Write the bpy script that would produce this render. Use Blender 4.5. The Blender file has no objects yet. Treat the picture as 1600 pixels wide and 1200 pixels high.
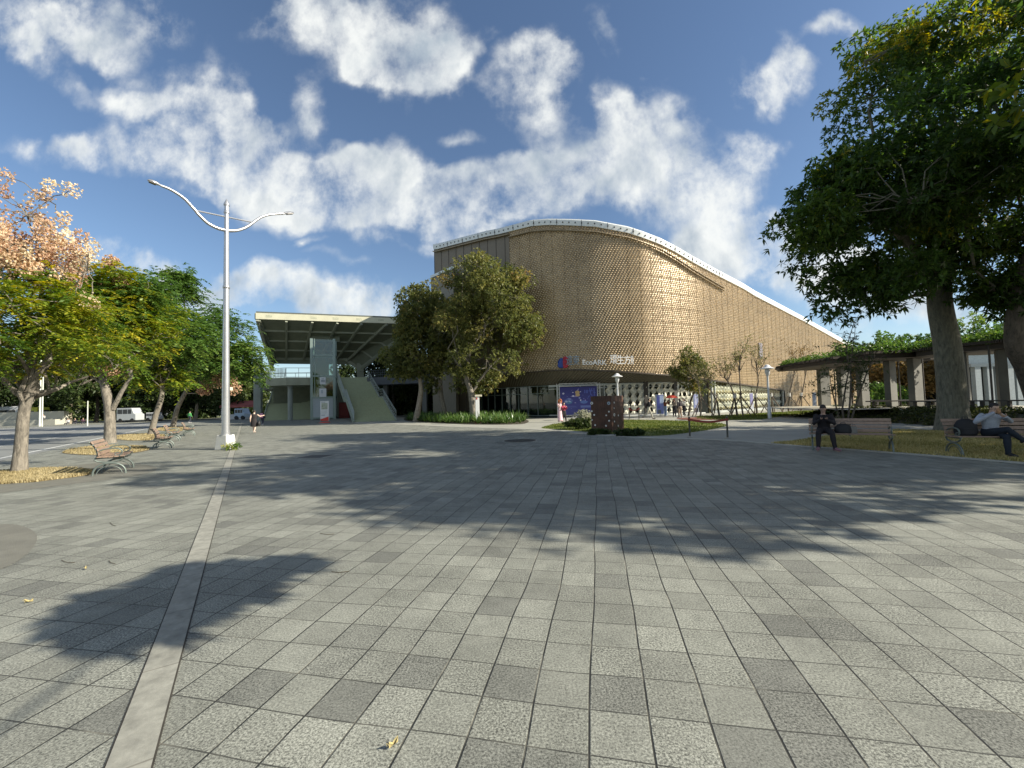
import bpy, math, random
import numpy as np
from mathutils import Vector, Matrix
# ------------------------------------------------------------------ camera
CAMH = 1.65
FPX, PITCH, ROLL = 660.0, 0.0445, -0.0262
cp, sp_, cr, sr = math.cos(PITCH), math.sin(PITCH), math.cos(ROLL), math.sin(ROLL)
sc = bpy.context.scene
COL = sc.collection
cam_d = bpy.data.cameras.new('camera'); cam = bpy.data.objects.new('camera', cam_d); COL.objects.link(cam)
Fw = Vector((0, cp, sp_)); U0 = Vector((0, -sp_, cp)); X0 = Vector((1, 0, 0))
Rt = X0*cr + U0*sr; Up = -X0*sr + U0*cr
cam.matrix_world = Matrix(((Rt.x, Up.x, -Fw.x, 0), (Rt.y, Up.y, -Fw.y, 0), (Rt.z, Up.z, -Fw.z, CAMH), (0, 0, 0, 1)))
cam_d.sensor_width = 36; cam_d.lens = FPX/1600*36; cam_d.clip_start = 0.05; cam_d.clip_end = 3000
sc.camera = cam
# ------------------------------------------------------------------ light, sky, exposure
SUN_EL = math.radians(31); SUN_AZ = math.radians(102)       # azimuth clockwise from +Y
SUN = Vector((math.sin(SUN_AZ)*math.cos(SUN_EL), math.cos(SUN_AZ)*math.cos(SUN_EL), math.sin(SUN_EL)))
sd = bpy.data.lights.new('sun', 'SUN'); sd.energy = 5.0; sd.angle = math.radians(0.55); sd.color = (1, .93, .80)
so = bpy.data.objects.new('sun', sd); COL.objects.link(so); so.rotation_euler = SUN.to_track_quat('Z', 'Y').to_euler()
so.location = (60, -20, 60)
sc.view_settings.view_transform = 'Standard'; sc.view_settings.look = 'None'
sc.view_settings.exposure = 0.84; sc.view_settings.gamma = 1.0; sc.view_settings.use_curve_mapping = False
sc.cycles.max_bounces = 6; sc.cycles.transparent_max_bounces = 12; sc.cycles.use_denoising = True

def ray(px, py):
    a = (px-800)/FPX; b = (600-py)/FPX
    X = a*cr - b*sr; u = a*sr + b*cr
    return Vector((X, cp-u*sp_, sp_+u*cp))
def G(px, py, z=0.0):
    r = ray(px, py); t = (z-CAMH)/r.z
    return Vector((r.x*t, r.y*t, z))
def D(px, py, d):
    r = ray(px, py); t = d/r.y
    return Vector((r.x*t, d, CAMH+r.z*t))
def hit(px, py, P0, N):
    r = ray(px, py); o = Vector((0, 0, CAMH)); t = (Vector(P0)-o).dot(N)/r.dot(N)
    return o + r*t

# world with Nishita sky and procedural clouds
w = bpy.data.worlds.new('World'); sc.world = w; w.use_nodes = True
nt = w.node_tree; nt.nodes.clear()
def N(t, **k):
    n = nt.nodes.new(t)
    for a, b in k.items(): setattr(n, a, b)
    return n
def lk(a, b): nt.links.new(a, b)
def mth(op, a, b=None, c=None, clamp=False):
    n = N('ShaderNodeMath', operation=op, use_clamp=clamp)
    for i, v in enumerate((a, b, c)):
        if v is None: continue
        if isinstance(v, (int, float)): n.inputs[i].default_value = v
        else: lk(v, n.inputs[i])
    return n.outputs[0]
out = N('ShaderNodeOutputWorld')
sky = N('ShaderNodeTexSky', sky_type='NISHITA', sun_disc=False)
sky.sun_elevation = SUN_EL; sky.sun_rotation = SUN_AZ; sky.air_density = 1.0; sky.dust_density = 0.4; sky.ozone_density = 2.8; sky.altitude = 30
bg1 = N('ShaderNodeBackground'); bg1.inputs[1].default_value = 0.078; lk(sky.outputs[0], bg1.inputs[0])
tc = N('ShaderNodeTexCoord'); sep = N('ShaderNodeSeparateXYZ'); lk(tc.outputs['Generated'], sep.inputs[0])
yy = mth('MAXIMUM', sep.outputs[1], 0.02)
uu = mth('DIVIDE', sep.outputs[0], yy); vv = mth('DIVIDE', sep.outputs[2], yy)
cmb = N('ShaderNodeCombineXYZ'); lk(uu, cmb.inputs[0]); lk(vv, cmb.inputs[1])
# warp
nz0 = N('ShaderNodeTexNoise'); nz0.inputs['Scale'].default_value = 4.5; nz0.inputs['Detail'].default_value = 5; lk(cmb.outputs[0], nz0.inputs['Vector'])
wv = N('ShaderNodeVectorMath', operation='MULTIPLY_ADD'); lk(nz0.outputs['Color'], wv.inputs[0]); wv.inputs[1].default_value = (.30, .30, 0)
wv2 = N('ShaderNodeVectorMath', operation='SUBTRACT'); lk(cmb.outputs[0], wv2.inputs[0]); wv2.inputs[1].default_value = (.15, .15, 0)
lk(wv2.outputs[0], wv.inputs[2])
# px, py, half width, half height, rotation(deg), weight
BL = [(90,25,190,50,-8,.8),(60,75,120,26,-35,.55),(230,20,60,50,-30,.45),(160,60,120,22,-25,.35),
(560,40,200,75,-14,1.1),(640,90,95,50,-20,1.0),(700,95,60,38,-10,.8),(610,135,60,24,-50,.5),(460,15,80,30,0,.4),
(310,170,120,62,-28,1.0),(340,110,40,70,20,.45),(400,200,62,40,-30,.8),(478,155,42,50,-55,.8),(210,140,65,30,-25,.45),
(250,235,120,50,-15,1.0),(340,255,120,36,-30,.9),(118,222,48,36,0,1.0),(25,215,50,30,-30,.45),(45,205,25,20,0,.35),
(470,290,120,66,-12,1.1),(540,245,90,46,-20,1.05),(620,270,95,60,-20,1.1),(680,305,70,58,-20,1.1),(560,330,100,36,-8,.8),(420,240,70,35,-20,.7),
(600,380,60,20,-15,.55),(560,415,60,16,-15,.35),(505,378,22,12,-10,.4),(700,365,55,30,10,.8),(665,390,22,26,0,.55),
(250,430,150,42,-12,1.1),(430,465,200,40,-6,1.15),(520,485,110,26,-6,1.0),
(840,135,62,72,15,1.05),(855,75,50,40,0,.6),(770,140,40,18,-40,.35),(715,190,32,24,-10,.55),(950,25,20,60,15,.35),(935,60,14,40,15,.3),
(800,290,110,60,8,1.1),(870,260,90,55,0,.8),(770,345,60,28,8,.8),(860,310,70,40,-8,.9),
(950,230,80,70,10,1.1),(1005,250,72,105,12,1.15),(985,160,40,60,20,.75),(935,150,24,50,10,.4),(1060,200,30,80,15,.4),
(1150,120,62,78,25,1.0),(1215,90,60,50,25,.9),(1255,125,40,38,40,.7),(1200,140,20,50,35,.6),(1320,45,48,26,15,.7),
(1130,290,85,75,22,1.0),(1195,245,55,42,15,.8),(1120,360,60,45,10,.75),(1090,210,25,30,0,.3),
(1220,400,120,46,-10,1.1),(1290,440,150,55,-12,1.1),(1380,410,100,60,0,.7),(1180,390,80,40,0,.9),(1450,500,160,40,0,.8),(1180,450,60,20,0,.4)]
hz_of = lambda x: 629.4-.0262*(x-800)
acc = None
for (px, py, a, b, rot, wt) in BL:
    r = ray(px, py); cx, cy = r.x/r.y, r.z/r.y
    mp = N('ShaderNodeMapping', vector_type='TEXTURE'); lk(wv.outputs[0], mp.inputs[0])
    mp.inputs['Location'].default_value = (cx, cy, 0); mp.inputs['Rotation'].default_value = (0, 0, math.radians(rot))
    mp.inputs['Scale'].default_value = (a*1.25/FPX, b*1.28/FPX, 1)
    gr = N('ShaderNodeTexGradient', gradient_type='SPHERICAL'); lk(mp.outputs[0], gr.inputs[0])
    v = mth('MULTIPLY', gr.outputs['Fac'], wt*1.05)
    acc = v if acc is None else mth('ADD', acc, v)
front = mth('GREATER_THAN', sep.outputs[1], 0.03)
acc = mth('MULTIPLY', acc, front)
nzb = N('ShaderNodeTexNoise'); nzb.inputs['Scale'].default_value = 2.2; nzb.inputs['Detail'].default_value = 4; lk(tc.outputs['Generated'], nzb.inputs['Vector'])
back = mth('MULTIPLY', mth('SUBTRACT', nzb.outputs['Fac'], .38), mth('SUBTRACT', 1.0, front)); back = mth('MULTIPLY', back, 3.5)
acc = mth('MINIMUM', mth('ADD', acc, back), .80)
def noise(vec, scale, det, rough=.55, dist=0.0):
    n = N('ShaderNodeTexNoise'); n.inputs['Scale'].default_value = scale; n.inputs['Detail'].default_value = det
    n.inputs['Roughness'].default_value = rough; n.inputs['Distortion'].default_value = dist; lk(vec, n.inputs['Vector']); return n.outputs['Fac']
str_ = N('ShaderNodeMapping'); str_.inputs['Rotation'].default_value = (0, 0, math.radians(-38)); str_.inputs['Scale'].default_value = (1.15, .8, 1); lk(cmb.outputs[0], str_.inputs[0])
n1 = noise(str_.outputs[0], 5.2, 12, .64, .12); n2 = noise(cmb.outputs[0], 4.3, 8, .6)
tex = mth('ADD', mth('MULTIPLY', mth('SUBTRACT', n1, .5), 3.2), mth('MULTIPLY', mth('SUBTRACT', n2, .5), 3.7))
den = mth('ADD', acc, mth('MULTIPLY', tex, mth('MINIMUM', mth('ADD', acc, .10), .72)))
ss = N('ShaderNodeMapRange', interpolation_type='SMOOTHSTEP'); lk(den, ss.inputs[0])
ss.inputs[1].default_value = .12; ss.inputs[2].default_value = 1.2; ss.inputs[3].default_value = 0; ss.inputs[4].default_value = .96
cfac = mth('MULTIPLY', ss.outputs[0], mth('GREATER_THAN', sep.outputs[2], -.01))
# lit / shaded sides of the clouds: compare thickness towards the sun
off = N('ShaderNodeVectorMath', operation='ADD'); lk(str_.outputs[0], off.inputs[0]); off.inputs[1].default_value = (.06, .07, 0)
n3 = noise(off.outputs[0], 4.2, 6, .55, .12)
shade = mth('ADD', mth('MULTIPLY', mth('SUBTRACT', noise(str_.outputs[0], 4.2, 6, .55, .12), n3), 3.4), .78)
shade = mth('SUBTRACT', shade, mth('MULTIPLY', mth('SUBTRACT', den, .75), .45), clamp=True)
cr_ = N('ShaderNodeValToRGB'); cr_.color_ramp.elements[0].position = .05; cr_.color_ramp.elements[0].color = (.42, .49, .56, 1)
cr_.color_ramp.elements[1].position = .85; cr_.color_ramp.elements[1].color = (.88, .90, .88, 1); lk(shade, cr_.inputs[0])
bg2 = N('ShaderNodeBackground'); lk(cr_.outputs[0], bg2.inputs[0]); bg2.inputs[1].default_value = .62
mx = N('ShaderNodeMixShader'); lk(cfac, mx.inputs[0]); lk(bg1.outputs[0], mx.inputs[1]); lk(bg2.outputs[0], mx.inputs[2]); lk(mx.outputs[0], out.inputs[0])
w.cycles.sampling_method = 'MANUAL'; w.cycles.sample_map_resolution = 512

# ------------------------------------------------------------------ materials
def new_mat(name):
    m = bpy.data.materials.new(name); m.use_nodes = True
    return m, m.node_tree, m.node_tree.nodes['Principled BSDF']
MATS = {}
def M(name, col, rough=.6, metal=0.0, var=.18, scale=6.0, bump=.0, bscale=40.0, spec=.5, trans=0.0):
    """procedural paint / wood / stone: base colour varied by two noises, optional bump"""
    if name in MATS: return MATS[name]
    m, t, b = new_mat(name); MATS[name] = m
    L = t.links.new
    tcn = t.nodes.new('ShaderNodeTexCoord')
    n = t.nodes.new('ShaderNodeTexNoise'); n.inputs['Scale'].default_value = scale; n.inputs['Detail'].default_value = 6; n.inputs['Roughness'].default_value = .65
    L(tcn.outputs['Object'], n.inputs['Vector'])
    r = t.nodes.new('ShaderNodeValToRGB'); r.color_ramp.elements[0].position = .3; r.color_ramp.elements[1].position = .7
    c = Vector(col[:3]); r.color_ramp.elements[0].color = (*(c*(1-var)), 1); r.color_ramp.elements[1].color = (*[min(1, x*(1+var*.6)) for x in c], 1)
    L(n.outputs['Fac'], r.inputs[0]); L(r.outputs[0], b.inputs['Base Color'])
    b.inputs['Roughness'].default_value = rough; b.inputs['Metallic'].default_value = metal
    b.inputs['Specular IOR Level'].default_value = spec
    if bump:
        n2_ = t.nodes.new('ShaderNodeTexNoise'); n2_.inputs['Scale'].default_value = bscale; n2_.inputs['Detail'].default_value = 5
        L(tcn.outputs['Object'], n2_.inputs['Vector'])
        bp = t.nodes.new('ShaderNodeBump'); bp.inputs['Strength'].default_value = bump; bp.inputs['Distance'].default_value = .02
        L(n2_.outputs['Fac'], bp.inputs['Height']); L(bp.outputs[0], b.inputs['Normal'])
    return m
def leaf_mat(name, cols, transl=.35, rough=.5, spec=.3):
    if name in MATS: return MATS[name]
    m, t, b = new_mat(name); MATS[name] = m; L = t.links.new
    at = t.nodes.new('ShaderNodeAttribute'); at.attribute_name = 'tint'
    r = t.nodes.new('ShaderNodeValToRGB'); els = r.color_ramp.elements
    while len(els) < len(cols): els.new(.5)
    for i, (p, c) in enumerate(cols): els[i].position = p; els[i].color = (*c, 1)
    L(at.outputs['Fac'], r.inputs[0]); L(r.outputs[0], b.inputs['Base Color']); b.inputs['Roughness'].default_value = rough; b.inputs['Specular IOR Level'].default_value = spec
    tr = t.nodes.new('ShaderNodeBsdfTranslucent'); hs = t.nodes.new('ShaderNodeHueSaturation'); hs.inputs['Saturation'].default_value = 1.1; hs.inputs['Value'].default_value = 1.35
    L(r.outputs[0], hs.inputs['Color']); L(hs.outputs[0], tr.inputs[0])
    mxs = t.nodes.new('ShaderNodeMixShader'); mxs.inputs[0].default_value = transl
    L(b.outputs[0], mxs.inputs[1]); L(tr.outputs[0], mxs.inputs[2]); L(mxs.outputs[0], t.nodes['Material Output'].inputs[0])
    return m
def glass_mat(name, tint=(.7, .8, .78), refl=.35, rough=.03):
    if name in MATS: return MATS[name]
    m, t, b = new_mat(name); MATS[name] = m; L = t.links.new; t.nodes.remove(b)
    tr = t.nodes.new('ShaderNodeBsdfTransparent'); tr.inputs[0].default_value = (*tint, 1)
    gl = t.nodes.new('ShaderNodeBsdfGlossy'); gl.inputs['Roughness'].default_value = rough; gl.inputs[0].default_value = (.9, .95, .95, 1)
    fr = t.nodes.new('ShaderNodeLayerWeight'); fr.inputs[0].default_value = .35
    mr = t.nodes.new('ShaderNodeMapRange'); mr.inputs[3].default_value = refl*.4; mr.inputs[4].default_value = min(1, refl*2.2); L(fr.outputs['Facing'], mr.inputs[0])
    mxs = t.nodes.new('ShaderNodeMixShader'); L(mr.outputs[0], mxs.inputs[0]); L(tr.outputs[0], mxs.inputs[1]); L(gl.outputs[0], mxs.inputs[2])
    L(mxs.outputs[0], t.nodes['Material Output'].inputs[0]); return m

# ------------------------------------------------------------------ object helpers
def tag(o, label=None, cat=None, group=None, kind=None):
    if label: o['label'] = label
    if cat: o['category'] = cat
    if group: o['group'] = group
    if kind: o['kind'] = kind
    return o
def thing(name, loc, label, cat, group=None, rz=0.0):
    o = bpy.data.objects.new(name, None); COL.objects.link(o); o.location = loc; o.rotation_euler = (0, 0, rz); o.empty_display_size = .2
    return tag(o, label, cat, group)
def copy_tree(o, parent=None):
    c = o.copy(); COL.objects.link(c)
    if parent: c.parent = parent
    for ch in [k for k in bpy.data.objects if k.parent == o]: copy_tree(ch, c)
    return c
class MB:
    def __init__(s, origin=(0, 0, 0)): s.v = []; s.f = []; s.o = Vector(origin)
    def add(s, vs, fs):
        n = len(s.v); s.v += [tuple(Vector(p)-s.o) for p in vs]; s.f += [tuple(i+n for i in f) for f in fs]; return s
    def box(s, c, size, rz=0.0, M3=None):
        c = Vector(c); hx, hy, hz = size[0]/2, size[1]/2, size[2]/2
        R = M3 if M3 else Matrix.Rotation(rz, 3, 'Z')
        vs = [c+R@Vector((x, y, z)) for z in (-hz, hz) for y in (-hy, hy) for x in (-hx, hx)]
        return s.add(vs, [(0, 2, 3, 1), (4, 5, 7, 6), (0, 1, 5, 4), (2, 6, 7, 3), (0, 4, 6, 2), (1, 3, 7, 5)])
    def beam(s, a, b, wd, h, upv=(0, 0, 1)):
        a = Vector(a); b = Vector(b); d = b-a; L = d.length; x = d/L
        y = Vector(upv).cross(x)
        if y.length < 1e-4: y = Vector((0, 1, 0))
        y.normalize(); z = x.cross(y)
        R = Matrix((x, y, z)).transposed()
        return s.box((a+b)/2, (L, wd, h), M3=R)
    def tube(s, pts, rad, seg=8, cap=True, sq=1.0):
        pts = [Vector(p) for p in pts]; n = len(pts)
        if isinstance(rad, (int, float)): rad = [rad]*n
        vs = []; nrm = None
        for i, p in enumerate(pts):
            t = (pts[min(i+1, n-1)]-pts[max(i-1, 0)]).normalized()
            if nrm is None:
                nrm = t.cross(Vector((0, 0, 1)) if abs(t.z) < .9 else Vector((1, 0, 0))).normalized()
            else:
                nrm = (nrm - t*nrm.dot(t)).normalized()
            bn = t.cross(nrm)
            for k in range(seg):
                a = 2*math.pi*k/seg; vs.append(p + (nrm*math.cos(a) + bn*math.sin(a)*sq)*rad[i])
        fs = [(i*seg+k, i*seg+(k+1) % seg, (i+1)*seg+(k+1) % seg, (i+1)*seg+k) for i in range(n-1) for k in range(seg)]
        if cap: fs += [tuple(range(seg))[::-1], tuple((n-1)*seg+k for k in range(seg))]
        return s.add(vs, fs)
    def lathe(s, c, prof, seg=24, sx=1, sy=1, cap=True):
        c = Vector(c); vs = []
        for (r, z) in prof:
            for k in range(seg):
                a = 2*math.pi*k/seg; vs.append(c+Vector((math.cos(a)*r*sx, math.sin(a)*r*sy, z)))
        n = len(prof)
        fs = [(i*seg+k, i*seg+(k+1) % seg, (i+1)*seg+(k+1) % seg, (i+1)*seg+k) for i in range(n-1) for k in range(seg)]
        if cap: fs += [tuple(range(seg))[::-1], tuple((n-1)*seg+k for k in range(seg))]
        return s.add(vs, fs)
    def prism(s, poly, z0, z1):
        n = len(poly); vs = [(p[0], p[1], z0) for p in poly]+[(p[0], p[1], z1) for p in poly]
        return s.add(vs, [tuple(range(n))[::-1], tuple(range(n, 2*n))]+[(i, (i+1) % n, n+(i+1) % n, n+i) for i in range(n)])
    def slab(s, quad, nrm, th):
        """four coplanar points thickened along nrm"""
        q = [Vector(p) for p in quad]; nrm = Vector(nrm).normalized()*th; n = len(q)
        vs = q+[p+nrm for p in q]
        return s.add(vs, [tuple(range(n))[::-1], tuple(range(n, 2*n))]+[(i, (i+1) % n, n+(i+1) % n, n+i) for i in range(n)])
    def build(s, name, mat, parent=None, smooth=False, bevel=0.0, fixn=True):
        me = bpy.data.meshes.new(name); me.from_pydata(s.v, [], s.f); me.update()
        if fixn:
            import bmesh
            b = bmesh.new(); b.from_mesh(me); bmesh.ops.recalc_face_normals(b, faces=b.faces); b.to_mesh(me); b.free()
        if smooth:
            me.polygons.foreach_set('use_smooth', [True]*len(me.polygons))
        me.materials.append(mat)
        o = bpy.data.objects.new(name, me); COL.objects.link(o)
        if parent: o.parent = parent
        if smooth:
            try: me.set_sharp_from_angle(angle=math.radians(38))
            except Exception: pass
        if bevel:
            bv = o.modifiers.new('bevel', 'BEVEL'); bv.width = bevel; bv.segments = 2; bv.limit_method = 'ANGLE'
        return o
def np_mesh(name, V, nper, mat, parent=None, tint=None, loc=None):
    """V: (faces*nper,3) array, unshared vertices"""
    me = bpy.data.meshes.new(name); nv = len(V); nf = nv//nper
    me.vertices.add(nv); me.vertices.foreach_set('co', np.ascontiguousarray(V, dtype=np.float32).ravel())
    me.loops.add(nv); me.loops.foreach_set('vertex_index', np.arange(nv, dtype=np.int32))
    me.polygons.add(nf); me.polygons.foreach_set('loop_start', np.arange(0, nv, nper, dtype=np.int32))
    me.update(calc_edges=True); me.materials.append(mat)
    if tint is not None:
        a = me.attributes.new('tint', 'FLOAT', 'FACE'); a.data.foreach_set('value', np.ascontiguousarray(tint, dtype=np.float32))
    o = bpy.data.objects.new(name, me); COL.objects.link(o)
    if parent: o.parent = parent
    return o
def unit(a): return a/np.maximum(np.linalg.norm(a, axis=-1, keepdims=True), 1e-9)
# ================================================================== SETTING: ground
YAW = 0.1997; TS = 0.3009; TOX = -.397; TOY = 2.671
def paver_mat():
    m, t, b = new_mat('granite_pavers'); L = t.links.new; n_ = t.nodes.new
    def mt(op, a, b_=None, clamp=False):
        n = n_('ShaderNodeMath'); n.operation = op; n.use_clamp = clamp
        for i, v in enumerate((a, b_)):
            if v is None: continue
            if isinstance(v, (int, float)): n.inputs[i].default_value = v
            else: L(v, n.inputs[i])
        return n.outputs[0]
    tcn = n_('ShaderNodeTexCoord'); s = n_('ShaderNodeSeparateXYZ'); L(tcn.outputs['Object'], s.inputs[0])
    # slight waviness of hand-laid rows
    wn = n_('ShaderNodeTexNoise'); wn.inputs['Scale'].default_value = .55; wn.inputs['Detail'].default_value = 1; L(tcn.outputs['Object'], wn.inputs[0])
    wob = mt('MULTIPLY', mt('SUBTRACT', wn.outputs['Fac'], .5), .10)
    c, q = math.cos(YAW), math.sin(YAW)
    gx = mt('SUBTRACT', mt('MULTIPLY', s.outputs[0], c), mt('MULTIPLY', s.outputs[1], q))
    gy = mt('ADD', mt('MULTIPLY', s.outputs[0], q), mt('MULTIPLY', s.outputs[1], c))
    ix = mt('DIVIDE', mt('SUBTRACT', mt('ADD', gx, wob), TOX), TS); iy = mt('DIVIDE', mt('SUBTRACT', mt('ADD', gy, wob), TOY), TS)
    fx = mt('FLOOR', ix); fy = mt('FLOOR', iy)
    cb = n_('ShaderNodeCombineXYZ'); L(fx, cb.inputs[0]); L(fy, cb.inputs[1])
    wh = n_('ShaderNodeTexWhiteNoise'); wh.noise_dimensions = '3D'; L(cb.outputs[0], wh.inputs['Vector'])
    sw = n_('ShaderNodeSeparateColor'); L(wh.outputs['Color'], sw.inputs[0])
    # rows in pairs: two neighbours share a tone sometimes (bigger slabs)
    ramp = n_('ShaderNodeValToRGB'); e = ramp.color_ramp.elements
    e[0].position = 0; e[0].color = (.160, .162, .140, 1); e[1].position = 1; e[1].color = (.262, .266, .224, 1)
    for p_, c_ in ((.08, (.176, .179, .153)), (.15, (.208, .211, .178)), (.45, (.222, .226, .190)), (.8, (.240, .244, .206))):
        k = e.new(p_); k.color = (*c_, 1)
    L(wh.outputs['Value'], ramp.inputs[0])
    # speckle
    sp = n_('ShaderNodeTexNoise'); sp.inputs['Scale'].default_value = 78; sp.inputs['Detail'].default_value = 4; sp.inputs['Roughness'].default_value = .85; L(tcn.outputs['Object'], sp.inputs[0])
    spk = mt('MULTIPLY', mt('SUBTRACT', sp.outputs['Fac'], .5), 6.3)
    spk = mt('MULTIPLY', spk, mt('ADD', mt('MULTIPLY', sw.outputs[1], .55), .55))
    big = n_('ShaderNodeTexNoise'); big.inputs['Scale'].default_value = 1.1; big.inputs['Detail'].default_value = 7; big.inputs['Roughness'].default_value = .65; L(tcn.outputs['Object'], big.inputs[0])
    big2 = n_('ShaderNodeTexNoise'); big2.inputs['Scale'].default_value = 6.5; big2.inputs['Detail'].default_value = 8; big2.inputs['Roughness'].default_value = .7; big2.inputs['Distortion'].default_value = .6; L(tcn.outputs['Object'], big2.inputs[0])
    bigv = mt('ADD', mt('MULTIPLY', mt('SUBTRACT', big.outputs['Fac'], .5), 1.0), mt('MULTIPLY', mt('SUBTRACT', big2.outputs['Fac'], .5), .65))
    mult = mt('MAXIMUM', mt('ADD', mt('ADD', spk, bigv), .90), .22)
    # spots: gum and oil
    vo = n_('ShaderNodeTexVoronoi'); vo.inputs['Scale'].default_value = 2.1; L(tcn.outputs['Object'], vo.inputs['Vector'])
    sv = n_('ShaderNodeSeparateColor'); L(vo.outputs['Color'], sv.inputs[0])
    rad = mt('MULTIPLY', mt('MULTIPLY', sv.outputs[0], sv.outputs[1]), .12)
    spot = mt('MULTIPLY', mt('LESS_THAN', vo.outputs['Distance'], rad), mt('GREATER_THAN', sv.outputs[2], .35))
    mult = mt('MULTIPLY', mult, mt('SUBTRACT', 1.0, mt('MULTIPLY', spot, .55)))
    # joints
    def edge(v, wdt):
        f = mt('FRACT', v); d = mt('MINIMUM', f, mt('SUBTRACT', 1.0, f))
        mr = n_('ShaderNodeMapRange'); mr.interpolation_type = 'SMOOTHSTEP'; L(d, mr.inputs[0]); mr.inputs[1].default_value = wdt*.35; mr.inputs[2].default_value = wdt
        mr.inputs[3].default_value = 1; mr.inputs[4].default_value = 0; return mr.outputs[0]
    j1 = edge(ix, .026); j2 = edge(iy, .019)
    jt = mt('MAXIMUM', j1, mt('MULTIPLY', j2, .85))
    # mortar in parts of joints is pale
    jn = n_('ShaderNodeTexNoise'); jn.inputs['Scale'].default_value = 3.0; jn.inputs['Detail'].default_value = 3; L(tcn.outputs['Object'], jn.inputs[0])
    jr = n_('ShaderNodeValToRGB'); jr.color_ramp.elements[0].position = .50; jr.color_ramp.elements[0].color = (.028, .028, .024, 1)
    jr.color_ramp.elements[1].position = .74; jr.color_ramp.elements[1].color = (.20, .19, .15, 1); L(jn.outputs['Fac'], jr.inputs[0])
    vm = n_('ShaderNodeVectorMath'); vm.operation = 'SCALE'; L(ramp.outputs[0], vm.inputs[0]); L(mult, vm.inputs['Scale'])
    mxc = n_('ShaderNodeMix'); mxc.data_type = 'RGBA'; L(jt, mxc.inputs[0]); L(vm.outputs[0], mxc.inputs[6]); L(jr.outputs[0], mxc.inputs[7])
    L(mxc.outputs[2], b.inputs['Base Color']); b.inputs['Roughness'].default_value = .72; b.inputs['Specular IOR Level'].default_value = .35
    hgt = mt('SUBTRACT', mt('MULTIPLY', sp.outputs['Fac'], .10), mt('MULTIPLY', jt, .6)); hgt = mt('ADD', hgt, mt('MULTIPLY', sw.outputs[0], .15))
    bp = n_('ShaderNodeBump'); bp.inputs['Strength'].default_value = .55; bp.inputs['Distance'].default_value = .012; L(hgt, bp.inputs['Height']); L(bp.outputs[0], b.inputs['Normal'])
    return m
def sheet(name, poly, z, mat, kind='structure', origin=(0, 0, 0)):
    mb = MB(); mb.add([(p[0], p[1], z) for p in poly], [tuple(range(len(poly)))])
    o = mb.build(name, mat, fixn=False)
    if o.data.polygons[0].normal.z < 0: o.data.flip_normals()
    tag(o, kind=kind); return o
def smooth_poly(pts, closed=True, n=6):
    """Catmull-Rom through 2-D points"""
    P = [np.array(p[:2], float) for p in pts]; m = len(P); o = []
    rng_ = range(m) if closed else range(m-1)
    for i in rng_:
        p0, p1, p2, p3 = (P[(i-1) % m], P[i], P[(i+1) % m], P[(i+2) % m]) if closed else (P[max(i-1, 0)], P[i], P[i+1], P[min(i+2, m-1)])
        for k in range(n):
            t = k/n; o.append(.5*((2*p1)+(-p0+p2)*t+(2*p0-5*p1+4*p2-p3)*t*t+(-p0+3*p1-3*p2+p3)*t**3))
    if not closed: o.append(P[-1])
    return [tuple(map(float, q)) for q in o]
g = sheet('ground', [(-900, -300), (900, -300), (900, 1500), (-900, 1500)], 0, paver_mat())

conc = M('pale_concrete', (.32, .315, .265), .8, var=.16, scale=.6, bump=.25, bscale=30)
# pale concrete path beyond the plaza; at far left its paleness paints sunlit pavers
edge_px = [(560, 661.5), (640, 664), (720, 667.5), (840, 671.5), (915, 678), (990, 683.5), (1065, 685.6), (1140, 688.2), (1199, 693), (1250, 697), (1300, 700.5), (1400, 708), (1500, 716), (1600, 724), (1750, 737)]
ePts = [G(*p) for p in edge_px]
path = sheet('path', [tuple(p[:2]) for p in ePts]+[(60, 8), (140, 30), (140, 140), (-16, 140), (-20, 52)], .004, None or conc)
# kerb line at the edge of the plaza
kb = MB()
kp = smooth_poly([p[:2] for p in ePts], False, 5)
def ribbon(mb, line, wd, z0, z1):
    P = [Vector((*p, 0)) for p in line]; n = len(P); L_, R_ = [], []
    for i, p in enumerate(P):
        t = (P[min(i+1, n-1)]-P[max(i-1, 0)]).normalized(); q = Vector((-t.y, t.x, 0))*wd/2
        L_.append(p+q); R_.append(p-q)
    for i in range(n-1):
        a, b, c, d = L_[i], R_[i], R_[i+1], L_[i+1]
        mb.add([(v.x, v.y, z0) for v in (a, b, c, d)]+[(v.x, v.y, z1) for v in (a, b, c, d)], [(4, 5, 6, 7), (0, 4, 7, 3), (1, 2, 6, 5)])
ribbon(kb, kp, .22, 0, .018)
tag(kb.build('kerb_strip', M('kerb_stone', (.40, .39, .33), .8, var=.2, scale=2), fixn=False), kind='structure')

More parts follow.
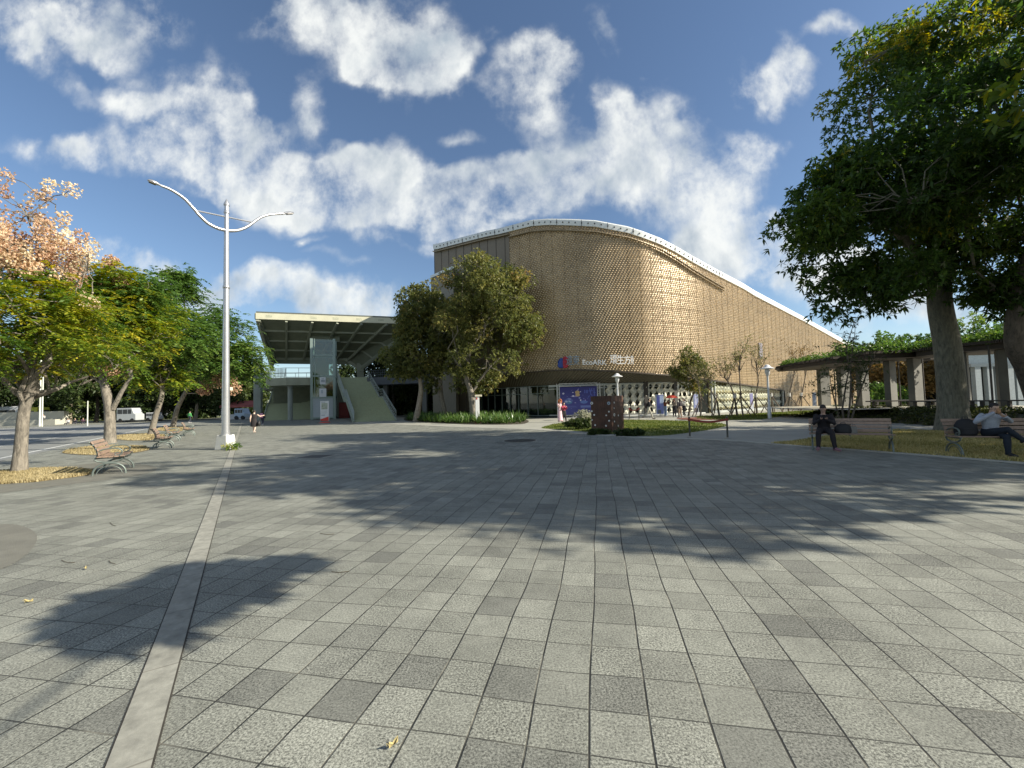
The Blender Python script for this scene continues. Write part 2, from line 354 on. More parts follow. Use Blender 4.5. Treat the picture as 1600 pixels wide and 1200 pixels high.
# long drain-like stone band running to the back
def band(pts_px, name, mat, z):
    L_ = [G(*a).xy for a, b in pts_px]; R_ = [G(*b).xy for a, b in pts_px]
    return sheet(name, [tuple(p) for p in L_]+[tuple(p) for p in R_[::-1]], z, mat)
def band_mat():
    m, t, b = new_mat('band_stone'); L = t.links.new; n_ = t.nodes.new
    tcn = n_('ShaderNodeTexCoord'); mp = n_('ShaderNodeMapping'); mp.inputs['Rotation'].default_value = (0, 0, math.radians(-33)); L(tcn.outputs['Object'], mp.inputs[0])
    br = n_('ShaderNodeTexBrick'); br.offset = 0; br.inputs['Scale'].default_value = 1; br.inputs['Brick Width'].default_value = 6; br.inputs['Row Height'].default_value = .9
    br.inputs['Mortar Size'].default_value = .006; br.inputs['Color1'].default_value = (.29, .285, .24, 1); br.inputs['Color2'].default_value = (.25, .245, .205, 1); br.inputs['Mortar'].default_value = (.18, .17, .14, 1)
    L(mp.outputs[0], br.inputs[0])
    n1_ = n_('ShaderNodeTexNoise'); n1_.inputs['Scale'].default_value = 7; n1_.inputs['Detail'].default_value = 10; n1_.inputs['Roughness'].default_value = .72; L(tcn.outputs['Object'], n1_.inputs[0])
    mr = n_('ShaderNodeMapRange'); mr.inputs[3].default_value = .15; mr.inputs[4].default_value = 1.75; L(n1_.outputs['Fac'], mr.inputs[0])
    vm = n_('ShaderNodeVectorMath'); vm.operation = 'SCALE'; L(br.outputs[0], vm.inputs[0]); L(mr.outputs[0], vm.inputs['Scale']); L(vm.outputs[0], b.inputs['Base Color'])
    b.inputs['Roughness'].default_value = .8
    bp = n_('ShaderNodeBump'); bp.inputs['Strength'].default_value = .4; bp.inputs['Distance'].default_value = .01; L(n1_.outputs['Fac'], bp.inputs['Height']); L(bp.outputs[0], b.inputs['Normal'])
    return m
A0 = G(165, 1200); A1 = G(377, 659); B0 = G(236, 1200); B1 = G(380.5, 659)
dirs = (A1-A0).normalized(); Wb = (B0-A0); Wb = (Wb-dirs*Wb.dot(dirs)).length
pr = Vector((dirs.y, -dirs.x, 0)); s0 = A0-dirs*2
far = A1+dirs*2; WJ = .006
dk = M('joint_dirt', (.05, .045, .035), .9, var=.5, scale=9)
sheet('band_joint', [s0-pr*.009, far-pr*.009, far+pr*(Wb+.009), s0+pr*(Wb+.009)], .004, dk)
sheet('stone_band', [s0, far, far+pr*Wb, s0+pr*Wb], .008, band_mat())

# road on the left with white lines
asph = M('light_asphalt', (.20, .205, .195), .85, var=.14, scale=.35, bump=.3, bscale=60)
r0 = G(-30, 723); r1 = G(162.5, 683.75); rd = (r1-r0).normalized(); rn = Vector((-rd.y, rd.x, 0))
R0 = r0-rd*14; R1 = r0+rd*62
inn = rn*-.45
sheet('road', [R0+inn, R1+inn, R1+rn*40, R0+rn*40], .004, asph)
wl = M('road_paint', (.62, .63, .60), .7, var=.25, scale=4)
def line(off, a, b, wd, name='road_marking'):
    sheet(name, [r0+rd*a+rn*off, r0+rd*b+rn*off, r0+rd*b+rn*(off+wd), r0+rd*a+rn*(off+wd)], .008, wl)
line(0, -13, 61, .13); line(3.2, -6, 58, .12); line(6.3, 2, 12, .12); line(6.3, 17, 27, .12); line(6.3, 32, 42, .12)
line(10.5, -6, 58, .12)

# darker rings and dry grass around the trees on the left
ring_m = M('washed_concrete', (.165, .16, .13), .85, var=.22, scale=3, bump=.5, bscale=90)
soil = M('dry_soil', (.24, .20, .12), .95, var=.3, scale=8, bump=.6, bscale=40)
ROWD = Vector((-.575, .818, 0)); ROWN = Vector((.818, .575, 0))
BEDS = [(G(-5, 746), 2.0, 1.15), (G(150, 704), 3.1, 1.35), (G(222, 684), 4.2, 1.5), (G(268, 672), 5.2, 1.8)]
def ellip(c, a, b, n=40, jit=0, seed=0):
    r = random.Random(seed); o = []
    for k in range(n):
        t = 2*math.pi*k/n; j = 1+r.uniform(-jit, jit)
        p = c+ROWD*math.cos(t)*b*j*1.0+ROWN*math.sin(t)*a*j
        o.append((p.x, p.y))
    return o
def blob(pxs, z, name, mat, kind='structure'):
    return sheet(name, smooth_poly([G(*p)[:2] for p in pxs]), z, mat, kind)
ring_px = [
 [(-120, 775), (-60, 778), (20, 768), (100, 758), (165, 750), (215, 743), (243, 735), (238, 728), (200, 724), (150, 724), (90, 731), (0, 742), (-100, 757)],
 [(-60, 905), (-10, 893), (25, 878), (48, 860), (58, 842), (52, 830), (30, 821), (0, 819), (-60, 822), (-120, 860)],
]
for k, p in enumerate(ring_px): blob(p, .004, 'concrete_ring', ring_m)
bed_px = [
 [(-120, 765), (-60, 768), (0, 757), (50, 754), (100, 748), (135, 743), (150, 737), (120, 733), (70, 733), (20, 736), (-60, 742)],
 [(98, 708), (130, 711), (170, 711.5), (205, 708.5), (232, 703.5), (228, 698), (190, 696.5), (150, 697), (110, 702)],
 [(172, 685), (200, 688.5), (235, 688), (262, 684), (262, 680), (235, 678), (205, 679), (182, 681)],
 [(242, 671.8), (262, 674), (285, 673.5), (298, 670.5), (292, 668.3), (270, 667.6), (250, 669)],
]
for k, p in enumerate(bed_px): blob(p, .008 if k == 0 else .016, 'bed_soil', soil)
# bed ring outlines for others
lawn_m = M('lawn_soil', (.16, .17, .05), .95, var=.35, scale=2.5, bump=.6, bscale=30)
dryl_m = M('dry_lawn_soil', (.34, .29, .15), .95, var=.35, scale=1.2, bump=.6, bscale=30)
lawn_c = [(846, 668.5), (866, 663), (900, 657.6), (960, 656.5), (1030, 657), (1090, 659), (1128, 662), (1135, 665.5), (1118, 670), (1080, 676), (1040, 680.5), (1000, 681.5), (950, 678), (905, 674), (868, 671)]
blob(lawn_c, .010, 'lawn', lawn_m)
lawn_b = [(1090, 650.5), (1130, 649), (1180, 646.3), (1240, 643), (1290, 641), (1268, 646), (1225, 650), (1190, 655.5), (1150, 656.5), (1110, 656), (1088, 654)]
blob(lawn_b, .010, 'lawn', lawn_m)
red_soil = M('red_bark', (.16, .05, .03), .9, var=.4, scale=9)
blob([(1058, 653.4), (1090, 652), (1120, 651.5), (1136, 652.3), (1134, 655), (1105, 656.5), (1070, 656)], .014, 'bark_mulch', red_soil)
lawn_r = [(1205, 693), (1240, 690), (1290, 682), (1345, 675.5), (1400, 672), (1455, 674), (1520, 676), (1600, 679), (1700, 684), (1900, 690), (1900, 745), (1700, 731), (1600, 723), (1500, 715), (1400, 707.4), (1300, 700), (1240, 695.8)]
blob(lawn_r, .010, 'lawn', dryl_m)
# far lawn and hedge ground at the left
blob([(95, 658.5), (200, 656.5), (330, 653.5), (330, 650), (200, 650.5), (60, 654)], .012, 'lawn', lawn_m)

# blades of grass
def grass(name, pxpoly, n, hgt, cols, seed, dens_var=.5, wmul=1.0, zb=.01):
    rng = np.random.default_rng(seed)
    P = np.array([G(*p)[:2] for p in pxpoly]); lo, hi = P.min(0), P.max(0)
    pts = rng.uniform(lo, hi, (n*4, 2))
    x, y = pts[:, 0], pts[:, 1]; ins = np.zeros(len(pts), bool); j = len(P)-1
    for i in range(len(P)):
        c = ((P[i, 1] > y) != (P[j, 1] > y)) & (x < (P[j, 0]-P[i, 0])*(y-P[i, 1])/(P[j, 1]-P[i, 1]+1e-12)+P[i, 0]); ins ^= c; j = i
    pts = pts[ins]
    w_ = np.sin(pts[:, 0]*2.1+1)*np.cos(pts[:, 1]*1.7)+np.sin(pts[:, 0]*.7-pts[:, 1]*.9)
    pts = pts[rng.uniform(-2, 2, len(pts)) < w_+1.2][:n]; m = len(pts)
    dist = np.linalg.norm(pts, axis=1)
    wd = (.004+.0007*dist)*wmul*rng.uniform(.7, 1.3, m); h = hgt*rng.uniform(.4, 1.3, m)
    a = rng.uniform(0, 2*np.pi, m); b = rng.uniform(0, 2*np.pi, m); ln = rng.uniform(.1, .9, m)*h
    base = np.column_stack([pts, np.full(m, zb)])
    s_ = np.column_stack([np.cos(a)*wd, np.sin(a)*wd, np.zeros(m)]); tip = base+np.column_stack([np.cos(b)*ln, np.sin(b)*ln, h])
    V = np.stack([base-s_, base+s_, tip], 1).reshape(-1, 3)
    tint = np.clip(rng.normal(.5, .2, m)+.15*np.sin(pts[:, 0]*1.3+pts[:, 1]), 0, 1)
    o = np_mesh(name, V, 3, leaf_mat(name+'_blades'+str(seed), cols, .25, .6), None, tint); tag(o, kind='stuff'); return o
straw = [(0, (.20, .155, .07)), (.5, (.37, .30, .15)), (1, (.55, .47, .28))]
green = [(0, (.055, .085, .012)), (.5, (.11, .15, .025)), (1, (.25, .24, .06))]
dry = [(0, (.14, .15, .04)), (.35, (.31, .27, .09)), (1, (.62, .52, .25))]
grass('dry_grass', bed_px[0], 26000, .07, straw, 1); grass('dry_grass', bed_px[1], 9000, .07, straw, 2); grass('dry_grass', bed_px[2], 5000, .08, straw, 3); grass('dry_grass', bed_px[3], 3000, .08, straw, 4)
grass('lawn_grass', lawn_c, 26000, .07, green, 5); grass('lawn_grass', lawn_b, 9000, .08, green, 6)
grass('lawn_grass', lawn_r, 60000, .07, dry, 7); grass('lawn_grass', [(95, 658.5), (200, 656.5), (330, 653.5), (330, 650), (200, 650.5), (60, 654)], 8000, .12, green, 8)

# manhole covers
def manhole(px, py, name, label, square, wx, wy, rot=0):
    p = G(px, py); t = thing(name, p, label, 'manhole cover', 'manhole covers in the plaza', rot)
    m1 = MB(); fr = M('cover_frame', (.30, .29, .25), .7, var=.2)
    ci = M('cast_iron_cover', (.055, .055, .05), .6, .4, var=.3, scale=20, bump=.8, bscale=80)
    if square:
        m1.box((0, 0, .006), (wx, wy, .006)); m1.build('frame', fr, t)
        m2 = MB(); m2.box((0, 0, .0125), (wx-.2, wy-.2, .007)); m2.build('lid', ci, t)
    else:
        m1.lathe((0, 0, 0), [(wx/2, .003), (wx/2, .009)], 32); m1.build('frame', fr, t)
        m2 = MB(); m2.lathe((0, 0, 0), [(wx/2-.06, .008), (wx/2-.06, .015)], 32); m2.build('lid', ci, t)
manhole(494, 713.5, 'manhole_cover', 'dark square manhole cover in pale frame at the left edge of the tree shadow', True, 1.05, .95, -YAW)
manhole(812, 688.8, 'manhole_cover', 'round dark manhole cover lying in the shade near the wooden cabinet', False, 1.5, 1.5)

# fallen leaves
leafm = M('dead_leaf', (.46, .38, .17), .8, var=.3, scale=60)
def fallen(px, py, s, rz, label, grp=None):
    p = G(px, py); mb = MB()
    pts = []
    for i in range(9):
        x = -1+2*i/8; wv_ = .38*math.sin(math.pi*(i+.15)/8.3); pts.append((x, wv_))
    vs = []; 
    for x, w_ in pts: vs += [(x*s, -w_*s, .018*abs(x)+.012), (x*s, 0, .006), (x*s, w_*s, .022*abs(x)+.014)]
    fs = []
    for i in range(8): fs += [(3*i, 3*i+1, 3*i+4, 3*i+3), (3*i+1, 3*i+2, 3*i+5, 3*i+4)]
    mb.add(vs, fs); mb.tube([(-s, 0, .02), (-s*1.25, .01, .03), (-s*1.45, .0, .022)], .0016, 5)
    o = mb.build('fallen_leaf', leafm, fixn=False); o.location = (p.x, p.y, .003); o.rotation_euler = (0, 0, rz)
    tag(o, label, 'leaf', grp)
fallen(615, 1167, .026, .9, 'curled tan fallen leaf lying on a paver joint at the bottom of the photo')
fallen(45, 942, .028, .4, 'small fallen leaf on the pavers left of the stone band')
fallen(134, 890, .022, 2.2, 'small brown fallen leaf left of the stone band, near the curved kerb')
twm = M('twig_bark', (.10, .08, .05), .9)
def twig(pxs, label):
    P = [G(*p) for p in pxs]; o0 = P[0]; mb = MB(o0); mb.tube([Vector((p.x, p.y, .007)) for p in P], .003, 5)
    o = mb.build('fallen_twig', twm); o.location = o0; tag(o, label, 'twig', 'twigs lying on the pavers')
twig([(96, 876), (102, 879), (112, 880), (117, 879.5)], 'thin curved twig on the pavers right of the round concrete kerb')
twig([(170, 876.5), (173, 880), (180, 882)], 'short bent twig on the pavers halfway between the concrete ring and stone band')
twig([(172, 817), (176, 821), (181, 822.5)], 'tiny hooked twig on the pavers beyond the round concrete kerb')
twig([(518, 894), (530, 895.5), (546, 893.5)], 'thin straight twig right of the shadow that crosses the stone band')
twig([(500, 834), (512, 836), (522, 835)], 'thin twig on sunny pavers below the tree shadow')
# ================================================================== the big round-nosed hall
plan_px = [(683, 52), (740, 48.4), (800, 45), (850, 43.0), (900, 41.7), (950, 41.0), (1000, 41.05), (1030, 41.6), (1060, 42.6), (1100, 44.4), (1140, 47.4), (1200, 53.1), (1280, 63.4), (1340, 74.1), (1400, 89.3)]
top_px = [(683, 381.5), (720, 371.5), (760, 361), (780, 357), (830, 344), (855, 342), (892, 342.5), (930, 344.5), (980, 354), (1000, 360.5), (1030, 372), (1054, 384.5), (1080, 400), (1120, 422), (1160, 443), (1178, 454.4), (1257, 496.5), (1340, 543.8), (1400, 578)]
lip_px = [(683, 592), (764, 587.5), (800, 583.5), (858, 578.5), (900, 577), (952, 579), (1053, 586), (1085, 590.5), (1110, 593.5), (1225, 609.5), (1226, 642), (1400, 642)]
topx = [p[0] for p in top_px]; topy = [p[1] for p in top_px]; lx_ = [p[0] for p in lip_px]; ly_ = [p[1] for p in lip_px]
pd = {p[0]: p[1] for p in plan_px}
raw = []
for px, d in plan_px: v = D(px, hz_of(px), d); raw.append((v.x, v.y))
cur = np.array(smooth_poly(raw, False, 14))
seg = np.r_[0, np.cumsum(np.linalg.norm(np.diff(cur, axis=0), axis=1))]; LEN = seg[-1]
def plan(s):
    return np.stack([np.interp(s, seg, cur[:, 0]), np.interp(s, seg, cur[:, 1])], -1)
def px_of(x, y, z=CAMH):
    v = Vector((x, y, z-CAMH)); d = v.dot(Fw); return 800+FPX*v.dot(Rt)/d, 600-FPX*v.dot(Up)/d
def heights(S):
    zt, zl = [], []
    for s in S:
        x, y = plan(s); px, _ = px_of(x, y)
        # roll moves the column sideways a little with height: iterate
        for tab_x, tab_y, o in ((topx, topy, zt), (lx_, ly_, zl)):
            z = 10
            for _ in range(4):
                qx, qy = px_of(x, y, z); ty = np.interp(qx, tab_x, tab_y)
                z = D(qx, ty, y).z
            o.append(z)
    return np.array(zt), np.array(zl)
CW = .31; NC = int(LEN/CW); S = np.linspace(0, LEN, NC+1); PT = plan(S)
ZT, ZL = heights(S)
ZL = np.maximum(ZL, .02)
tan = np.gradient(PT, axis=0); tan = tan/np.linalg.norm(tan, axis=1, keepdims=True); NRM = np.stack([tan[:, 1], -tan[:, 0]], -1)  # outward, towards the camera
if NRM[NC//2, 1] > 0: NRM = -NRM
RIM = .68
hall_o = Vector((float(PT[NC//2, 0]), float(PT[NC//2, 1]), 0))
hall = thing('exhibition_hall', hall_o, 'huge hall with rounded golden bottle-textured facade sloping down to the right', 'building')
def s_of_px(px):
    best = min(range(len(S)), key=lambda i: abs(px_of(PT[i, 0], PT[i, 1])[0]-px)); return best
i800 = s_of_px(803); RH = .19
# honeycomb of protruding bottles
V = []; VC = []
rngf = np.random.default_rng(3)
ho = np.array([hall_o.x, hall_o.y, 0])
for i in range(i800, NC):
    p0, p1 = PT[i], PT[i+1]; n_ = (NRM[i]+NRM[i+1])/2
    zt0, zt1 = ZT[i]-RIM+.05, ZT[i+1]-RIM+.05; zl0, zl1 = ZL[i], ZL[i+1]
    off = 0.0
    k0 = int(min(zl0, zl1)/RH)-1; k1 = int(max(zt0, zt1)/RH)+1
    ks = np.arange(k0, k1+1); za = ks*RH+off; zb = za+RH
    a0 = np.clip(za, zl0, zt0); b0 = np.clip(zb, zl0, zt0); a1 = np.clip(za, zl1, zt1); b1 = np.clip(zb, zl1, zt1)
    ok = ((b0-a0) > .01) | ((b1-a1) > .01)
    ks, a0, b0, a1, b1 = ks[ok], a0[ok], b0[ok], a1[ok], b1[ok]; m = len(ks)
    if m == 0: continue
    course = (ks % 8 == 0); vert = (i % 4 == 0)
    q = np.stack([np.column_stack([np.full(m, p0[0]), np.full(m, p0[1]), a0]), np.column_stack([np.full(m, p1[0]), np.full(m, p1[1]), a1]),
                  np.column_stack([np.full(m, p1[0]), np.full(m, p1[1]), b1]), np.column_stack([np.full(m, p0[0]), np.full(m, p0[1]), b0])], 1)
    dep = np.where(course, .0, .016)*(.9 if vert else 1)*rngf.uniform(.7, 1.25, m)
    cen = q.mean(1); cen[:, 2] += -.035+rngf.normal(0, .012, m); jx = rngf.normal(-.02, .03, m)
    cen[:, 0] += n_[0]*dep+tan[i][0]*jx; cen[:, 1] += n_[1]*dep+tan[i][1]*jx
    for a, b in ((0, 1), (1, 2), (2, 3), (3, 0)): V.append(np.stack([q[:, a], q[:, b], cen], 1))
    # cap of each bottle: a small sharp knob
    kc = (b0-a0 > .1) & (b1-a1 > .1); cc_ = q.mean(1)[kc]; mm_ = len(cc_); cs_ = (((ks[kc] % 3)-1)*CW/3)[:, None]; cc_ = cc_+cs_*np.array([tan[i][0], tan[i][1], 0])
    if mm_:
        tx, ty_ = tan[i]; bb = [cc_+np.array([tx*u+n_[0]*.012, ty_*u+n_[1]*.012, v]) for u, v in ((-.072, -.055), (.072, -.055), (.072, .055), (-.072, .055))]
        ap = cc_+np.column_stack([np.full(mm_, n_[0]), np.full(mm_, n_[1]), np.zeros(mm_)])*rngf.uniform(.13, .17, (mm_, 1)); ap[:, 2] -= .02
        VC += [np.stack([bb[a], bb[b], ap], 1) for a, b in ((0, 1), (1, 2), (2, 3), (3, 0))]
V = np.concatenate(V).reshape(-1, 3)-ho
def facade_mat():
    m, t, b = new_mat('honey_bottle_plastic'); L = t.links.new; n_ = t.nodes.new
    tcn = n_('ShaderNodeTexCoord')
    a = n_('ShaderNodeTexNoise'); a.inputs['Scale'].default_value = .35; a.inputs['Detail'].default_value = 5; L(tcn.outputs['Object'], a.inputs[0])
    c = n_('ShaderNodeTexWhiteNoise'); sc_ = n_('ShaderNodeVectorMath'); sc_.operation = 'SNAP'; sc_.inputs[1].default_value = (.31, .31, .19); L(tcn.outputs['Object'], sc_.inputs[0]); L(sc_.outputs[0], c.inputs['Vector'])
    ad = n_('ShaderNodeMath'); ad.operation = 'MULTIPLY_ADD'; L(c.outputs['Value'], ad.inputs[0]); ad.inputs[1].default_value = .32; L(a.outputs['Fac'], ad.inputs[2])
    r = n_('ShaderNodeValToRGB'); r.color_ramp.elements[0].position = .35; r.color_ramp.elements[0].color = (.22, .158, .09, 1); r.color_ramp.elements[1].position = .95; r.color_ramp.elements[1].color = (.42, .318, .19, 1)
    L(ad.outputs[0], r.inputs[0]); L(r.outputs[0], b.inputs['Base Color'])
    b.inputs['Roughness'].default_value = .37; b.inputs['Specular IOR Level'].default_value = .5; b.inputs['Metallic'].default_value = .30
    return m
FM = facade_mat()
fac = np_mesh('bottle_facade', V, 3, FM, hall)
tag(np_mesh('bottle_glint_caps', np.concatenate(VC).reshape(-1, 3)-ho, 3, M('bottle_cap_glint', (.76, .62, .42), .3, .05, var=.15, scale=.8), hall), kind='stuff')  # caps coloured paler than the bottles to paint in the sun glints
# thin joints of the panel frames
mb = MB(hall_o)
def P3(i, z, off=0.0): return Vector((PT[i, 0]+NRM[i, 0]*off, PT[i, 1]+NRM[i, 1]*off, z))
for i in range(i800, NC, 2 if False else 4):
    mb.beam(P3(i, ZL[i]+.02, .02), P3(i, ZT[i]-RIM, .02), .022, .03, (NRM[i, 0], NRM[i, 1], 0))
pf = mb.build('panel_joint', M('bronze_joint', (.25, .17, .08), .5, .3), hall)
# flat shaded side wall with vertical joints
mb = MB(hall_o)
SW = lambda j: 0 if j < s_of_px(745) else ZL[j]
for i in range(0, i800): mb.add([P3(i, SW(i)), P3(i+1, SW(i)), P3(i+1, ZT[i+1]-RIM+.05), P3(i, ZT[i]-RIM+.05)], [(0, 1, 2, 3)])
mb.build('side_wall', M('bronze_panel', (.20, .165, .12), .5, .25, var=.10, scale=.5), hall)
mb = MB(hall_o)
for i in range(0, i800, 4): mb.beam(P3(i, SW(i)+.1, .01), P3(i, ZT[i]-RIM, .01), .05, .04, (NRM[i, 0], NRM[i, 1], 0))
mb.build('wall_joint', M('dark_joint', (.07, .06, .05), .7), hall)
# white rim
whm = M('white_metal_rim', (.72, .74, .72), .4, .1, var=.06, scale=1.5)
mb = MB(hall_o)
for i in range(NC):
    q = []
    for j in (i, i+1):
        o_ = .16; z = ZT[j]
        q.append([P3(j, z-RIM, o_), P3(j, z-.16, o_+.05), P3(j, z-.03, o_-.02), P3(j, z, -.35), P3(j, z-RIM, -.05)])
    for k in range(4): mb.add([q[0][k], q[1][k], q[1][k+1], q[0][k+1]], [(0, 1, 2, 3)])
    mb.add([q[0][0], q[0][4], q[1][4], q[1][0]], [(0, 1, 2, 3)])
mb.add([P3(0, ZT[0]-RIM, .16), P3(0, ZT[0]-.16, .21), P3(0, ZT[0], -.3), P3(0, ZT[0]-RIM, -.3)], [(0, 1, 2, 3)])
mb.build('roof_rim', whm, hall, fixn=False)
mb = MB(hall_o)
for i in range(2, s_of_px(1140), 2):
    z = ZT[i]-.40; mb.box(P3(i, z, .22), (.10, .06, .12), rz=math.atan2(tan[i][1], tan[i][0]))
    if i % 8 == 0: mb.beam(P3(i, ZT[i]-RIM, .20), P3(i, ZT[i]-.1, .22), .04, .02, (NRM[i, 0], NRM[i, 1], 0))
tag(mb.build('vent_slot', M('dark_slot', (.03, .03, .03), .6), hall), kind='stuff')
# lightning rods / rail on the rim
mb = MB(hall_o)
for i in range(0, NC-4, 9): mb.tube([P3(i, ZT[i]-.05, -.3), P3(i, ZT[i]+.28, -.3)], .02, 5)
mb.tube([P3(i, ZT[i]+.14, -.3) for i in range(0, NC, 6)], .012, 4)
mb.build('roof_rail', M('grey_metal', (.35, .36, .36), .4, .6), hall)
# ledge below the rim
lg = M('ledge_bronze', (.30, .24, .15), .45, .3)
mb = MB(hall_o); i1 = s_of_px(1138)
for i in range(i800, i1):
    def lz(j):
        p_ = px_of(PT[j, 0], PT[j, 1])[0]; return ZT[j]-RIM-np.interp(p_, [803, 1000, 1040, 1138], [.62, .5, .55, 1.15])
    mb.beam(P3(i, lz(i), .22), P3(i+1, lz(i+1), .17), .22, .07)
    if i > s_of_px(1030): mb.beam(P3(i, lz(i)-.28, .22), P3(i+1, lz(i+1)-.28, .17), .20, .05)
mb.build('ledge', lg, hall)
mb = MB(hall_o)
for i in range(0, i800): mb.beam(P3(i, ZT[i]-RIM-.30, .15), P3(i+1, ZT[i+1]-RIM-.30, .15), .32, .10)
mb.build('ledge', lg, hall)
# roof and rear walls
bk = [(PT[-1, 0]+12, PT[-1, 1]+34), (PT[NC//2, 0]-8, PT[NC//2, 1]+46), (PT[0, 0]+2, PT[0, 1]+22)]
zb = [ZT[-1], ZT[NC//2]-1, ZT[0]]
mb = MB(hall_o)
for i in range(0, NC, 4):
    j = min(i+4, NC); f0, f1 = i/NC, j/NC
    def bp_(f):
        f = 1-f; k = min(int(f*2), 1); u = f*2-k; return Vector((bk[k][0]*(1-u)+bk[k+1][0]*u, bk[k][1]*(1-u)+bk[k+1][1]*u, 0)), zb[k]*(1-u)+zb[k+1]*u
    (b0, z0), (b1, z1) = bp_(f0), bp_(f1)
    mb.add([P3(i, ZT[i]-.05, -.3), P3(j, ZT[j]-.05, -.3), Vector((b1.x, b1.y, z1-.1)), Vector((b0.x, b0.y, z0-.1))], [(0, 1, 2, 3)])
    mb.add([Vector((b0.x, b0.y, 0)), Vector((b1.x, b1.y, 0)), Vector((b1.x, b1.y, z1-.1)), Vector((b0.x, b0.y, z0-.1))], [(0, 1, 2, 3)])
mb.add([P3(0, 0, -.02), Vector((bk[2][0], bk[2][1], 0)), Vector((bk[2][0], bk[2][1], zb[2]-.1)), P3(0, ZT[0]-.1, -.02)], [(0, 1, 2, 3)])
mb.add([P3(NC, 0, -.02), Vector((bk[0][0], bk[0][1], 0)), Vector((bk[0][0], bk[0][1], zb[0]-.1)), P3(NC, ZT[NC]-.1, -.02)], [(0, 1, 2, 3)])
mb.build('roof', M('roof_sheet', (.5, .5, .48), .6), hall)
# small side block on the left with pale coping
c_ = D(690, 440, 50.5)
mb = MB(hall_o); sb = [D(676, 600, 51).xy, D(712, 600, 47.6).xy, D(724, 600, 54).xy, D(690, 600, 58).xy]
mb.prism([tuple(p) for p in sb], 0, D(690, 431, 50).z); mb.build('side_block', M('side_block_panel', (.24, .21, .16), .6, var=.1), hall)
mb = MB(hall_o); mb.prism([tuple(p+(p-sb[3])*.03) for p in sb], D(690, 431, 50).z, D(690, 427, 50).z); mb.build('coping', whm, hall)

# ---- recessed ground floor
gp_px = [(753, 50.8), (800, 47.0), (858, 44.2), (900, 43.5), (940, 43.2), (1015, 43.4), (1050, 44.1), (1088, 45.6)]
gpl = np.array(smooth_poly([tuple(D(a, hz_of(a), d).xy) for a, d in gp_px], False, 8)); gs = np.r_[0, np.cumsum(np.linalg.norm(np.diff(gpl, axis=0), axis=1))]
def gpt(s): return Vector((float(np.interp(s, gs, gpl[:, 0])), float(np.interp(s, gs, gpl[:, 1])), 0))
def gs_px(px):
    c = [(abs(px_of(*gpt(s).xy)[0]-px), s) for s in np.linspace(0, gs[-1], 800)]; return min(c)[1]
HZ = 3.38
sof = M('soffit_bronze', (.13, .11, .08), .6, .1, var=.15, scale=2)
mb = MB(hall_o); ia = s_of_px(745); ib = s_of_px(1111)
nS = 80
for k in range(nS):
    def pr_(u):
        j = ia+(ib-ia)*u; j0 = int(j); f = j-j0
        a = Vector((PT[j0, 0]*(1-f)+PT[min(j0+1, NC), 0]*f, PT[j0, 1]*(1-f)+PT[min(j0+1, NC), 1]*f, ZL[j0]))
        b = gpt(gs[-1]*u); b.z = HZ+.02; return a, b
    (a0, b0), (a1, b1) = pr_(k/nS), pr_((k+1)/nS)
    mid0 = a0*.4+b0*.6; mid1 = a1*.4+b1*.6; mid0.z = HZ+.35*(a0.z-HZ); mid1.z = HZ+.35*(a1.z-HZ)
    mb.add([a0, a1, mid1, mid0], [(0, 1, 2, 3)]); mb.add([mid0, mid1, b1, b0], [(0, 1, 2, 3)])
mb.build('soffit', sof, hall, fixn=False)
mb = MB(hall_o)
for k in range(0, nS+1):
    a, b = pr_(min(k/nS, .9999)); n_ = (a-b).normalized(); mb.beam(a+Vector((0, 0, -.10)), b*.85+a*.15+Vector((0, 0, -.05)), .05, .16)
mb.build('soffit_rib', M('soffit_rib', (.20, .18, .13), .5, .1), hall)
mb = MB(hall_o)
for i in range(ia, s_of_px(1226)): mb.beam(P3(i, ZL[i]-.05, .06), P3(i+1, ZL[i+1]-.05, .06), .22, .12)
mb.build('lower_edge_trim', M('dark_trim', (.07, .055, .04), .5, .2), hall)
# interior
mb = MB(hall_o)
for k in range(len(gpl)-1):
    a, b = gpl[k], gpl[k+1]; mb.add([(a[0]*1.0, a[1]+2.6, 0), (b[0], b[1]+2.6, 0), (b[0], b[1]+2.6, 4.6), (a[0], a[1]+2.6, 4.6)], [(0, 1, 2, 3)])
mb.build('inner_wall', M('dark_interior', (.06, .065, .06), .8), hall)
# glass shopfront, pale metal frames
frm = M('pale_frame', (.48, .50, .47), .4, .3, var=.06); frd = M('dark_frame', (.10, .12, .11), .5, .2, var=.1)
glz = glass_mat('shop_glass', (.40, .50, .47), .12)
sL = gs_px(858); sR = gs[-1]
def gline(s0_, s1_, n=20): return [gpt(s0_+(s1_-s0_)*k/n) for k in range(n+1)]
def gdir(s):
    t = (gpt(min(s+.05, gs[-1]))-gpt(max(s-.05, 0))).normalized(); return t, Vector((t.y, -t.x, 0))
mb = MB(hall_o)
for a, b in zip(gline(0, sR, 40)[:-1], gline(0, sR, 40)[1:]):
    mb.add([a+Vector((0, 0, .17)), b+Vector((0, 0, .17)), b+Vector((0, 0, HZ)), a+Vector((0, 0, HZ))], [(0, 1, 2, 3)])
mb.build('shop_glass', glz, hall, fixn=False)
mb = MB(hall_o); mdk = MB(hall_o)
s = 0.0
while s < sL-.1:
    t_, n_ = gdir(s); p = gpt(s)+n_*.05; mdk.box(p+Vector((0, 0, 1.77)), (.06, .10, HZ-.15), rz=math.atan2(t_.y, t_.x)); s += 1.25
for z in (.22, 2.55, HZ-.06):
    L_ = gline(0, sL, 14)
    for a, b in zip(L_[:-1], L_[1:]): mdk.beam(a+Vector((0, 0, z))+Vector((0, -.04, 0)), b+Vector((0, 0, z))+Vector((0, -.04, 0)), .10, .07)
mdk.build('window_frame', M('green_grey_frame', (.20, .24, .22), .45, .2), hall)
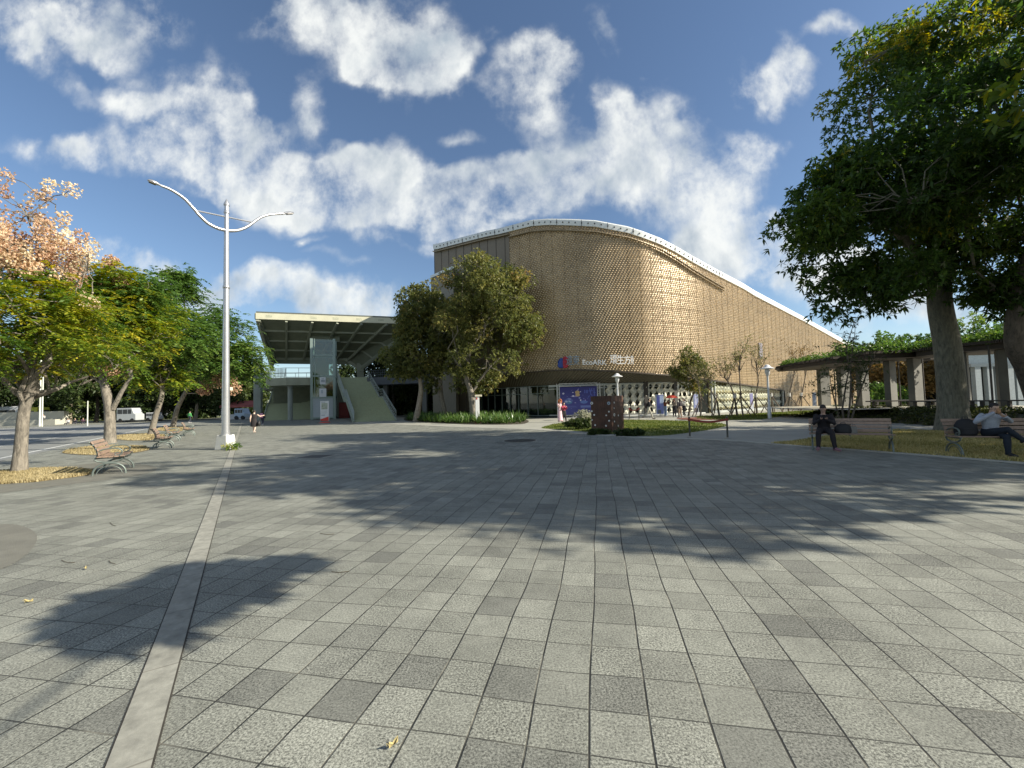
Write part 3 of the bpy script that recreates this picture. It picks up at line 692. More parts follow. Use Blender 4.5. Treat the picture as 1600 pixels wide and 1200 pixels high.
for z, h_ in ((.24, .12), (HZ-.10, .20), (HZ-.42, .07)):
    L_ = gline(sL, sR, 22)
    for a, b in zip(L_[:-1], L_[1:]): mb.beam(a+Vector((0, -.05, z)), b+Vector((0, -.05, z)), .12, h_)
for px_, wd in ((872, .12), (907, .10), (944, .10), (970, .22), (975, .10), (1004, .12), (1012, .30), (1034, .10), (1046, .08), (1058, .40), (1075, .08), (1086, .25)):
    s = gs_px(px_); t_, n_ = gdir(s); mb.box(gpt(s)+n_*.08+Vector((0, 0, 1.77)), (wd, .14, HZ-.2), rz=math.atan2(t_.y, t_.x))
mb.build('entrance_frame', frm, hall)
for px_ in (1008, 1053):
    mb = MB(hall_o); s = gs_px(px_); t_, n_ = gdir(s); mb.box(gpt(s)+n_*.12+Vector((0, 0, 2.2)), (.42, .42, 4.0), rz=math.atan2(t_.y, t_.x))
    mb.build('column', M('dark_column', (.045, .04, .035), .6), hall)
# twisting white screen fins behind the glass
fin = M('cream_fin', (.64, .62, .51), .5, var=.08, scale=1.0)
def fins(mb, A, B, z0, z1f, wdt, nrm, period=1.55, ph=0.0):
    L = (B-A).length; n = max(2, int(L/wdt)); t_ = (B-A)/L
    for k in range(n):
        c = A+t_*((k+.5)*L/n); z1 = z1f((k+.5)/n); m = 14
        prev = None
        for q in range(m+1):
            z = z0+(z1-z0)*q/m; wv_ = .70+.26*math.cos(2*math.pi*(z-z0)/period+ph)
            hw = L/n/2*max(.10, wv_); tw = .22*math.sin(2*math.pi*(z-z0)/period+ph)
            a = c-t_*hw+nrm*tw; b = c+t_*hw-nrm*tw; m_ = c+nrm*.05*wv_
            row = [Vector((a.x, a.y, z)), Vector((m_.x, m_.y, z)), Vector((b.x, b.y, z))]
            if prev: mb.add([prev[0], prev[1], row[1], row[0]], [(0, 1, 2, 3)]); mb.add([prev[1], prev[2], row[2], row[1]], [(0, 1, 2, 3)])
            prev = row
mb = MB(hall_o)
cuts = [gs_px(p) for p in (945, 972, 1006, 1034, 1060, 1082)]
for a, b in zip(cuts[:-1], cuts[1:]):
    t_, n_ = gdir((a+b)/2); A = gpt(a)-n_*.35; B = gpt(b)-n_*.35; fins(mb, A+n_*.55, B+n_*.55, .25, lambda u: HZ-.1, .60, n_, .80)
mb.build('screen_fins', fin, hall, fixn=False)
# flush strip on the right
sa = s_of_px(1114); sbn = s_of_px(1223)
A = P3(sa, 0, -.30); B = P3(sbn, 0, -.30); tt = (B-A).normalized(); nn = Vector((tt.y, -tt.x, 0)); nn = nn if nn.y < 0 else -nn
mb = MB(hall_o); fins(mb, A, B, .25, lambda u: ZL[int(sa+(sbn-sa)*u)]-.1, .66, nn, .9, .6); mb.build('screen_fins', fin, hall, fixn=False)
mb = MB(hall_o); q = -nn*.25
mb.add([A+q, B+q, B+q+Vector((0, 0, ZL[sbn]+.3)), A+q+Vector((0, 0, ZL[sa]+.3))], [(0, 1, 2, 3)]); mb.build('screen_backing', M('ochre_backing', (.36, .32, .19), .7), hall)
mb = MB(hall_o)
mb.add([A+nn*.2, B+nn*.2, B+nn*.2+Vector((0, 0, ZL[sbn])), A+nn*.2+Vector((0, 0, ZL[sa]))], [(0, 1, 2, 3)]); mb.build('shop_glass', glass_mat('clear_glass', (.95, .97, .93), .06), hall)
mb = MB(hall_o)
for i in range(sa, sbn): mb.beam(P3(i, .12, .03), P3(i+1, .12, .03), .3, .24)
for i in (sa-1, sa+1, sbn): mb.box(P3(i, ZL[i]/2, .02), (.12, .2, ZL[i]), rz=math.atan2(tt.y, tt.x))
mb.build('entrance_frame', frm, hall)
mb = MB(hall_o); a = gpt(sR); b = P3(sa-3, 0, -.1)
mb.add([a, b, b+Vector((0, 0, ZL[sa])), a+Vector((0, 0, ZL[sa]))], [(0, 1, 2, 3)])
b2 = P3(sbn, 0, -.35); b3 = P3(sbn+5, 0, .01)
mb.build('return_wall', M('dark_return', (.09, .10, .09), .7), hall)
# entrance platform with white step line
mb = MB(hall_o); L_ = gline(gs_px(940), sR, 12)
pl = [(p.x, p.y+.1) for p in L_]+[(p.x+(.2 if i else 0), p.y-1.9) for i, p in enumerate(L_[::-1])]
mb.prism(pl, .006, .15); mb.build('entrance_platform', M('grey_paving', (.33, .33, .31), .8), hall)
mb = MB(hall_o)
for a, b in zip(L_[:-1], L_[1:]): mb.beam(a+Vector((0, -1.9, .10)), b+Vector((0, -1.9, .10)), .14, .11)
mb.build('step_nosing', M('white_stone', (.62, .62, .58), .7), hall)
# small dark louvre and marks on the facade
i = s_of_px(1191.5); mb = MB(hall_o)
za = D(1191, 560, PT[i, 1]).z; zb_ = D(1191, 536, PT[i, 1]).z
mb.box(P3(i, (za+zb_)/2, .10), (.9, .08, zb_-za), rz=math.atan2(tt.y, tt.x)); mb.build('louvre', M('louvre_grey', (.17, .15, .17), .6), hall)

# ---- sign letters on the facade
def text_mesh(body, size, depth, bold=0.0):
    cu = bpy.data.curves.new('lettering', 'FONT'); cu.body = body; cu.size = size; cu.extrude = depth; cu.offset = bold; cu.align_x = 'LEFT'
    o = bpy.data.objects.new('tmp', cu); COL.objects.link(o)
    bpy.context.view_layer.update(); dg = bpy.context.evaluated_depsgraph_get()
    me = bpy.data.meshes.new_from_object(o.evaluated_get(dg)); bpy.data.objects.remove(o); return me
def put_text(body, size, bold, px0, px1, pyb, mat, name, parent, pyh=None):
    me = text_mesh(body, size, .05, bold)
    xs = [v.co.x for v in me.vertices]; x0, x1 = min(xs), max(xs)
    i0, i1_ = s_of_px(px0), s_of_px(px1); a = P3(i0, 0, .62); b = P3(i1_, 0, .62); za_, zb2 = D(px0, pyb[0], a.y).z, D(px1, pyb[1], b.y).z
    a.z = za_; b.z = zb2; t_ = (b-a); k = t_.length/(x1-x0); t_.normalize(); n_ = Vector((t_.y, -t_.x, 0)).normalized()
    if n_.y > 0: n_ = -n_
    up_ = Vector((0, 0, 1)); ys = [v.co.y for v in me.vertices]; y0, y1 = min(ys), max(ys)
    ky = k if pyh is None else pyh/(y1-y0)
    for v in me.vertices:
        c = v.co; v.co = a+t_*(c.x-x0)*k+up_*(c.y-(y0 if pyh else 0))*ky+n_*(c.z) - Vector(parent.location)
    me.materials.clear(); me.materials.append(mat)
    o = bpy.data.objects.new(name, me); COL.objects.link(o); o.parent = parent; return o
i0 = s_of_px(930); so_ = P3(i0, 5, .25)
sign = thing('facade_sign', so_, 'white lettered sign with blue and red emblem above the hall entrance', 'sign')
wl_ = M('white_letters', (.90, .90, .88), .5, var=.03); gl_ = M('grey_blue_letters', (.20, .26, .32), .4, .3, var=.03)
put_text('EcoARK', 1.0, .012, 913.5, 951, (569.5, 570), wl_, 'letters', sign)
for ch_, xa_, xb2 in (('環', 955, 963), ('生', 964.6, 972.2), ('方', 974, 981.8), ('舟', 983.3, 991)): put_text(ch_, 1.0, 0, xa_, xb2, (568.5+(xa_-955)*.03,)*2, wl_, 'letters', sign, .86)
put_text('遠東', 1.0, 0, 890.5, 911, (570.5, 570.3), gl_, 'letters', sign, .95)
def facpt(px, py, off=.2):
    i = s_of_px(px); p = P3(i, 0, off); return D(px, py, p.y)
def flat_shape(pts, mat, name, parent, off=.2, th=.12):
    P = [facpt(*p, off) for p in pts]; mb = MB(parent.location); n_ = (P[1]-P[0]).cross(P[2]-P[0]).normalized()
    if n_.y > 0: n_ = -n_
    mb.slab(P, n_, th); return mb.build(name, mat, parent)
blu = M('emblem_blue', (.02, .06, .30), .4, var=.05); red = M('emblem_red', (.42, .02, .05), .4, var=.05)
lobe = lambda cx, cy, a, b: [(cx+a*math.cos(t), cy+b*math.sin(t)) for t in np.linspace(0, 2*math.pi, 16, endpoint=False)]
flat_shape([(874, 562.5), (876, 560.5), (879.8, 560.3), (880.2, 575), (877.5, 575.4), (873.6, 575), (871.6, 573), (872.5, 570), (871.8, 567)], blu, 'emblem_blue_half', sign)
flat_shape([(879.6, 558.5), (882, 556.6), (886, 557.2), (887.4, 560), (886, 562.6), (880, 562.8)], red, 'emblem_red_bar', sign, .22)
flat_shape([(880, 563.4), (887.3, 563.2), (888.4, 565.5), (887.2, 568), (880.2, 568)], red, 'emblem_red_bar', sign, .22)
flat_shape([(880.2, 568.8), (887.6, 568.8), (888, 572), (885.6, 574.8), (881, 575)], red, 'emblem_red_bar', sign, .22)

# ---- truss-framed banner
bP = D(871.5, 649.5, 42.6); bQ = D(938.5, 649.5, 42.1); bP.z = 0; bQ.z = 0
bt = (bQ-bP).normalized(); bn = Vector((bt.y, -bt.x, 0)); bw = (bQ-bP).length; bh0 = D(872, 600.3, 42.6).z; bh1 = D(938, 597.5, 42.1).z; bh = (bh0+bh1)/2
ban = thing('event_banner', (bP+bQ)/2, 'dark blue printed backdrop in a silver truss frame beside the hall entrance', 'banner')
mb = MB(ban.location); alu = M('truss_aluminium', (.62, .63, .62), .35, .5, var=.05)
def truss(mb, a, b, s_, n):
    ax = (b-a).normalized(); y = bn; z = ax.cross(y)
    cs = [a+y*s_*i+z*s_*j for i in (-.5, .5) for j in (-.5, .5)]; d = b-a
    for c in cs: mb.tube([c, c+d], .028, 6)
    for k in range(n):
        for (p, q) in ((0, 1), (2, 3), (0, 2), (1, 3)):
            u, v = (p, q) if k % 2 else (q, p); mb.tube([cs[u]+d*(k/n), cs[v]+d*((k+1)/n)], .014, 4, cap=False)
up3 = Vector((0, 0, 1))
for c in (bP+bt*.12, bQ-bt*.12): truss(mb, c+up3*.02, c+up3*bh, .26, 14)
truss(mb, bP+bt*.25+up3*(bh-.13), bQ-bt*.25+up3*(bh-.13), .26, 18)
truss(mb, bP+bt*.25+up3*.15, bQ-bt*.25+up3*.15, .22, 18)
mb.build('truss_frame', alu, ban)
pw = bw-.5
def bpos(u, v, o=0.0): return bP+bt*(.25+u*pw)+up3*(.28+v*(bh-.62))+bn*(.02+o)
mb = MB(ban.location); mb.slab([bpos(0, 0), bpos(1, 0), bpos(1, 1), bpos(0, 1)], bn, .015)
def banner_mat():
    m, t, b = new_mat('night_print'); L = t.links.new; tcn = t.nodes.new('ShaderNodeTexCoord'); s = t.nodes.new('ShaderNodeSeparateXYZ'); L(tcn.outputs['Object'], s.inputs[0])
    r = t.nodes.new('ShaderNodeValToRGB'); mr = t.nodes.new('ShaderNodeMapRange'); mr.inputs[2].default_value = bh; L(s.outputs[2], mr.inputs[0]); L(mr.outputs[0], r.inputs[0])
    r.color_ramp.elements[0].color = (.045, .055, .22, 1); r.color_ramp.elements[1].color = (.014, .012, .12, 1)
    k = r.color_ramp.elements.new(.35); k.color = (.06, .06, .26, 1)
    L(r.outputs[0], b.inputs['Base Color']); b.inputs['Roughness'].default_value = .5; return m
mb.build('print_sheet', banner_mat(), ban)
def bshape(pts, col, name='printed_shape', o=.02):
    mb = MB(ban.location); P = [bpos(u, v, o) for u, v in pts]; mb.slab(P, bn, .006); mb.build(name, M('print_%.2f_%.2f_%.2f' % col, col, .5, var=.12, scale=9), ban)
ov = lambda cx, cy, a, b, n=18, ph=0, w=0: [(cx+a*(1+w*math.sin(5*t))*math.cos(t+ph), cy+b*(1+w*math.cos(4*t))*math.sin(t+ph)) for t in np.linspace(0, 2*math.pi, n, endpoint=False)]
bshape(ov(.475, .80, .062, .065), (.50, .34, .16)); bshape(ov(.48, .71, .06, .055), (.52, .36, .18), o=.025); bshape([(.46, .86), (.50, .93), (.52, .925), (.485, .85)], (.30, .26, .45), o=.03)
bshape(ov(.40, .66, .11, .022, w=.1), (.26, .22, .45), o=.018); bshape(ov(.36, .675, .03, .022), (.70, .68, .85), o=.026); bshape(ov(.355, .80, .018, .014), (.7, .7, .85))
bshape(ov(.56, .82, .012, .02), (.7, .7, .85)); bshape(ov(.53, .60, .03, .03, w=.2), (.25, .28, .55))
bshape(ov(.10, .77, .03, .03, w=.25), (.5, .48, .62)); bshape(ov(.24, .50, .11, .10, w=.12), (.10, .13, .36)); bshape(ov(.17, .48, .04, .035), (.42, .44, .62), o=.026)
bshape(ov(.24, .445, .09, .05, w=.05), (.09, .20, .38), o=.024); bshape([(.22, .50), (.255, .52), (.31, .46), (.26, .455)], (.40, .52, .68), o=.03); bshape(ov(.26, .57, .05, .025, w=.1), (.22, .25, .50), o=.028)
bshape(ov(.64, .45, .10, .055, w=.08), (.12, .20, .50)); bshape(ov(.555, .52, .018, .022), (.8, .85, .95), o=.026); bshape(ov(.68, .515, .014, .02), (.45, .3, .65), o=.026); bshape(ov(.64, .57, .012, .016), (.3, .28, .6), o=.026)
bshape(ov(.41, .43, .016, .014), (.5, .45, .65)); bshape([(.55, .25), (.86, .25), (.86, .33), (.55, .33)], (.16, .20, .48))
bshape([(.17, .30), (.42, .30), (.42, .315), (.17, .315)], (.12, .14, .38)); bshape([(.17, .27), (.46, .27), (.46, .282), (.17, .282)], (.12, .14, .38)); bshape([(.30, .13), (.9, .13), (.9, .14), (.30, .14)], (.12, .13, .40))
for (u, v) in ((.09, .62), (.20, .66), (.33, .88), (.62, .70), (.74, .56), (.30, .22), (.44, .12), (.12, .20), (.68, .18), (.9, .9)): bshape(ov(u, v, .006, .007, 8), (.45, .45, .75))
for (x0, y0, x1, y1) in ((.80, .93, .83, .70), (.86, .93, .83, .82), (.76, .84, .90, .84), (.79, .68, .75, .60), (.85, .72, .86, .62), (.92, .93, .92, .66), (.90, .78, .96, .78), (.67, .88, .67, .76), (.71, .88, .71, .76), (.74, .88, .74, .76)):
    d_ = Vector((x1-x0, y1-y0)).normalized()*.008; bshape([(x0-d_.y, y0+d_.x), (x1-d_.y, y1+d_.x), (x1+d_.y, y1-d_.x), (x0+d_.y, y0-d_.x)], (.10, .14, .48), 'printed_stroke')
# ================================================================== TREES
def bark_mat(name, a, b_, scale=5):
    if name in MATS: return MATS[name]
    m, t, b = new_mat(name); MATS[name] = m; L = t.links.new
    tcn = t.nodes.new('ShaderNodeTexCoord'); mp = t.nodes.new('ShaderNodeMapping'); mp.inputs['Scale'].default_value = (1, 1, .28); L(tcn.outputs['Object'], mp.inputs[0])
    n = t.nodes.new('ShaderNodeTexNoise'); n.inputs['Scale'].default_value = scale*2.2; n.inputs['Detail'].default_value = 8; n.inputs['Roughness'].default_value = .7; n.inputs['Distortion'].default_value = .5; L(mp.outputs[0], n.inputs[0])
    r = t.nodes.new('ShaderNodeValToRGB'); r.color_ramp.elements[0].position = .34; r.color_ramp.elements[0].color = (*a, 1); r.color_ramp.elements[1].position = .66; r.color_ramp.elements[1].color = (*b_, 1)
    L(n.outputs['Fac'], r.inputs[0]); L(r.outputs[0], b.inputs['Base Color']); b.inputs['Roughness'].default_value = .9
    bp = t.nodes.new('ShaderNodeBump'); bp.inputs['Strength'].default_value = .8; bp.inputs['Distance'].default_value = .04; L(n.outputs['Fac'], bp.inputs['Height']); L(bp.outputs[0], b.inputs['Normal'])
    return m
BK = bark_mat('grey_brown_bark', (.085, .075, .06), (.30, .265, .21))
BKD = bark_mat('dark_bark', (.05, .042, .032), (.16, .13, .10))
BKL = bark_mat('pale_bark', (.18, .15, .11), (.42, .36, .27))
def bez(a, b, c, n):
    return [a*(1-t)**2+b*2*t*(1-t)+c*t*t for t in [i/n for i in range(n+1)]]
def knot(rng, p, k): return p+Vector((rng.gauss(0, k), rng.gauss(0, k), rng.gauss(0, k)))
def limb(mb, a, c, r0, r1, rng, wob=.06, rise=.35, n=7, seg=7):
    a = Vector(a); c = Vector(c); L = (c-a).length
    m = a.lerp(c, .5)+Vector((0, 0, rise*L*.35))*(1 if c.z > a.z else .3)
    pts = bez(a, m, c, n); pts = [pts[0]]+[knot(rng, p, wob*L*.12) for p in pts[1:-1]]+[pts[-1]]
    mb.tube(pts, [r0+(r1-r0)*(i/n) for i in range(n+1)], seg); return pts
def clusters(center, radii, n, rng, inner=.45, zmin=None, flat=1.0, lump=.18):
    o = []
    while len(o) < n:
        d = unit(rng.normal(size=3)); r = rng.uniform(inner, 1)**.6
        f = 1+lump*math.sin(d[0]*5+center[0])*math.cos(d[1]*4+d[2]*3+center[1])
        p = np.array(center)+d*np.array(radii)*r*f
        if zmin is not None and p[2] < zmin: continue
        o.append(p)
    return np.array(o)
def leaves_rosette(C, crad, per, k, ll, lw, rng, up=.3, cen=None):
    """per twig tips per cluster, k leaves per twig"""
    n = len(C)*per; base = np.repeat(C, per, 0); d = unit(rng.normal(size=(n, 3))); cr_ = np.repeat(crad, per)[:, None]
    rr = rng.uniform(.15, 1, (n, 1))**.5
    tip = base+d*cr_*rr*np.array([1, 1, .72])
    o = unit(d+np.array([0, 0, up])+rng.normal(size=(n, 3))*.3)
    T = np.repeat(tip, k, 0); O = np.repeat(o, k, 0); m = n*k
    dr = unit(O*.55+rng.normal(size=(m, 3))*.75)
    s = unit(np.cross(dr, unit(rng.normal(size=(m, 3))+np.array([0, 0, 1.2]))))
    L = ll*rng.uniform(.6, 1.25, (m, 1)); W = lw*rng.uniform(.7, 1.2, (m, 1))
    droop = np.array([0, 0, -1])*L*.18
    a = T; b = T+dr*L*.45+s*W*.5; c = T+dr*L+droop; e = T+dr*L*.45-s*W*.5
    V = np.stack([a, b, c, e], 1).reshape(-1, 3)
    return V, np.repeat(np.arange(len(C)), per*k), T
def fronds(C, crad, per, pairs, fl, ll, lw, rng, droop=.5):
    """compound leaves: an arching axis with leaflet pairs"""
    n = len(C)*per; base = np.repeat(C, per, 0); d = unit(rng.normal(size=(n, 3))*np.array([1, 1, .6])); cr_ = np.repeat(crad, per)[:, None]
    st = base+d*cr_*rng.uniform(.1, .85, (n, 1))
    ax = unit(np.column_stack([d[:, 0], d[:, 1], d[:, 2]*.4+.1])+rng.normal(size=(n, 3))*.25)
    sd_ = unit(np.cross(ax, np.tile([0, 0, 1.], (n, 1)))); FL = fl*rng.uniform(.7, 1.2, (n, 1)); Q = []
    for i in range(pairs):
        u = (i+.8)/pairs; c = st+ax*FL*u+np.array([0, 0, -1])*FL*droop*u*u
        for sg in (-1, 1):
            dr = unit(sd_*sg*.9+ax*.45+np.array([0, 0, -.35])+rng.normal(size=(n, 3))*.12)
            s = unit(np.cross(dr, np.tile([0, 0, 1.], (n, 1))+rng.normal(size=(n, 3))*.35)); L = ll*(1-.35*abs(u-.45))*rng.uniform(.8, 1.2, (n, 1))
            Q.append(np.stack([c, c+dr*L*.5+s*lw*.5, c+dr*L, c+dr*L*.5-s*lw*.5], 1))
    V = np.stack(Q, 1).reshape(-1, 3)
    return V, np.repeat(np.arange(len(C)), per*pairs*2), None
def capsules(C, crad, per, sz, rng):
    """papery seed capsules in upright sprays"""
    n = len(C)*per; base = np.repeat(C, per, 0); d = unit(rng.normal(size=(n, 3))); cr_ = np.repeat(crad, per)[:, None]
    p = base+d*cr_*rng.uniform(.2, 1, (n, 1))**.6*np.array([1, 1, 1.1]); Q = []
    for _ in range(2):
        a = unit(rng.normal(size=(n, 3))); b = unit(np.cross(a, unit(rng.normal(size=(n, 3))))); s = sz*rng.uniform(.6, 1.15, (n, 1))
        Q.append(np.stack([p-a*s*.5, p+b*s*.45, p+a*s*.5, p-b*s*.45], 1))
    V = np.stack(Q, 1).reshape(-1, 3); return V, np.repeat(np.arange(len(C)), per*2), None
def make_tree(name, base, label, trunk, rads, groups, bark=BK, group=None, seed=1, cat='tree', nl=None, flare=1.35, extra_limbs=()):
    """trunk: list of points (world). groups: list of dict(kind, C, ...)"""
    rng = random.Random(seed); nrng = np.random.default_rng(seed); base = Vector(base)
    t = thing(name, base, label, cat, group); mb = MB(base)
    T = [Vector(p) for p in trunk]
    pts = smooth_poly  # noqa
    P3_ = []
    for i in range(len(T)-1):
        p0, p1, p2, p3 = T[max(i-1, 0)], T[i], T[i+1], T[min(i+2, len(T)-1)]
        for k in range(5):
            u = k/5; P3_.append(.5*((2*p1)+(-p0+p2)*u+(2*p0-5*p1+4*p2-p3)*u*u+(-p0+3*p1-3*p2+p3)*u**3))
    P3_.append(T[-1]); R_ = np.interp(np.linspace(0, len(T)-1, len(P3_)), range(len(T)), rads)
    R_ = [r*(1+(flare-1)*max(0, 1-i/3)) for i, r in enumerate(R_)]
    P3_ = [P3_[0]-Vector((0, 0, .1))]+P3_; R_ = [R_[0]*1.1]+list(R_)
    mb.tube(P3_, R_, 14)
    allC = np.concatenate([g_['C'] for g_ in groups]) if groups else np.zeros((0, 3))
    top = T[-1]; rt = rads[-1]
    # main limbs to spread-out cluster centres, then twigs
    n1 = min(len(allC), nl or max(6, len(allC)//9))
    if len(allC):
        idx = [int(nrng.integers(len(allC)))]
        dmin = np.linalg.norm(allC-allC[idx[0]], axis=1)
        while len(idx) < n1: j = int(dmin.argmax()); idx.append(j); dmin = np.minimum(dmin, np.linalg.norm(allC-allC[j], axis=1))
        ends = []
        src = P3_[int(len(P3_)*.62):]
        for a_, b_, r_ in extra_limbs: limb(mb, a_, b_, r_, r_*.55, rng, n=8, seg=9)
        for j in idx:
            e = Vector(allC[j]); s = rng.choice(src[-max(2, len(src)//2):] if not extra_limbs else src+[Vector(x[1]) for x in extra_limbs])
            if (e-s).length < .5: s = src[0]
            lp = limb(mb, s, s.lerp(e, .93), rt*rng.uniform(.38, .6), max(.012, rt*.07), rng, wob=.5); ends.append(lp)
        nodes = [p for lp in ends for p in lp[3:]]
        NP = np.array([tuple(p) for p in nodes])
        for j in range(len(allC)):
            if j in idx: continue
            k = int(np.linalg.norm(NP-allC[j], axis=1).argmin()); limb(mb, nodes[k], Vector(allC[j]), max(.012, rt*.13), .008, rng, n=4, seg=5, wob=.5)
    tr = mb.build('trunk', bark, t, smooth=True, fixn=False)
    bo = np.array(base)
    for g_ in groups:
        C = g_['C']; crad = g_.get('crad', np.full(len(C), 1.0))
        if np.isscalar(crad): crad = crad*nrng.uniform(.75, 1.25, len(C))
        if g_['kind'] == 'ros': V, ci, _ = leaves_rosette(C, crad, g_['per'], g_['k'], g_['ll'], g_['lw'], nrng)
        elif g_['kind'] == 'fr': V, ci, _ = fronds(C, crad, g_['per'], g_['k'], g_['fl'], g_['ll'], g_['lw'], nrng)
        else: V, ci, _ = capsules(C, crad, g_['per'], g_['ll'], nrng)
        ct = nrng.normal(g_.get('tm', .5), g_.get('tv', .16), len(C))
        tint = np.clip(ct[ci]+nrng.normal(0, .12, len(ci))+g_.get('tx', lambda V_: 0)(V[::4]), 0, 1)
        np_mesh(g_.get('name', 'crown'), V-bo, 4, g_['mat'], t, tint)
    return t
LM_big = leaf_mat('big_tree_leaf', [(0, (.028, .058, .014)), (.5, (.062, .115, .022)), (.85, (.15, .20, .028)), (1, (.42, .35, .04))], .50, .45, .35)
LM_camph = leaf_mat('olive_leaf', [(0, (.07, .088, .028)), (.5, (.155, .172, .052)), (.85, (.26, .235, .07)), (1, (.36, .25, .09))], .38, .5)
LM_gold = leaf_mat('rain_tree_leaf', [(0, (.045, .095, .015)), (.4, (.11, .19, .024)), (.75, (.26, .29, .03)), (1, (.52, .42, .04))], .4, .45)
LM_fgreen = leaf_mat('fresh_green_leaf', [(0, (.045, .095, .02)), (.6, (.105, .19, .04)), (1, (.22, .28, .055))], .35, .45)
LM_pink = leaf_mat('seed_capsule', [(0, (.42, .24, .16)), (.35, (.62, .43, .28)), (.75, (.78, .63, .44)), (1, (.82, .73, .54))], .35, .6)
LM_dark = leaf_mat('dark_green_leaf', [(0, (.018, .034, .010)), (.6, (.045, .070, .018)), (1, (.10, .115, .03))], .25, .5)
LM_brown = leaf_mat('autumn_brown_leaf', [(0, (.10, .07, .02)), (.6, (.22, .15, .05)), (1, (.36, .22, .08))], .3, .5)
nr = np.random.default_rng(11)
def ell_px(cx, cy, d, rx, ry, ryd=None):
    """ellipsoid centre and radii from an apparent size at distance d"""
    c = D(cx, cy, d); return np.array(c), (rx*d/FPX, (ryd if ryd else rx)*d/FPX, ry*d/FPX)
# ---- right big tree
b0 = G(1490, 673)
c1, r1_ = ell_px(1480, 160, 17.5, 170, 170); c2, r2_ = ell_px(1390, 345, 16.5, 150, 110); c3, r3_ = ell_px(1560, 330, 17, 120, 150); c4, r4_ = ell_px(1365, 445, 16.3, 75, 48); c5, r5_ = ell_px(1520, 60, 17.5, 110, 95); c6, r6_ = ell_px(1440, 250, 14.5, 120, 110); c7, r7_ = ell_px(1580, 440, 15.5, 70, 60)
Cb = np.concatenate([clusters(c1, r1_, 70, nr), clusters(c2, r2_, 70, nr, .3), clusters(c3, r3_, 60, nr), clusters(c4, r4_, 26, nr, .2), clusters(c5, r5_, 36, nr), clusters(c6, r6_, 50, nr), clusters(c7, r7_, 16, nr, .2),
   clusters(np.array(D(1275, 345, 15.5)), (1.3, 1.3, .7), 9, nr, .2), clusters(np.array(D(1300, 290, 16)), (1.1, 1.1, 1.0), 8, nr, .2), clusters(np.array(D(1440, 70, 17)), (1.5, 1.5, 1.2), 10, nr, .2)])
trunk = [b0, D(1487, 610, b0.y), D(1480, 540, b0.y-.1), D(1468, 470, b0.y-.2), D(1470, 400, b0.y-.4), D(1480, 320, b0.y-.4)]
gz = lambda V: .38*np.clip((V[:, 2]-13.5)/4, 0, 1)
make_tree('broadleaf_tree', b0, 'tall dark evergreen tree with thick mossy trunk towering behind the benches at right', trunk, [.52, .47, .44, .40, .34, .22],
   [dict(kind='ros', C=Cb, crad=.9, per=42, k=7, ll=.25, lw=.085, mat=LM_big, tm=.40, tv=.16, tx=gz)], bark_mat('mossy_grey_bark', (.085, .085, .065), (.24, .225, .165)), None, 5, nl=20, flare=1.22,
   extra_limbs=((D(1468, 470, 17.6), D(1400, 360, 16.6), .16), (D(1470, 440, 17.6), D(1540, 330, 17), .17), (D(1468, 430, 17.5), D(1440, 260, 15.5), .14)))
# tree whose dark leaning trunk shows at the right edge, crown mostly outside the photo
b1 = Vector((16.6, 12.6, 0)); b1 = G(1652, 676)
Cc = np.concatenate([clusters((21.5, 14.5, 9.5), (5.2, 5.2, 4.2), 80, nr), clusters((24, 9.5, 9), (5.5, 5, 3.6), 60, nr)])
make_tree('broadleaf_tree', b1, 'dark trunk leaning left at the right edge behind the second bench', [b1, D(1632, 625, b1.y), D(1606, 575, b1.y-.3), D(1585, 530, b1.y-.6), D(1596, 440, b1.y-.8), D(1630, 350, b1.y-1)], [.70, .5, .34, .27, .22, .16],
   [dict(kind='ros', C=Cc, crad=1.0, per=22, k=6, ll=.30, lw=.11, mat=LM_big, tm=.4)], BKD, None, 9, nl=14, flare=1.3)
# trees outside the frame at right and behind: only their shadows reach the plaza
def off_tree(x, y, h, r, n, seed, label, low=.55, per=16, group='park trees outside the picture'):
    C = clusters((x, y, h-r*.8), (r, r, r*.85), n, np.random.default_rng(seed), .2)
    make_tree('broadleaf_tree', (x, y, 0), label, [(x, y, 0), (x+.1, y, h*.25), (x, y+.1, h*.5)], [.3, .24, .2], [dict(kind='ros', C=C, crad=1.0, per=per, k=6, ll=.32, lw=.16, mat=LM_big)], BK, group, seed, nl=10)
off_tree(18.5, 8.5, 17.0, 6.0, 120, 21, 'tallest evergreen tree just outside the right edge shading the plaza', per=38)
off_tree(15.5, 6.8, 12.5, 4.6, 80, 22, 'evergreen tree outside the right edge nearest the camera', per=36)
off_tree(26.0, 9.0, 15.5, 6.0, 110, 23, 'evergreen tree outside the right edge beyond the benches', per=34)
off_tree(34.0, 13.5, 17.0, 6.0, 110, 25, 'evergreen tree outside the right edge behind the pergola end', per=34)
off_tree(31.0, 8.0, 17.0, 6.0, 100, 24, 'farthest evergreen tree outside the right edge', per=34)
def shadow_src(px, py, z):
    g_ = G(px, py); k = z/SUN.z; return (g_.x+SUN.x*k, g_.y+SUN.y*k, z)
src_ = [shadow_src(*a) for a in ((195, 985, 4.3), (235, 965, 4.5), (150, 965, 4.4), (285, 930, 4.6), (335, 905, 4.8), (385, 895, 4.6), (430, 885, 4.7), (300, 895, 5.0), (250, 920, 5.0), (350, 925, 4.4), (185, 940, 4.8))]
bx_ = np.mean([p[0] for p in src_])
C = np.concatenate([np.array(src_), clusters((bx_-7.5, -8, 6.2), (2.4, 2.0, 2.0), 36, nr, .2)])
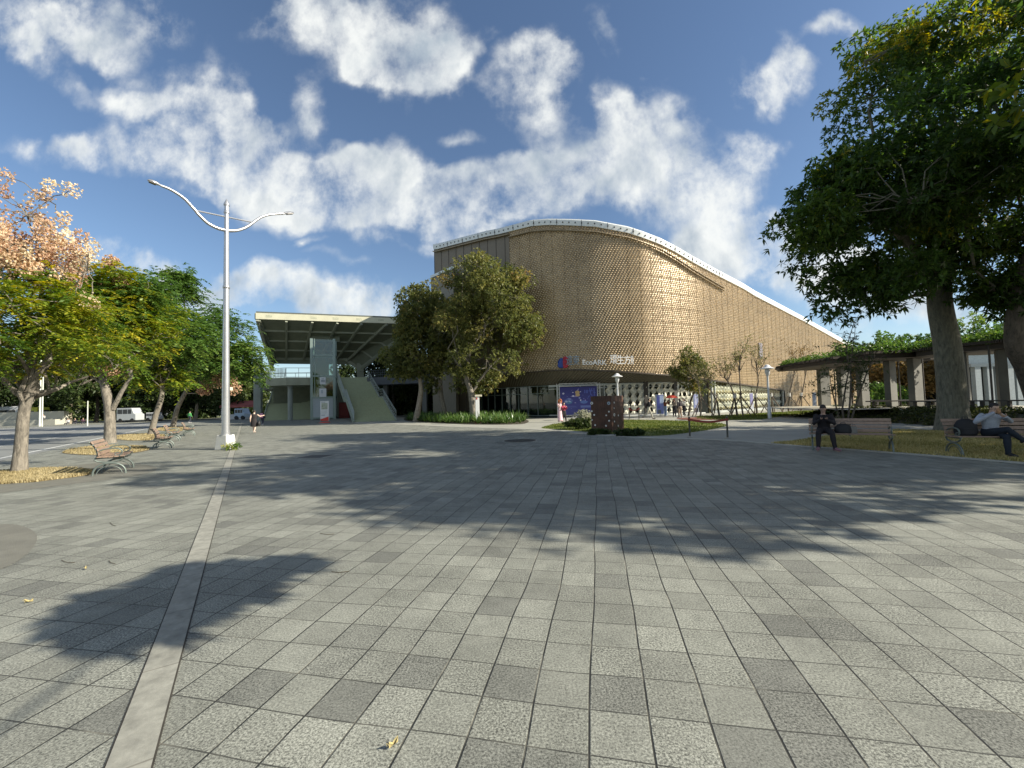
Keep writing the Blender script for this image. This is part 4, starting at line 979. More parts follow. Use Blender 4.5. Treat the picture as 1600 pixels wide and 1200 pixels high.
make_tree('broadleaf_tree', (bx_-7.5, -8, 0), 'small tree standing behind the camera whose shadow tip crosses the stone band', [(bx_-7.5, -8, 0), (bx_-7.5, -8, 2.5), (bx_-7.4, -7.4, 4)], [.16, .13, .1], [dict(kind='ros', C=C, crad=.30, per=60, k=6, ll=.2, lw=.085, mat=LM_big)], BK, None, 33, nl=9)

# ---- central olive-green pair
b2 = G(742, 658); e1, q1 = ell_px(766, 510, 41, 80, 92); e2, q2 = ell_px(748, 455, 41, 56, 56)
Cm = np.concatenate([clusters(e1, q1, 130, nr, .25), clusters(e2, q2, 60, nr, .2), clusters(np.array(D(740, 590, 41)), (2.4, 2.4, 1.4), 16, nr, .2), clusters(np.array(D(800, 445, 41)), (1.6, 1.6, 1.8), 14, nr, .2), clusters(np.array(D(822, 520, 41)), (1.6, 1.6, 1.9), 16, nr, .2)])
make_tree('olive_green_tree', b2, 'wide round olive-green tree in the lily bed in front of the golden hall', [b2, D(738, 625, b2.y), D(734, 606, b2.y), D(728, 585, b2.y), D(735, 540, b2.y)], [.42, .34, .28, .20, .12],
   [dict(kind='ros', C=Cm, crad=1.1, per=42, k=6, ll=.26, lw=.13, mat=LM_camph, tm=.5, tv=.17)], BK, None, 14, nl=16, flare=1.2,
   extra_limbs=((D(738, 612, b2.y), D(780, 560, b2.y-.5), .13), (D(734, 606, b2.y), D(700, 545, b2.y), .12)))
b3 = D(697, 645, 45); b3.z = 0; e1, q1 = ell_px(682, 520, 45, 55, 85)
make_tree('olive_green_tree', b3, 'narrow olive-green tree growing behind the lily bed between the two others', [b3, D(688, 610, 45), D(690, 570, 45)], [.3, .25, .18],
   [dict(kind='ros', C=np.concatenate([clusters(e1, q1, 85, nr, .2)]), crad=1.1, per=50, k=6, ll=.28, lw=.15, mat=LM_camph, tm=.45, tv=.14)], BK, None, 15, nl=9, flare=1.2)
b4 = D(650, 648, 44); b4.z = 0; e1, q1 = ell_px(655, 495, 44, 36, 55); e2, q2 = ell_px(635, 560, 44, 36, 34)
make_tree('olive_green_tree', b4, 'dark green tree with pale forked trunk at the left end of the lily bed', [b4, D(657, 618, 44), D(657, 600, 44), D(652, 560, 44)], [.3, .26, .2, .14],
   [dict(kind='ros', C=np.concatenate([clusters(e1, q1, 50, nr, .2), clusters(e2, q2, 36, nr, .2)]), crad=1.1, per=50, k=6, ll=.28, lw=.14, mat=LM_camph, tm=.42, tv=.18)], BKL, None, 16, nl=9, flare=1.2)

# ---- row of rain trees at the left
def T1():
    b = G(30, 738)
    cA, rA = ell_px(20, 508, 12.2, 140, 92); cB, rB = ell_px(38, 388, 12.2, 76, 58)
    C = clusters(cA, rA, 130, nr, .2, zmin=D(30, 603, 12).z); Cp = clusters(cB, rB, 105, nr, .15)
    Cp = np.concatenate([Cp, [tuple(D(x, y, 12.2)) for x, y in ((78, 290), (112, 297), (60, 315), (100, 340), (35, 330), (8, 275), (5, 300), (125, 370), (145, 385), (108, 395), (20, 350), (90, 425), (120, 440), (140, 470), (70, 305), (-20, 300), (-30, 340))]])
    make_tree('rain_tree', b, 'flowering tree with pink seed pods over yellow-green leaves, nearest of the row at left', [b, D(34, 680, b.y), D(38, 640, b.y), D(46, 612, b.y)], [.165, .14, .13, .12],
      [dict(kind='fr', C=C, crad=.50, per=22, k=7, fl=.42, ll=.15, lw=.056, mat=LM_gold, tm=.56, tv=.2), dict(kind='cap', name='seed_pods', C=Cp, crad=.25, per=66, ll=.078, mat=LM_pink, tm=.55, tv=.26)], BK, 'row of rain trees at the left', 41, nl=12, flare=1.2,
      extra_limbs=((D(46, 612, b.y), D(76, 560, b.y-.2), .10), (D(42, 618, b.y), D(5, 570, b.y), .09), (D(76, 565, b.y-.2), D(60, 470, b.y), .08), (D(5, 572, b.y), D(-30, 500, b.y), .08)))
T1()
def rain(px, py, dd, crown, pods, label, trunk_px, rad, seed, per=9, fl=.5, ll=.2, lw=.08, mats=(LM_gold,), tms=(.5,), cr2=.75, nC=90, ex=()):
    b = G(px, py); d = b.y; gs_ = []
    for i, ((cx, cy, rx, ry), m_) in enumerate(zip(crown, mats)):
        c, r = ell_px(cx, cy, d, rx, ry); gs_.append(dict(kind='fr', C=clusters(c, r, max(12, int(nC*rx*ry/5000)), nr, .2), crad=cr2, per=per, k=6, fl=fl, ll=ll, lw=lw, mat=m_, tm=tms[i], tv=.15))
    for (cx, cy, rx, ry) in pods:
        c, r = ell_px(cx, cy, d-.5, rx, ry); gs_.append(dict(kind='cap', name='seed_pods', C=clusters(c, r, max(4, int(rx*ry/70)), nr, .1), crad=cr2*.55, per=70, ll=.10+.002*d, mat=LM_pink, tm=.35, tv=.12))
    make_tree('rain_tree', b, label, [b]+[D(x, y, d) for x, y in trunk_px], rad, gs_, BK, 'row of rain trees at the left', seed, nl=11, flare=1.12, extra_limbs=[(D(a[0], a[1], d), D(a[2], a[3], d), a[4]) for a in ex])
rain(172, 692, 23, [(180, 510, 85, 62), (175, 450, 55, 38), (120, 520, 55, 60), (210, 470, 45, 35)], [(190, 455, 10, 22), (182, 490, 12, 16), (140, 440, 12, 20), (178, 575, 12, 10), (166, 412, 10, 9)], 'yellow-green rain tree with thick forked trunk, second of the row at left', [(171, 640), (166, 612), (160, 590), (158, 560)], [.26, .23, .21, .16, .11], 42,
     mats=(LM_gold, LM_gold, LM_gold, LM_fgreen), tms=(.62, .68, .58, .55), fl=.6, ll=.24, lw=.095, per=22, ex=((176, 640, 205, 590, .13), (205, 590, 200, 540, .09)))
rain(236, 679, 32, [(225, 470, 42, 52), (262, 520, 68, 58), (245, 585, 40, 22)], [(205, 575, 10, 8)], 'mid-green rain tree with slanting trunk, third of the row at left', [(243, 650), (252, 622), (254, 600)], [.21, .18, .16, .12], 43,
     mats=(LM_fgreen, LM_fgreen, LM_gold), tms=(.5, .5, .55), fl=.8, ll=.32, lw=.13, per=20, cr2=1.0)
rain(270, 668, 44, [(325, 520, 62, 45), (350, 570, 52, 34), (285, 560, 45, 40), (378, 548, 24, 20), (282, 432, 12, 6), (290, 455, 16, 12)], [(345, 595, 14, 9), (365, 602, 9, 8), (318, 608, 8, 6), (352, 585, 9, 7)], 'fresh green rain tree leaning right behind the street lamp, farthest of the row at left', [(278, 636), (292, 609), (300, 585)], [.25, .21, .18, .14], 44,
     mats=(LM_fgreen, LM_fgreen, LM_gold, LM_fgreen, LM_fgreen, LM_fgreen), tms=(.5, .55, .5, .6, .5, .5), fl=1.0, ll=.38, lw=.15, per=20, cr2=1.2, ex=((300, 590, 283, 440, .1),))

# ---- background trees
BT = [('dark green tree far behind the low grey wall at the left edge', -30, 650, 82, 60, 55, 0), ('dark tree behind the pole pair far at left', 45, 648, 86, 62, 56, 0), ('dark tree with forked pale trunk on the far lawn at left', 108, 652, 74, 58, 60, 0),
      ('dark green tree on the far lawn left of the second rain tree', 150, 650, 80, 50, 52, 0), ('far dark tree behind the second rain tree', 200, 650, 85, 52, 56, 0), ('far dark tree behind the third rain tree', 250, 650, 80, 50, 50, 0),
      ('far dark tree behind the fourth rain tree', 305, 650, 82, 50, 52, 1), ('far tree beside the white van behind the street lamp', 352, 650, 78, 34, 46, 1), ('far tree just left of the pavilion', 388, 648, 84, 26, 38, 1)]
for k, (lab, px, py, d, rx, ry, kk) in enumerate(BT):
    b = D(px, 648, d); b.z = 0; c, r = ell_px(px, 650-ry-4, d, rx, ry)
    C = clusters(c, r, 85, nr, .2, zmin=1.6)
    make_tree('park_tree', b, lab, [b, b+Vector((.3, 0, 2.6)), b+Vector((.1, 0, 5.5))], [.32, .26, .2], [dict(kind='ros', C=C, crad=1.5, per=34, k=5, ll=.55, lw=.30, mat=LM_dark, tm=.5, tv=.2)], BKL if k in (2, 6) else BKD, 'far trees at the left', 60+k, nl=8, flare=1.2)
HG = [('long dark hedge far behind the lawn at the left edge', -60, 95, 100, 30), ('dark far hedge behind the second rain tree', 100, 98, 90, 34), ('dark far hedge behind the third and fourth rain trees', 230, 100, 90, 36), ('dark far hedge left of the pavilion', 350, 96, 70, 28), ('dark hedge seen beneath the elevated walkway', 620, 74, 55, 26), ('dark hedge behind the left central trees', 680, 68, 30, 24)]
for k, (lab, px, d, rx, ry) in enumerate(HG):
    b = D(px, 648, d); b.z = 0; w_ = rx*d/FPX; hh_ = ry*2*d/FPX
    C = np.column_stack([nr.uniform(b.x-w_, b.x+w_, 190), nr.uniform(d-1.2, d+1.2, 190), nr.uniform(.2, hh_, 190)])
    make_tree('hedge', b, lab, [b, b+Vector((0, 0, 1.5))], [.15, .1], [dict(kind='ros', C=C, crad=1.2, per=24, k=5, ll=.6, lw=.36, mat=LM_dark, tm=.42, tv=.2)], BKD, 'far hedges', 120+k, 'hedge', 6)
BT2 = [('dense dark tree right of the pavilion roof', 612, 72, 55, 62, 585, LM_dark), ('bushy dark tree behind the walkway', 655, 66, 45, 42, 592, LM_dark), ('yellow-green tree top showing beyond the right end of the pavilion roof', 598, 78, 22, 22, 553, LM_gold), ('small dark tree seen through the pavilion left of the right stair', 538, 95, 14, 26, 590, LM_dark)]
for k, (lab, px, d, rx, ry, cy, m_) in enumerate(BT2):
    b = D(px, 648, d); b.z = 0; c, r = ell_px(px, cy, d, rx, ry)
    make_tree('park_tree', b, lab, [b, b+Vector((.3, 0, 3)), Vector((c[0], c[1], c[2]-1))], [.3, .26, .16], [dict(kind='ros', C=clusters(c, r, 60 if rx > 30 else 26, nr, .2), crad=1.4, per=34, k=5, ll=.5, lw=.28, mat=m_, tm=.5, tv=.2)], BKD, 'trees behind the pavilion', 80+k, nl=7, flare=1.2)
BT3 = [('brownish autumn tree seen through the pergola between its left columns', 1372, 46, 34, 28, 592, LM_brown), ('brown and green tree seen through the pergola left of the big trunk', 1432, 44, 30, 32, 595, LM_brown), ('light green tree behind the pergola roof', 1400, 52, 70, 26, 545, LM_fgreen), ('dark green tree behind the pergola at its left end', 1330, 54, 24, 20, 560, LM_dark), ('fresh green tree behind the right part of the pergola roof', 1530, 50, 60, 30, 525, LM_fgreen)]
for k, (lab, px, d, rx, ry, cy, m_) in enumerate(BT3):
    b = D(px, 640, d); b.z = 0; c, r = ell_px(px, cy, d, rx, ry)
    make_tree('park_tree', b, lab, [b, b+Vector((.2, 0, 1.5)), Vector((c[0], c[1], c[2]-.5))], [.22, .18, .12], [dict(kind='ros', C=clusters(c, r, 40, nr, .2), crad=1.0, per=30, k=5, ll=.36, lw=.18, mat=m_, tm=.5, tv=.2)], BKD, 'trees behind the pergola', 90+k, nl=8, flare=1.2)

# ---- young tree and staked saplings
def stakes(mb, p, r=1.15, h=1.9, n=3, rot=0.3, top=None):
    tp = Vector((p.x, p.y, h)) if top is None else top
    for k in range(n):
        a = rot+2*math.pi*k/n; f = Vector((p.x+math.cos(a)*r, p.y+math.sin(a)*r, 0)); d_ = (tp-f).normalized(); mb.tube([f, tp+d_*.25], .045, 6)
b5 = G(1076, 650); e1, q1 = ell_px(1078, 577, b5.y, 27, 26)
Cy = np.concatenate([clusters(e1, q1, 42, nr, .1), clusters(np.array(D(1056, 584, b5.y)), (.9, .9, .8), 12, nr, .2), clusters(np.array(D(1075, 555, b5.y)), (.8, .8, .9), 10, nr, .2), clusters(np.array(D(1092, 605, b5.y)), (1.1, .9, .6), 10, nr, .2)])
ty = make_tree('young_tree', b5, 'young leafy tree with staked trunk beside the group with the red umbrella', [b5, D(1080, 625, b5.y), D(1086, 606, b5.y), D(1080, 585, b5.y)], [.09, .08, .07, .05], [dict(kind='ros', C=Cy, crad=.5, per=16, k=6, ll=.22, lw=.10, mat=LM_camph, tm=.42, tv=.2)], BKD, None, 51, nl=10, flare=1.2)
SAP = [('pale-stemmed staked sapling right of the second roll-up banner', [(1094.6, 650.5), (1096, 632), (1093, 612), (1091, 592)], .075, BKL, (1088, 575)),
 ('thin staked sapling leaning left, standing in the red bark', [(1124, 650), (1120.5, 628), (1112, 612), (1103, 600)], .085, BKD, (1100, 590)),
 ('bare staked sapling with crossing stakes in front of the lit screen', [(1152, 650), (1148, 623), (1142, 603), (1131, 588)], .09, BKD, (1122, 560)),
 ('upright bare staked sapling between two leaning ones', [(1161, 650), (1157.5, 623), (1156, 595), (1155, 562)], .075, BKD, (1155, 540)),
 ('bare staked sapling standing left of the slim park lamp', [(1183, 647), (1181, 622), (1185, 595), (1182, 570)], .085, BKD, (1186, 545)),
 ('short broken staked sapling just right of the slim park lamp', [(1208, 645), (1205, 625), (1212, 613)], .08, BKD, None),
 ('bare staked sapling with reddish twigs near the right end of the lit screen', [(1232, 643), (1233, 618), (1238, 596), (1243, 572)], .085, BKD, (1240, 560)),
 ('tall thin bare staked sapling nearest the left end of the pergola', [(1252, 641.5), (1252, 622), (1257, 595), (1262, 568)], .075, BKD, (1263, 555))]
for k, (lab, pts, rr, bm, topp) in enumerate(SAP):
    b = G(*pts[0]); d = b.y; t = thing('staked_sapling', b, lab, 'tree', 'staked saplings in front of the hall'); rg = random.Random(200+k)
    mb = MB(b); P = [b]+[D(x, y, d) for x, y in pts[1:]]
    mb.tube(P, [rr*(1-.55*i/(len(P)-1)) for i in range(len(P))], 7)
    tips = []
    if topp:
        for q in range(9):
            s = P[-1].lerp(P[-2], rg.uniform(0, .8)); e = s+Vector((rg.uniform(-1.1, 1.1), rg.uniform(-.8, .8), rg.uniform(.9, 2.3)*(1 if k else .6)))
            lp = limb(mb, s, e, .028, .008, rg, wob=.6, n=5, seg=5)
            for z in range(4):
                s2 = rg.choice(lp[2:]); e2 = s2+Vector((rg.uniform(-.5, .5), rg.uniform(-.4, .4), rg.uniform(.2, .8))); limb(mb, s2, e2, .012, .005, rg, n=3, seg=4); tips.append(tuple(e2)); tips.append(tuple(s2.lerp(e2, .5)))
    mb.build('trunk', bm, t, smooth=True, fixn=False)
    ms = MB(b); top = P[1] if len(P) > 2 else P[-1]; stakes(ms, b, 1.1, 1.9, 3, rg.uniform(0, 2), Vector((top.x, top.y, 1.75)))
    ms.build('stake', M('stake_wood', (.16, .12, .085), .85, var=.3, scale=8), t)
    if k in (2, 4, 5, 6, 7):
        mw = MB(b); mw.tube([Vector((top.x, top.y, 1.55)), Vector((top.x, top.y, 1.95))], rr+.05, 8); mw.build('wrap', M('white_wrap', (.62, .60, .56), .8), t)
    if tips:
        C = np.array(tips); V, ci, _ = leaves_rosette(C, np.full(len(C), .22), 3, 3, .13, .06, nr)
        np_mesh('crown', V-np.array(b), 4, LM_brown if k in (6, 7) else LM_camph, t, np.clip(nr.normal(.55, .2, len(ci)), 0, 1))

# thin weeping sapling in front of the pergola (near, twigs hang into the path)
b6 = G(1322, 682); d = b6.y; t = thing('weeping_sapling', b6, 'thin many-stemmed sapling with drooping twigs behind the man on the left bench', 'tree'); rg = random.Random(5); mb = MB(b6); tips = []
stems = [[(1322, 680), (1316, 640), (1322, 600), (1330, 560), (1336, 520)], [(1325, 680), (1335, 640), (1348, 600), (1358, 575), (1368, 555)], [(1323, 680), (1310, 650), (1300, 610), (1296, 585)], [(1324, 680), (1328, 630), (1330, 590), (1322, 545), (1334, 505)]]
for st in stems:
    P = [D(x, y, d+rg.uniform(-.3, .3)) for x, y in st]; P[0] = b6; mb.tube(P, [.04*(1-.75*i/(len(P)-1)) for i in range(len(P))], 6)
    for q in range(14):
        s = rg.choice(P[2:]).lerp(rg.choice(P[1:]), rg.uniform(0, .3)); e = s+Vector((rg.uniform(-1.0, 1.0), rg.uniform(-.6, .6), rg.uniform(-.3, .7))); limb(mb, s, e, .012, .004, rg, n=4, seg=4); tips += [tuple(e), tuple(s.lerp(e, .6)), tuple(s.lerp(e, .3))]
for (x, y) in ((1268, 668), (1290, 655), (1300, 662), (1262, 600), (1280, 585)):
    e = D(x, y, d); s = D(1312, y-18, d); limb(mb, s, e, .012, .004, rg, n=6, seg=4, rise=.5); tips += [tuple(s.lerp(e, u)) for u in (.4, .6, .75, .9, 1)]
mb.build('trunk', BKD, t, smooth=True, fixn=False)
C = np.array(tips); V, ci, _ = leaves_rosette(C, np.full(len(C), .16), 3, 4, .12, .035, nr); np_mesh('crown', V-np.array(b6), 4, LM_dark, t, np.clip(nr.normal(.5, .2, len(ci)), 0, 1))

# ---- strappy lily bed in front of the central trees
def strappy(name, outline, n, h, mat, seed, label=None, lenf=1.0):
    rng = np.random.default_rng(seed); P = np.array([G(*p)[:2] for p in outline]); lo, hi = P.min(0), P.max(0)
    pts = rng.uniform(lo, hi, (n*6, 2)); x, y = pts.T; ins = np.zeros(len(pts), bool); j = len(P)-1
    for i in range(len(P)):
        c = ((P[i, 1] > y) != (P[j, 1] > y)) & (x < (P[j, 0]-P[i, 0])*(y-P[i, 1])/(P[j, 1]-P[i, 1]+1e-12)+P[i, 0]); ins ^= c; j = i
    pts = pts[ins][:n]; m = len(pts); k = 16; Q = []
    base = np.repeat(np.column_stack([pts, np.zeros(m)]), k, 0); a = rng.uniform(0, 2*np.pi, m*k); el = rng.uniform(.5, 1.35, m*k); L = h*rng.uniform(.75, 1.35, m*k)*lenf
    dh = np.column_stack([np.cos(a), np.sin(a), np.zeros(m*k)]); sd2 = np.column_stack([-np.sin(a), np.cos(a), np.zeros(m*k)]); prev = None; w0 = .045
    for q, u in enumerate(np.linspace(0, 1, 5)):
        r = L*u*np.cos(el)*(.8+.5*u); z = L*(u*np.sin(el)*1.1-.45*u**2.6*np.cos(el)*1.3); p = base+dh*r[:, None]; p[:, 2] = np.maximum(z, .02); ww = w0*(1-.85*u**1.5)
        row = (p-sd2*ww, p+sd2*ww)
        if prev: Q.append(np.stack([prev[0], prev[1], row[1], row[0]], 1))
        prev = row
    V = np.stack(Q, 1).reshape(-1, 3); tint = np.repeat(np.clip(rng.normal(.5, .22, m*k), 0, 1), 4)
    o = np_mesh(name, V, 4, mat, None, tint); tag(o, kind='stuff'); return o
LM_lily = leaf_mat('lily_leaf', [(0, (.035, .075, .015)), (.6, (.10, .18, .04)), (1, (.26, .33, .12))], .25, .35, .5)
strappy('lily_bed', [(636, 657), (660, 659.5), (700, 661.5), (745, 663), (790, 663), (818, 661.5), (822, 657), (800, 653), (740, 651.5), (680, 651), (640, 653)], 620, .85, LM_lily, 71)
blob([(634, 657.5), (660, 660), (700, 662), (745, 663.5), (790, 663.5), (820, 662), (824, 656.5), (800, 652), (740, 651), (680, 650.5), (636, 652.5)], .012, 'bed_soil', M('dark_soil', (.06, .05, .03), .95))
def shrub(base, r, hgt, label, mat, seed, n=26, ll=.12, lw=.06, per=30, group=None):
    C = clusters((base.x, base.y, hgt*.5), (r[0], r[1], hgt*.5), n, np.random.default_rng(seed), .1, zmin=.08)
    make_tree('shrub', base, label, [base, base+Vector((0, 0, hgt*.3))], [.04, .03], [dict(kind='ros', C=C, crad=.28*max(.6, hgt), per=per, k=5, ll=ll, lw=lw, mat=mat, tm=.5, tv=.15)], BKD, group, seed, 'shrub', 6)
LM_silver = leaf_mat('silver_leaf', [(0, (.16, .17, .10)), (.6, (.36, .36, .26)), (1, (.55, .54, .42))], .3, .5)
shrub(G(905, 671), (.9, .5), .75, 'low dark green shrub left of the wooden cabinet', LM_dark, 301)
shrub(G(916, 667), (.75, .5), 1.15, 'silvery shrub partly hidden behind the left side of the wooden cabinet', LM_silver, 302)
shrub(G(985, 681), (.7, .25), .28, 'dark low shrub at the right foot of the wooden cabinet', LM_dark, 303)
shrub(G(935, 679), (.6, .2), .2, 'dark low shrub along the front foot of the wooden cabinet', LM_dark, 304)
shrub(G(364, 703), (.35, .2), .3, 'small weedy plant growing at the foot of the street lamp block', LM_gold, 305, 8, .09, .03, 14)
# ================================================================== pavilion with stairs and lift
PVO = D(399.7, 640, 56); PVO.z = 0
ex = Vector((.949, .316, 0)).normalized(); ey = Vector((-.316, .949, 0)).normalized()
pav = thing('stair_pavilion', PVO+ex*9, 'pale green concrete pavilion with wide overhanging roof, two stairs and glass lift', 'building')
pav_o = Vector(pav.location)
def PL(x, y, z): return PVO+ex*x+ey*y+Vector((0, 0, z))
def pvx(px, py, y):
    """local x and z of the pixel on the pavilion plane at depth y"""
    h = hit(px, py, PL(0, y, 0), ey); return (h-PVO).dot(ex), h.z
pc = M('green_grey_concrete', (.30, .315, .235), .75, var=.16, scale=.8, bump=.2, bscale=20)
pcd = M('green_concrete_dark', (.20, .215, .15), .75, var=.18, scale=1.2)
fasc = M('cream_fascia', (.62, .60, .44), .7, var=.10, scale=1.2)
x1, zt = pvx(628, 497, 0); x1 = 21.5
zf0 = pvx(399.7, 486.5, 0)[1]; zf1 = pvx(629, 497.2, 0)[1]; zT = (zf0+zf1)/2; FH = .95
# roof: top slab, fascia, folded soffit with ribs
mb = MB(pav_o); mb.slab([PL(0, 0, zT-.12), PL(x1, 0, zT-.12), PL(x1, 15, zT-.12), PL(0, 15, zT-.12)], (0, 0, 1), .22); mb.build('roof_slab', M('roof_edge_dark', (.12, .13, .11), .7), pav)
mb = MB(pav_o)
mb.slab([PL(0, 0, zT-FH), PL(x1, 0, zT-FH), PL(x1, 0, zT-.13), PL(0, 0, zT-.13)], -ey, .15)
mb.build('fascia', fasc, pav)
mb = MB(pav_o); mb.slab([PL(0, 0, zT-FH), PL(0, 15, zT-FH), PL(0, 15, zT-.13), PL(0, 0, zT-.13)], -ex, .15); mb.build('side_fascia', pc, pav)
mb = MB(pav_o)
for fx in (1.2, 6.7, 9.5, 12.6, 15.6, 17.6, 19):      # worn patches where letters were taken off
    mb.slab([PL(fx, -.155, zT-.66), PL(fx+.75, -.155, zT-.66), PL(fx+.75, -.155, zT-.36), PL(fx, -.155, zT-.36)], -ey, .006)
mb.build('worn_patches', M('worn_fascia', (.50, .50, .36), .8, var=.25, scale=5), pav)
zs = zT-FH
F0, F1 = (0, 0, zs), (x1, 0, zs)
xm0, zm = pvx(431, 560, 9); xm1, zm1_ = pvx(560, 562, 9)
xk, zk = pvx(563, 577, 8)
surf = [[(0, 0, zs), (x1, 0, zs), (xk+1.2, 8.5, zk+1.5), (xm1-1.5, 9, zm), (xm0, 9, zm), (.4, 8, zm-1.0)],]
mb = MB(pav_o)
A_ = PL(0, 0, zs); B_ = PL(x1, 0, zs); C_ = PL(xk, 8.5, zk); D_ = PL(xm1-2, 9, zm); E_ = PL(xm0, 9, zm); F_ = PL(.3, 8.5, pvx(403, 578, 8.5)[1])
def fan(mb, P_): mb.add(P_, [tuple(range(len(P_)))])
fan(mb, [A_, B_, D_]); fan(mb, [A_, D_, E_]); fan(mb, [A_, E_, F_]); fan(mb, [B_, C_, D_])
Br = PL(x1, 15, zs); Ar = PL(0, 15, zs); fan(mb, [B_, Br, C_]); fan(mb, [Br, Ar, E_, D_]); fan(mb, [Br, D_, C_]); fan(mb, [Ar, F_, E_]); fan(mb, [Ar, A_, F_])
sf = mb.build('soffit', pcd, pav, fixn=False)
ribs = MB(pav_o)
def on(a, b, u): return a.lerp(b, u)
for u in (.02, .17, .32, .47, .62, .78, .98):
    a = on(A_, B_, u); 
    e = on(E_, D_, min(1, max(0, (u-.08)/.62))) if u < .75 else on(D_, C_, (u-.75)/.25)
    ribs.beam(a+Vector((0, 0, -.10)), e+Vector((0, 0, -.14)), .28, .42)
for v in (.25, .5, .75):
    a = on(A_, E_, v); b = on(B_, D_, v); ribs.beam(a+Vector((0, 0, -.08)), b+Vector((0, 0, -.08)), .16, .26)
    b2_ = on(B_, C_, v); ribs.beam(b+Vector((0, 0, -.08)), b2_+Vector((0, 0, -.08)), .16, .26)
ribs.beam(B_+Vector((-.1, 0, -.1)), C_+Vector((0, 0, -.1)), .35, .45); ribs.beam(A_+Vector((.2, 0, -.1)), F_, .35, .45); ribs.beam(E_, D_, .5, .5); ribs.beam(D_, C_, .4, .5)
ribs.build('soffit_rib', pc, pav)
# dark beam behind
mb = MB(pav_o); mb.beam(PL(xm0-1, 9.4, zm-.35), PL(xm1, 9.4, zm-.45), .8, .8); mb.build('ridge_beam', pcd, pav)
# legs
legm = M('blue_grey_concrete', (.27, .30, .27), .75, var=.15, scale=1.0)
mb = MB(pav_o); xl, _ = pvx(401, 620, 8); mb.box(PL(xl+.1, 8.4, zk/2+.8), (.95, 1.3, zk+1.6), rz=math.atan2(ex.y, ex.x)); mb.build('pier', legm, pav)
mb = MB(pav_o); mb.box(PL(xk, 8.6, (zk+1)/2), (1.1, 1.1, zk+1.0), rz=math.atan2(ex.y, ex.x)); mb.build('pier', pc, pav)
def col_px(px0, px1, y, ztop, mat, name='column'):
    a, _ = pvx(px0, 640, y); b, _ = pvx(px1, 640, y); mb = MB(pav_o); mb.lathe(PL((a+b)/2, y, 0), [((b-a)/2, .01), ((b-a)/2, ztop-.25), ((b-a)/2+.12, ztop-.25), ((b-a)/2+.12, ztop)], 16); mb.build(name, mat, pav, smooth=True)
# balcony slab, its column and railing
zb_lo = pvx(450, 602, 2.2)[1]; zb_hi = pvx(450, 590, 2.2)[1]
bx0, bx1 = pvx(410, 590, 2.2)[0], pvx(484, 590, 2.2)[0]
mb = MB(pav_o)
pl = [PL(bx0-.3, 8, 0), PL(bx0+.1, 3.6, 0), PL(pvx(447, 590, 2.0)[0], 2.0, 0), PL(bx1+.2, 2.0, 0), PL(bx1+.2, 9, 0)]
mb.prism([(p.x, p.y) for p in pl], zb_lo, zb_hi); mb.build('balcony_slab', pc, pav)
col_px(449.5, 457.5, 3.0, zb_lo, legm)
rl = M('rail_green_grey', (.34, .38, .34), .5, .2); rlw = M('rail_white', (.60, .62, .60), .5)
def railing(pts, h, mat, name, post=1.1, mid=(0.5,), r=.03, picket=None):
    mb = MB(pav_o)
    for a, b in zip(pts[:-1], pts[1:]):
        mb.tube([a+Vector((0, 0, h)), b+Vector((0, 0, h))], r*1.3, 6)
        for m_ in mid: mb.tube([a+Vector((0, 0, h*m_)), b+Vector((0, 0, h*m_))], r*.8, 5)
        n = max(1, round((b-a).length/post))
        for k in range(n+1): p = a.lerp(b, k/n); mb.tube([p, p+Vector((0, 0, h+.02))], r, 5)
        if picket:
            n = max(1, round((b-a).length/picket))
            for k in range(n): p = a.lerp(b, (k+.5)/n); mb.box(p+Vector((0, 0, h*.52)), (.09, .02, h*.82), rz=math.atan2((b-a).y, (b-a).x))
    mb.build(name, mat, pav)
q = [Vector((p.x, p.y, zb_hi)) for p in pl]
railing([q[0], q[1], q[2]], 1.35, rl, 'balcony_railing', .9, (.5, .12), picket=.22)
railing([q[2], q[3]], 1.35, rlw, 'balcony_railing', 2.0, (.5, .06))
railing([q[0]+ey*2.5, q[3]+ey*7.5], 1.2, rl, 'balcony_railing', 1.5, (.5, .1))
# lift tower
ty = .6; lx0, ltop = pvx(484.5, 515, ty); lx1, _ = pvx(523.5, 515, ty); lw_ = lx1-lx0; tz = pvx(500, 529, ty)[1]
steel = M('lift_steel', (.26, .33, .30), .45, .3, var=.08); dg_ = glass_mat('lift_glass', (.50, .60, .56), .22)
mb = MB(pav_o)
for (a, b) in ((0, 0), (1, 0), (0, 1), (1, 1)): mb.box(PL(lx0+.15+a*(lw_-.3), ty+.15+b*2.4, tz/2), (.34, .34, tz), rz=math.atan2(ex.y, ex.x))
mb.box(PL(lx0+.55, ty+.1, tz/2), (.08, .1, tz), rz=math.atan2(ex.y, ex.x))
for z in [pvx(500, y, ty)[1] for y in (555, 587.5, 621)]+[.25]:
    for b in (0, 2.5): mb.beam(PL(lx0, ty+.05+b, z), PL(lx1, ty+.05+b, z), .2, .22)
    for a in (lx0+.1, lx1-.1): mb.beam(PL(a, ty, z), PL(a, ty+2.6, z), .2, .22)
mb.build('lift_frame', steel, pav)
z1 = pvx(500, 621, ty)[1]; z2 = pvx(500, 587.5, ty)[1]; z3 = pvx(500, 555, ty)[1]; zg = pvx(500, 536, ty)[1]
mb = MB(pav_o)
for za, zb2 in ((z1, z2), (z2, z3), (z3, tz)):
    mb.slab([PL(lx0+.3, ty+.12, za+.1), PL(lx1-.3, ty+.12, za+.1), PL(lx1-.3, ty+.12, zb2-.1), PL(lx0+.3, ty+.12, zb2-.1)], -ey, .02)
    mb.slab([PL(lx0+.12, ty+.3, za+.1), PL(lx0+.12, ty+2.3, za+.1), PL(lx0+.12, ty+2.3, zb2-.1), PL(lx0+.12, ty+.3, zb2-.1)], -ex, .02)
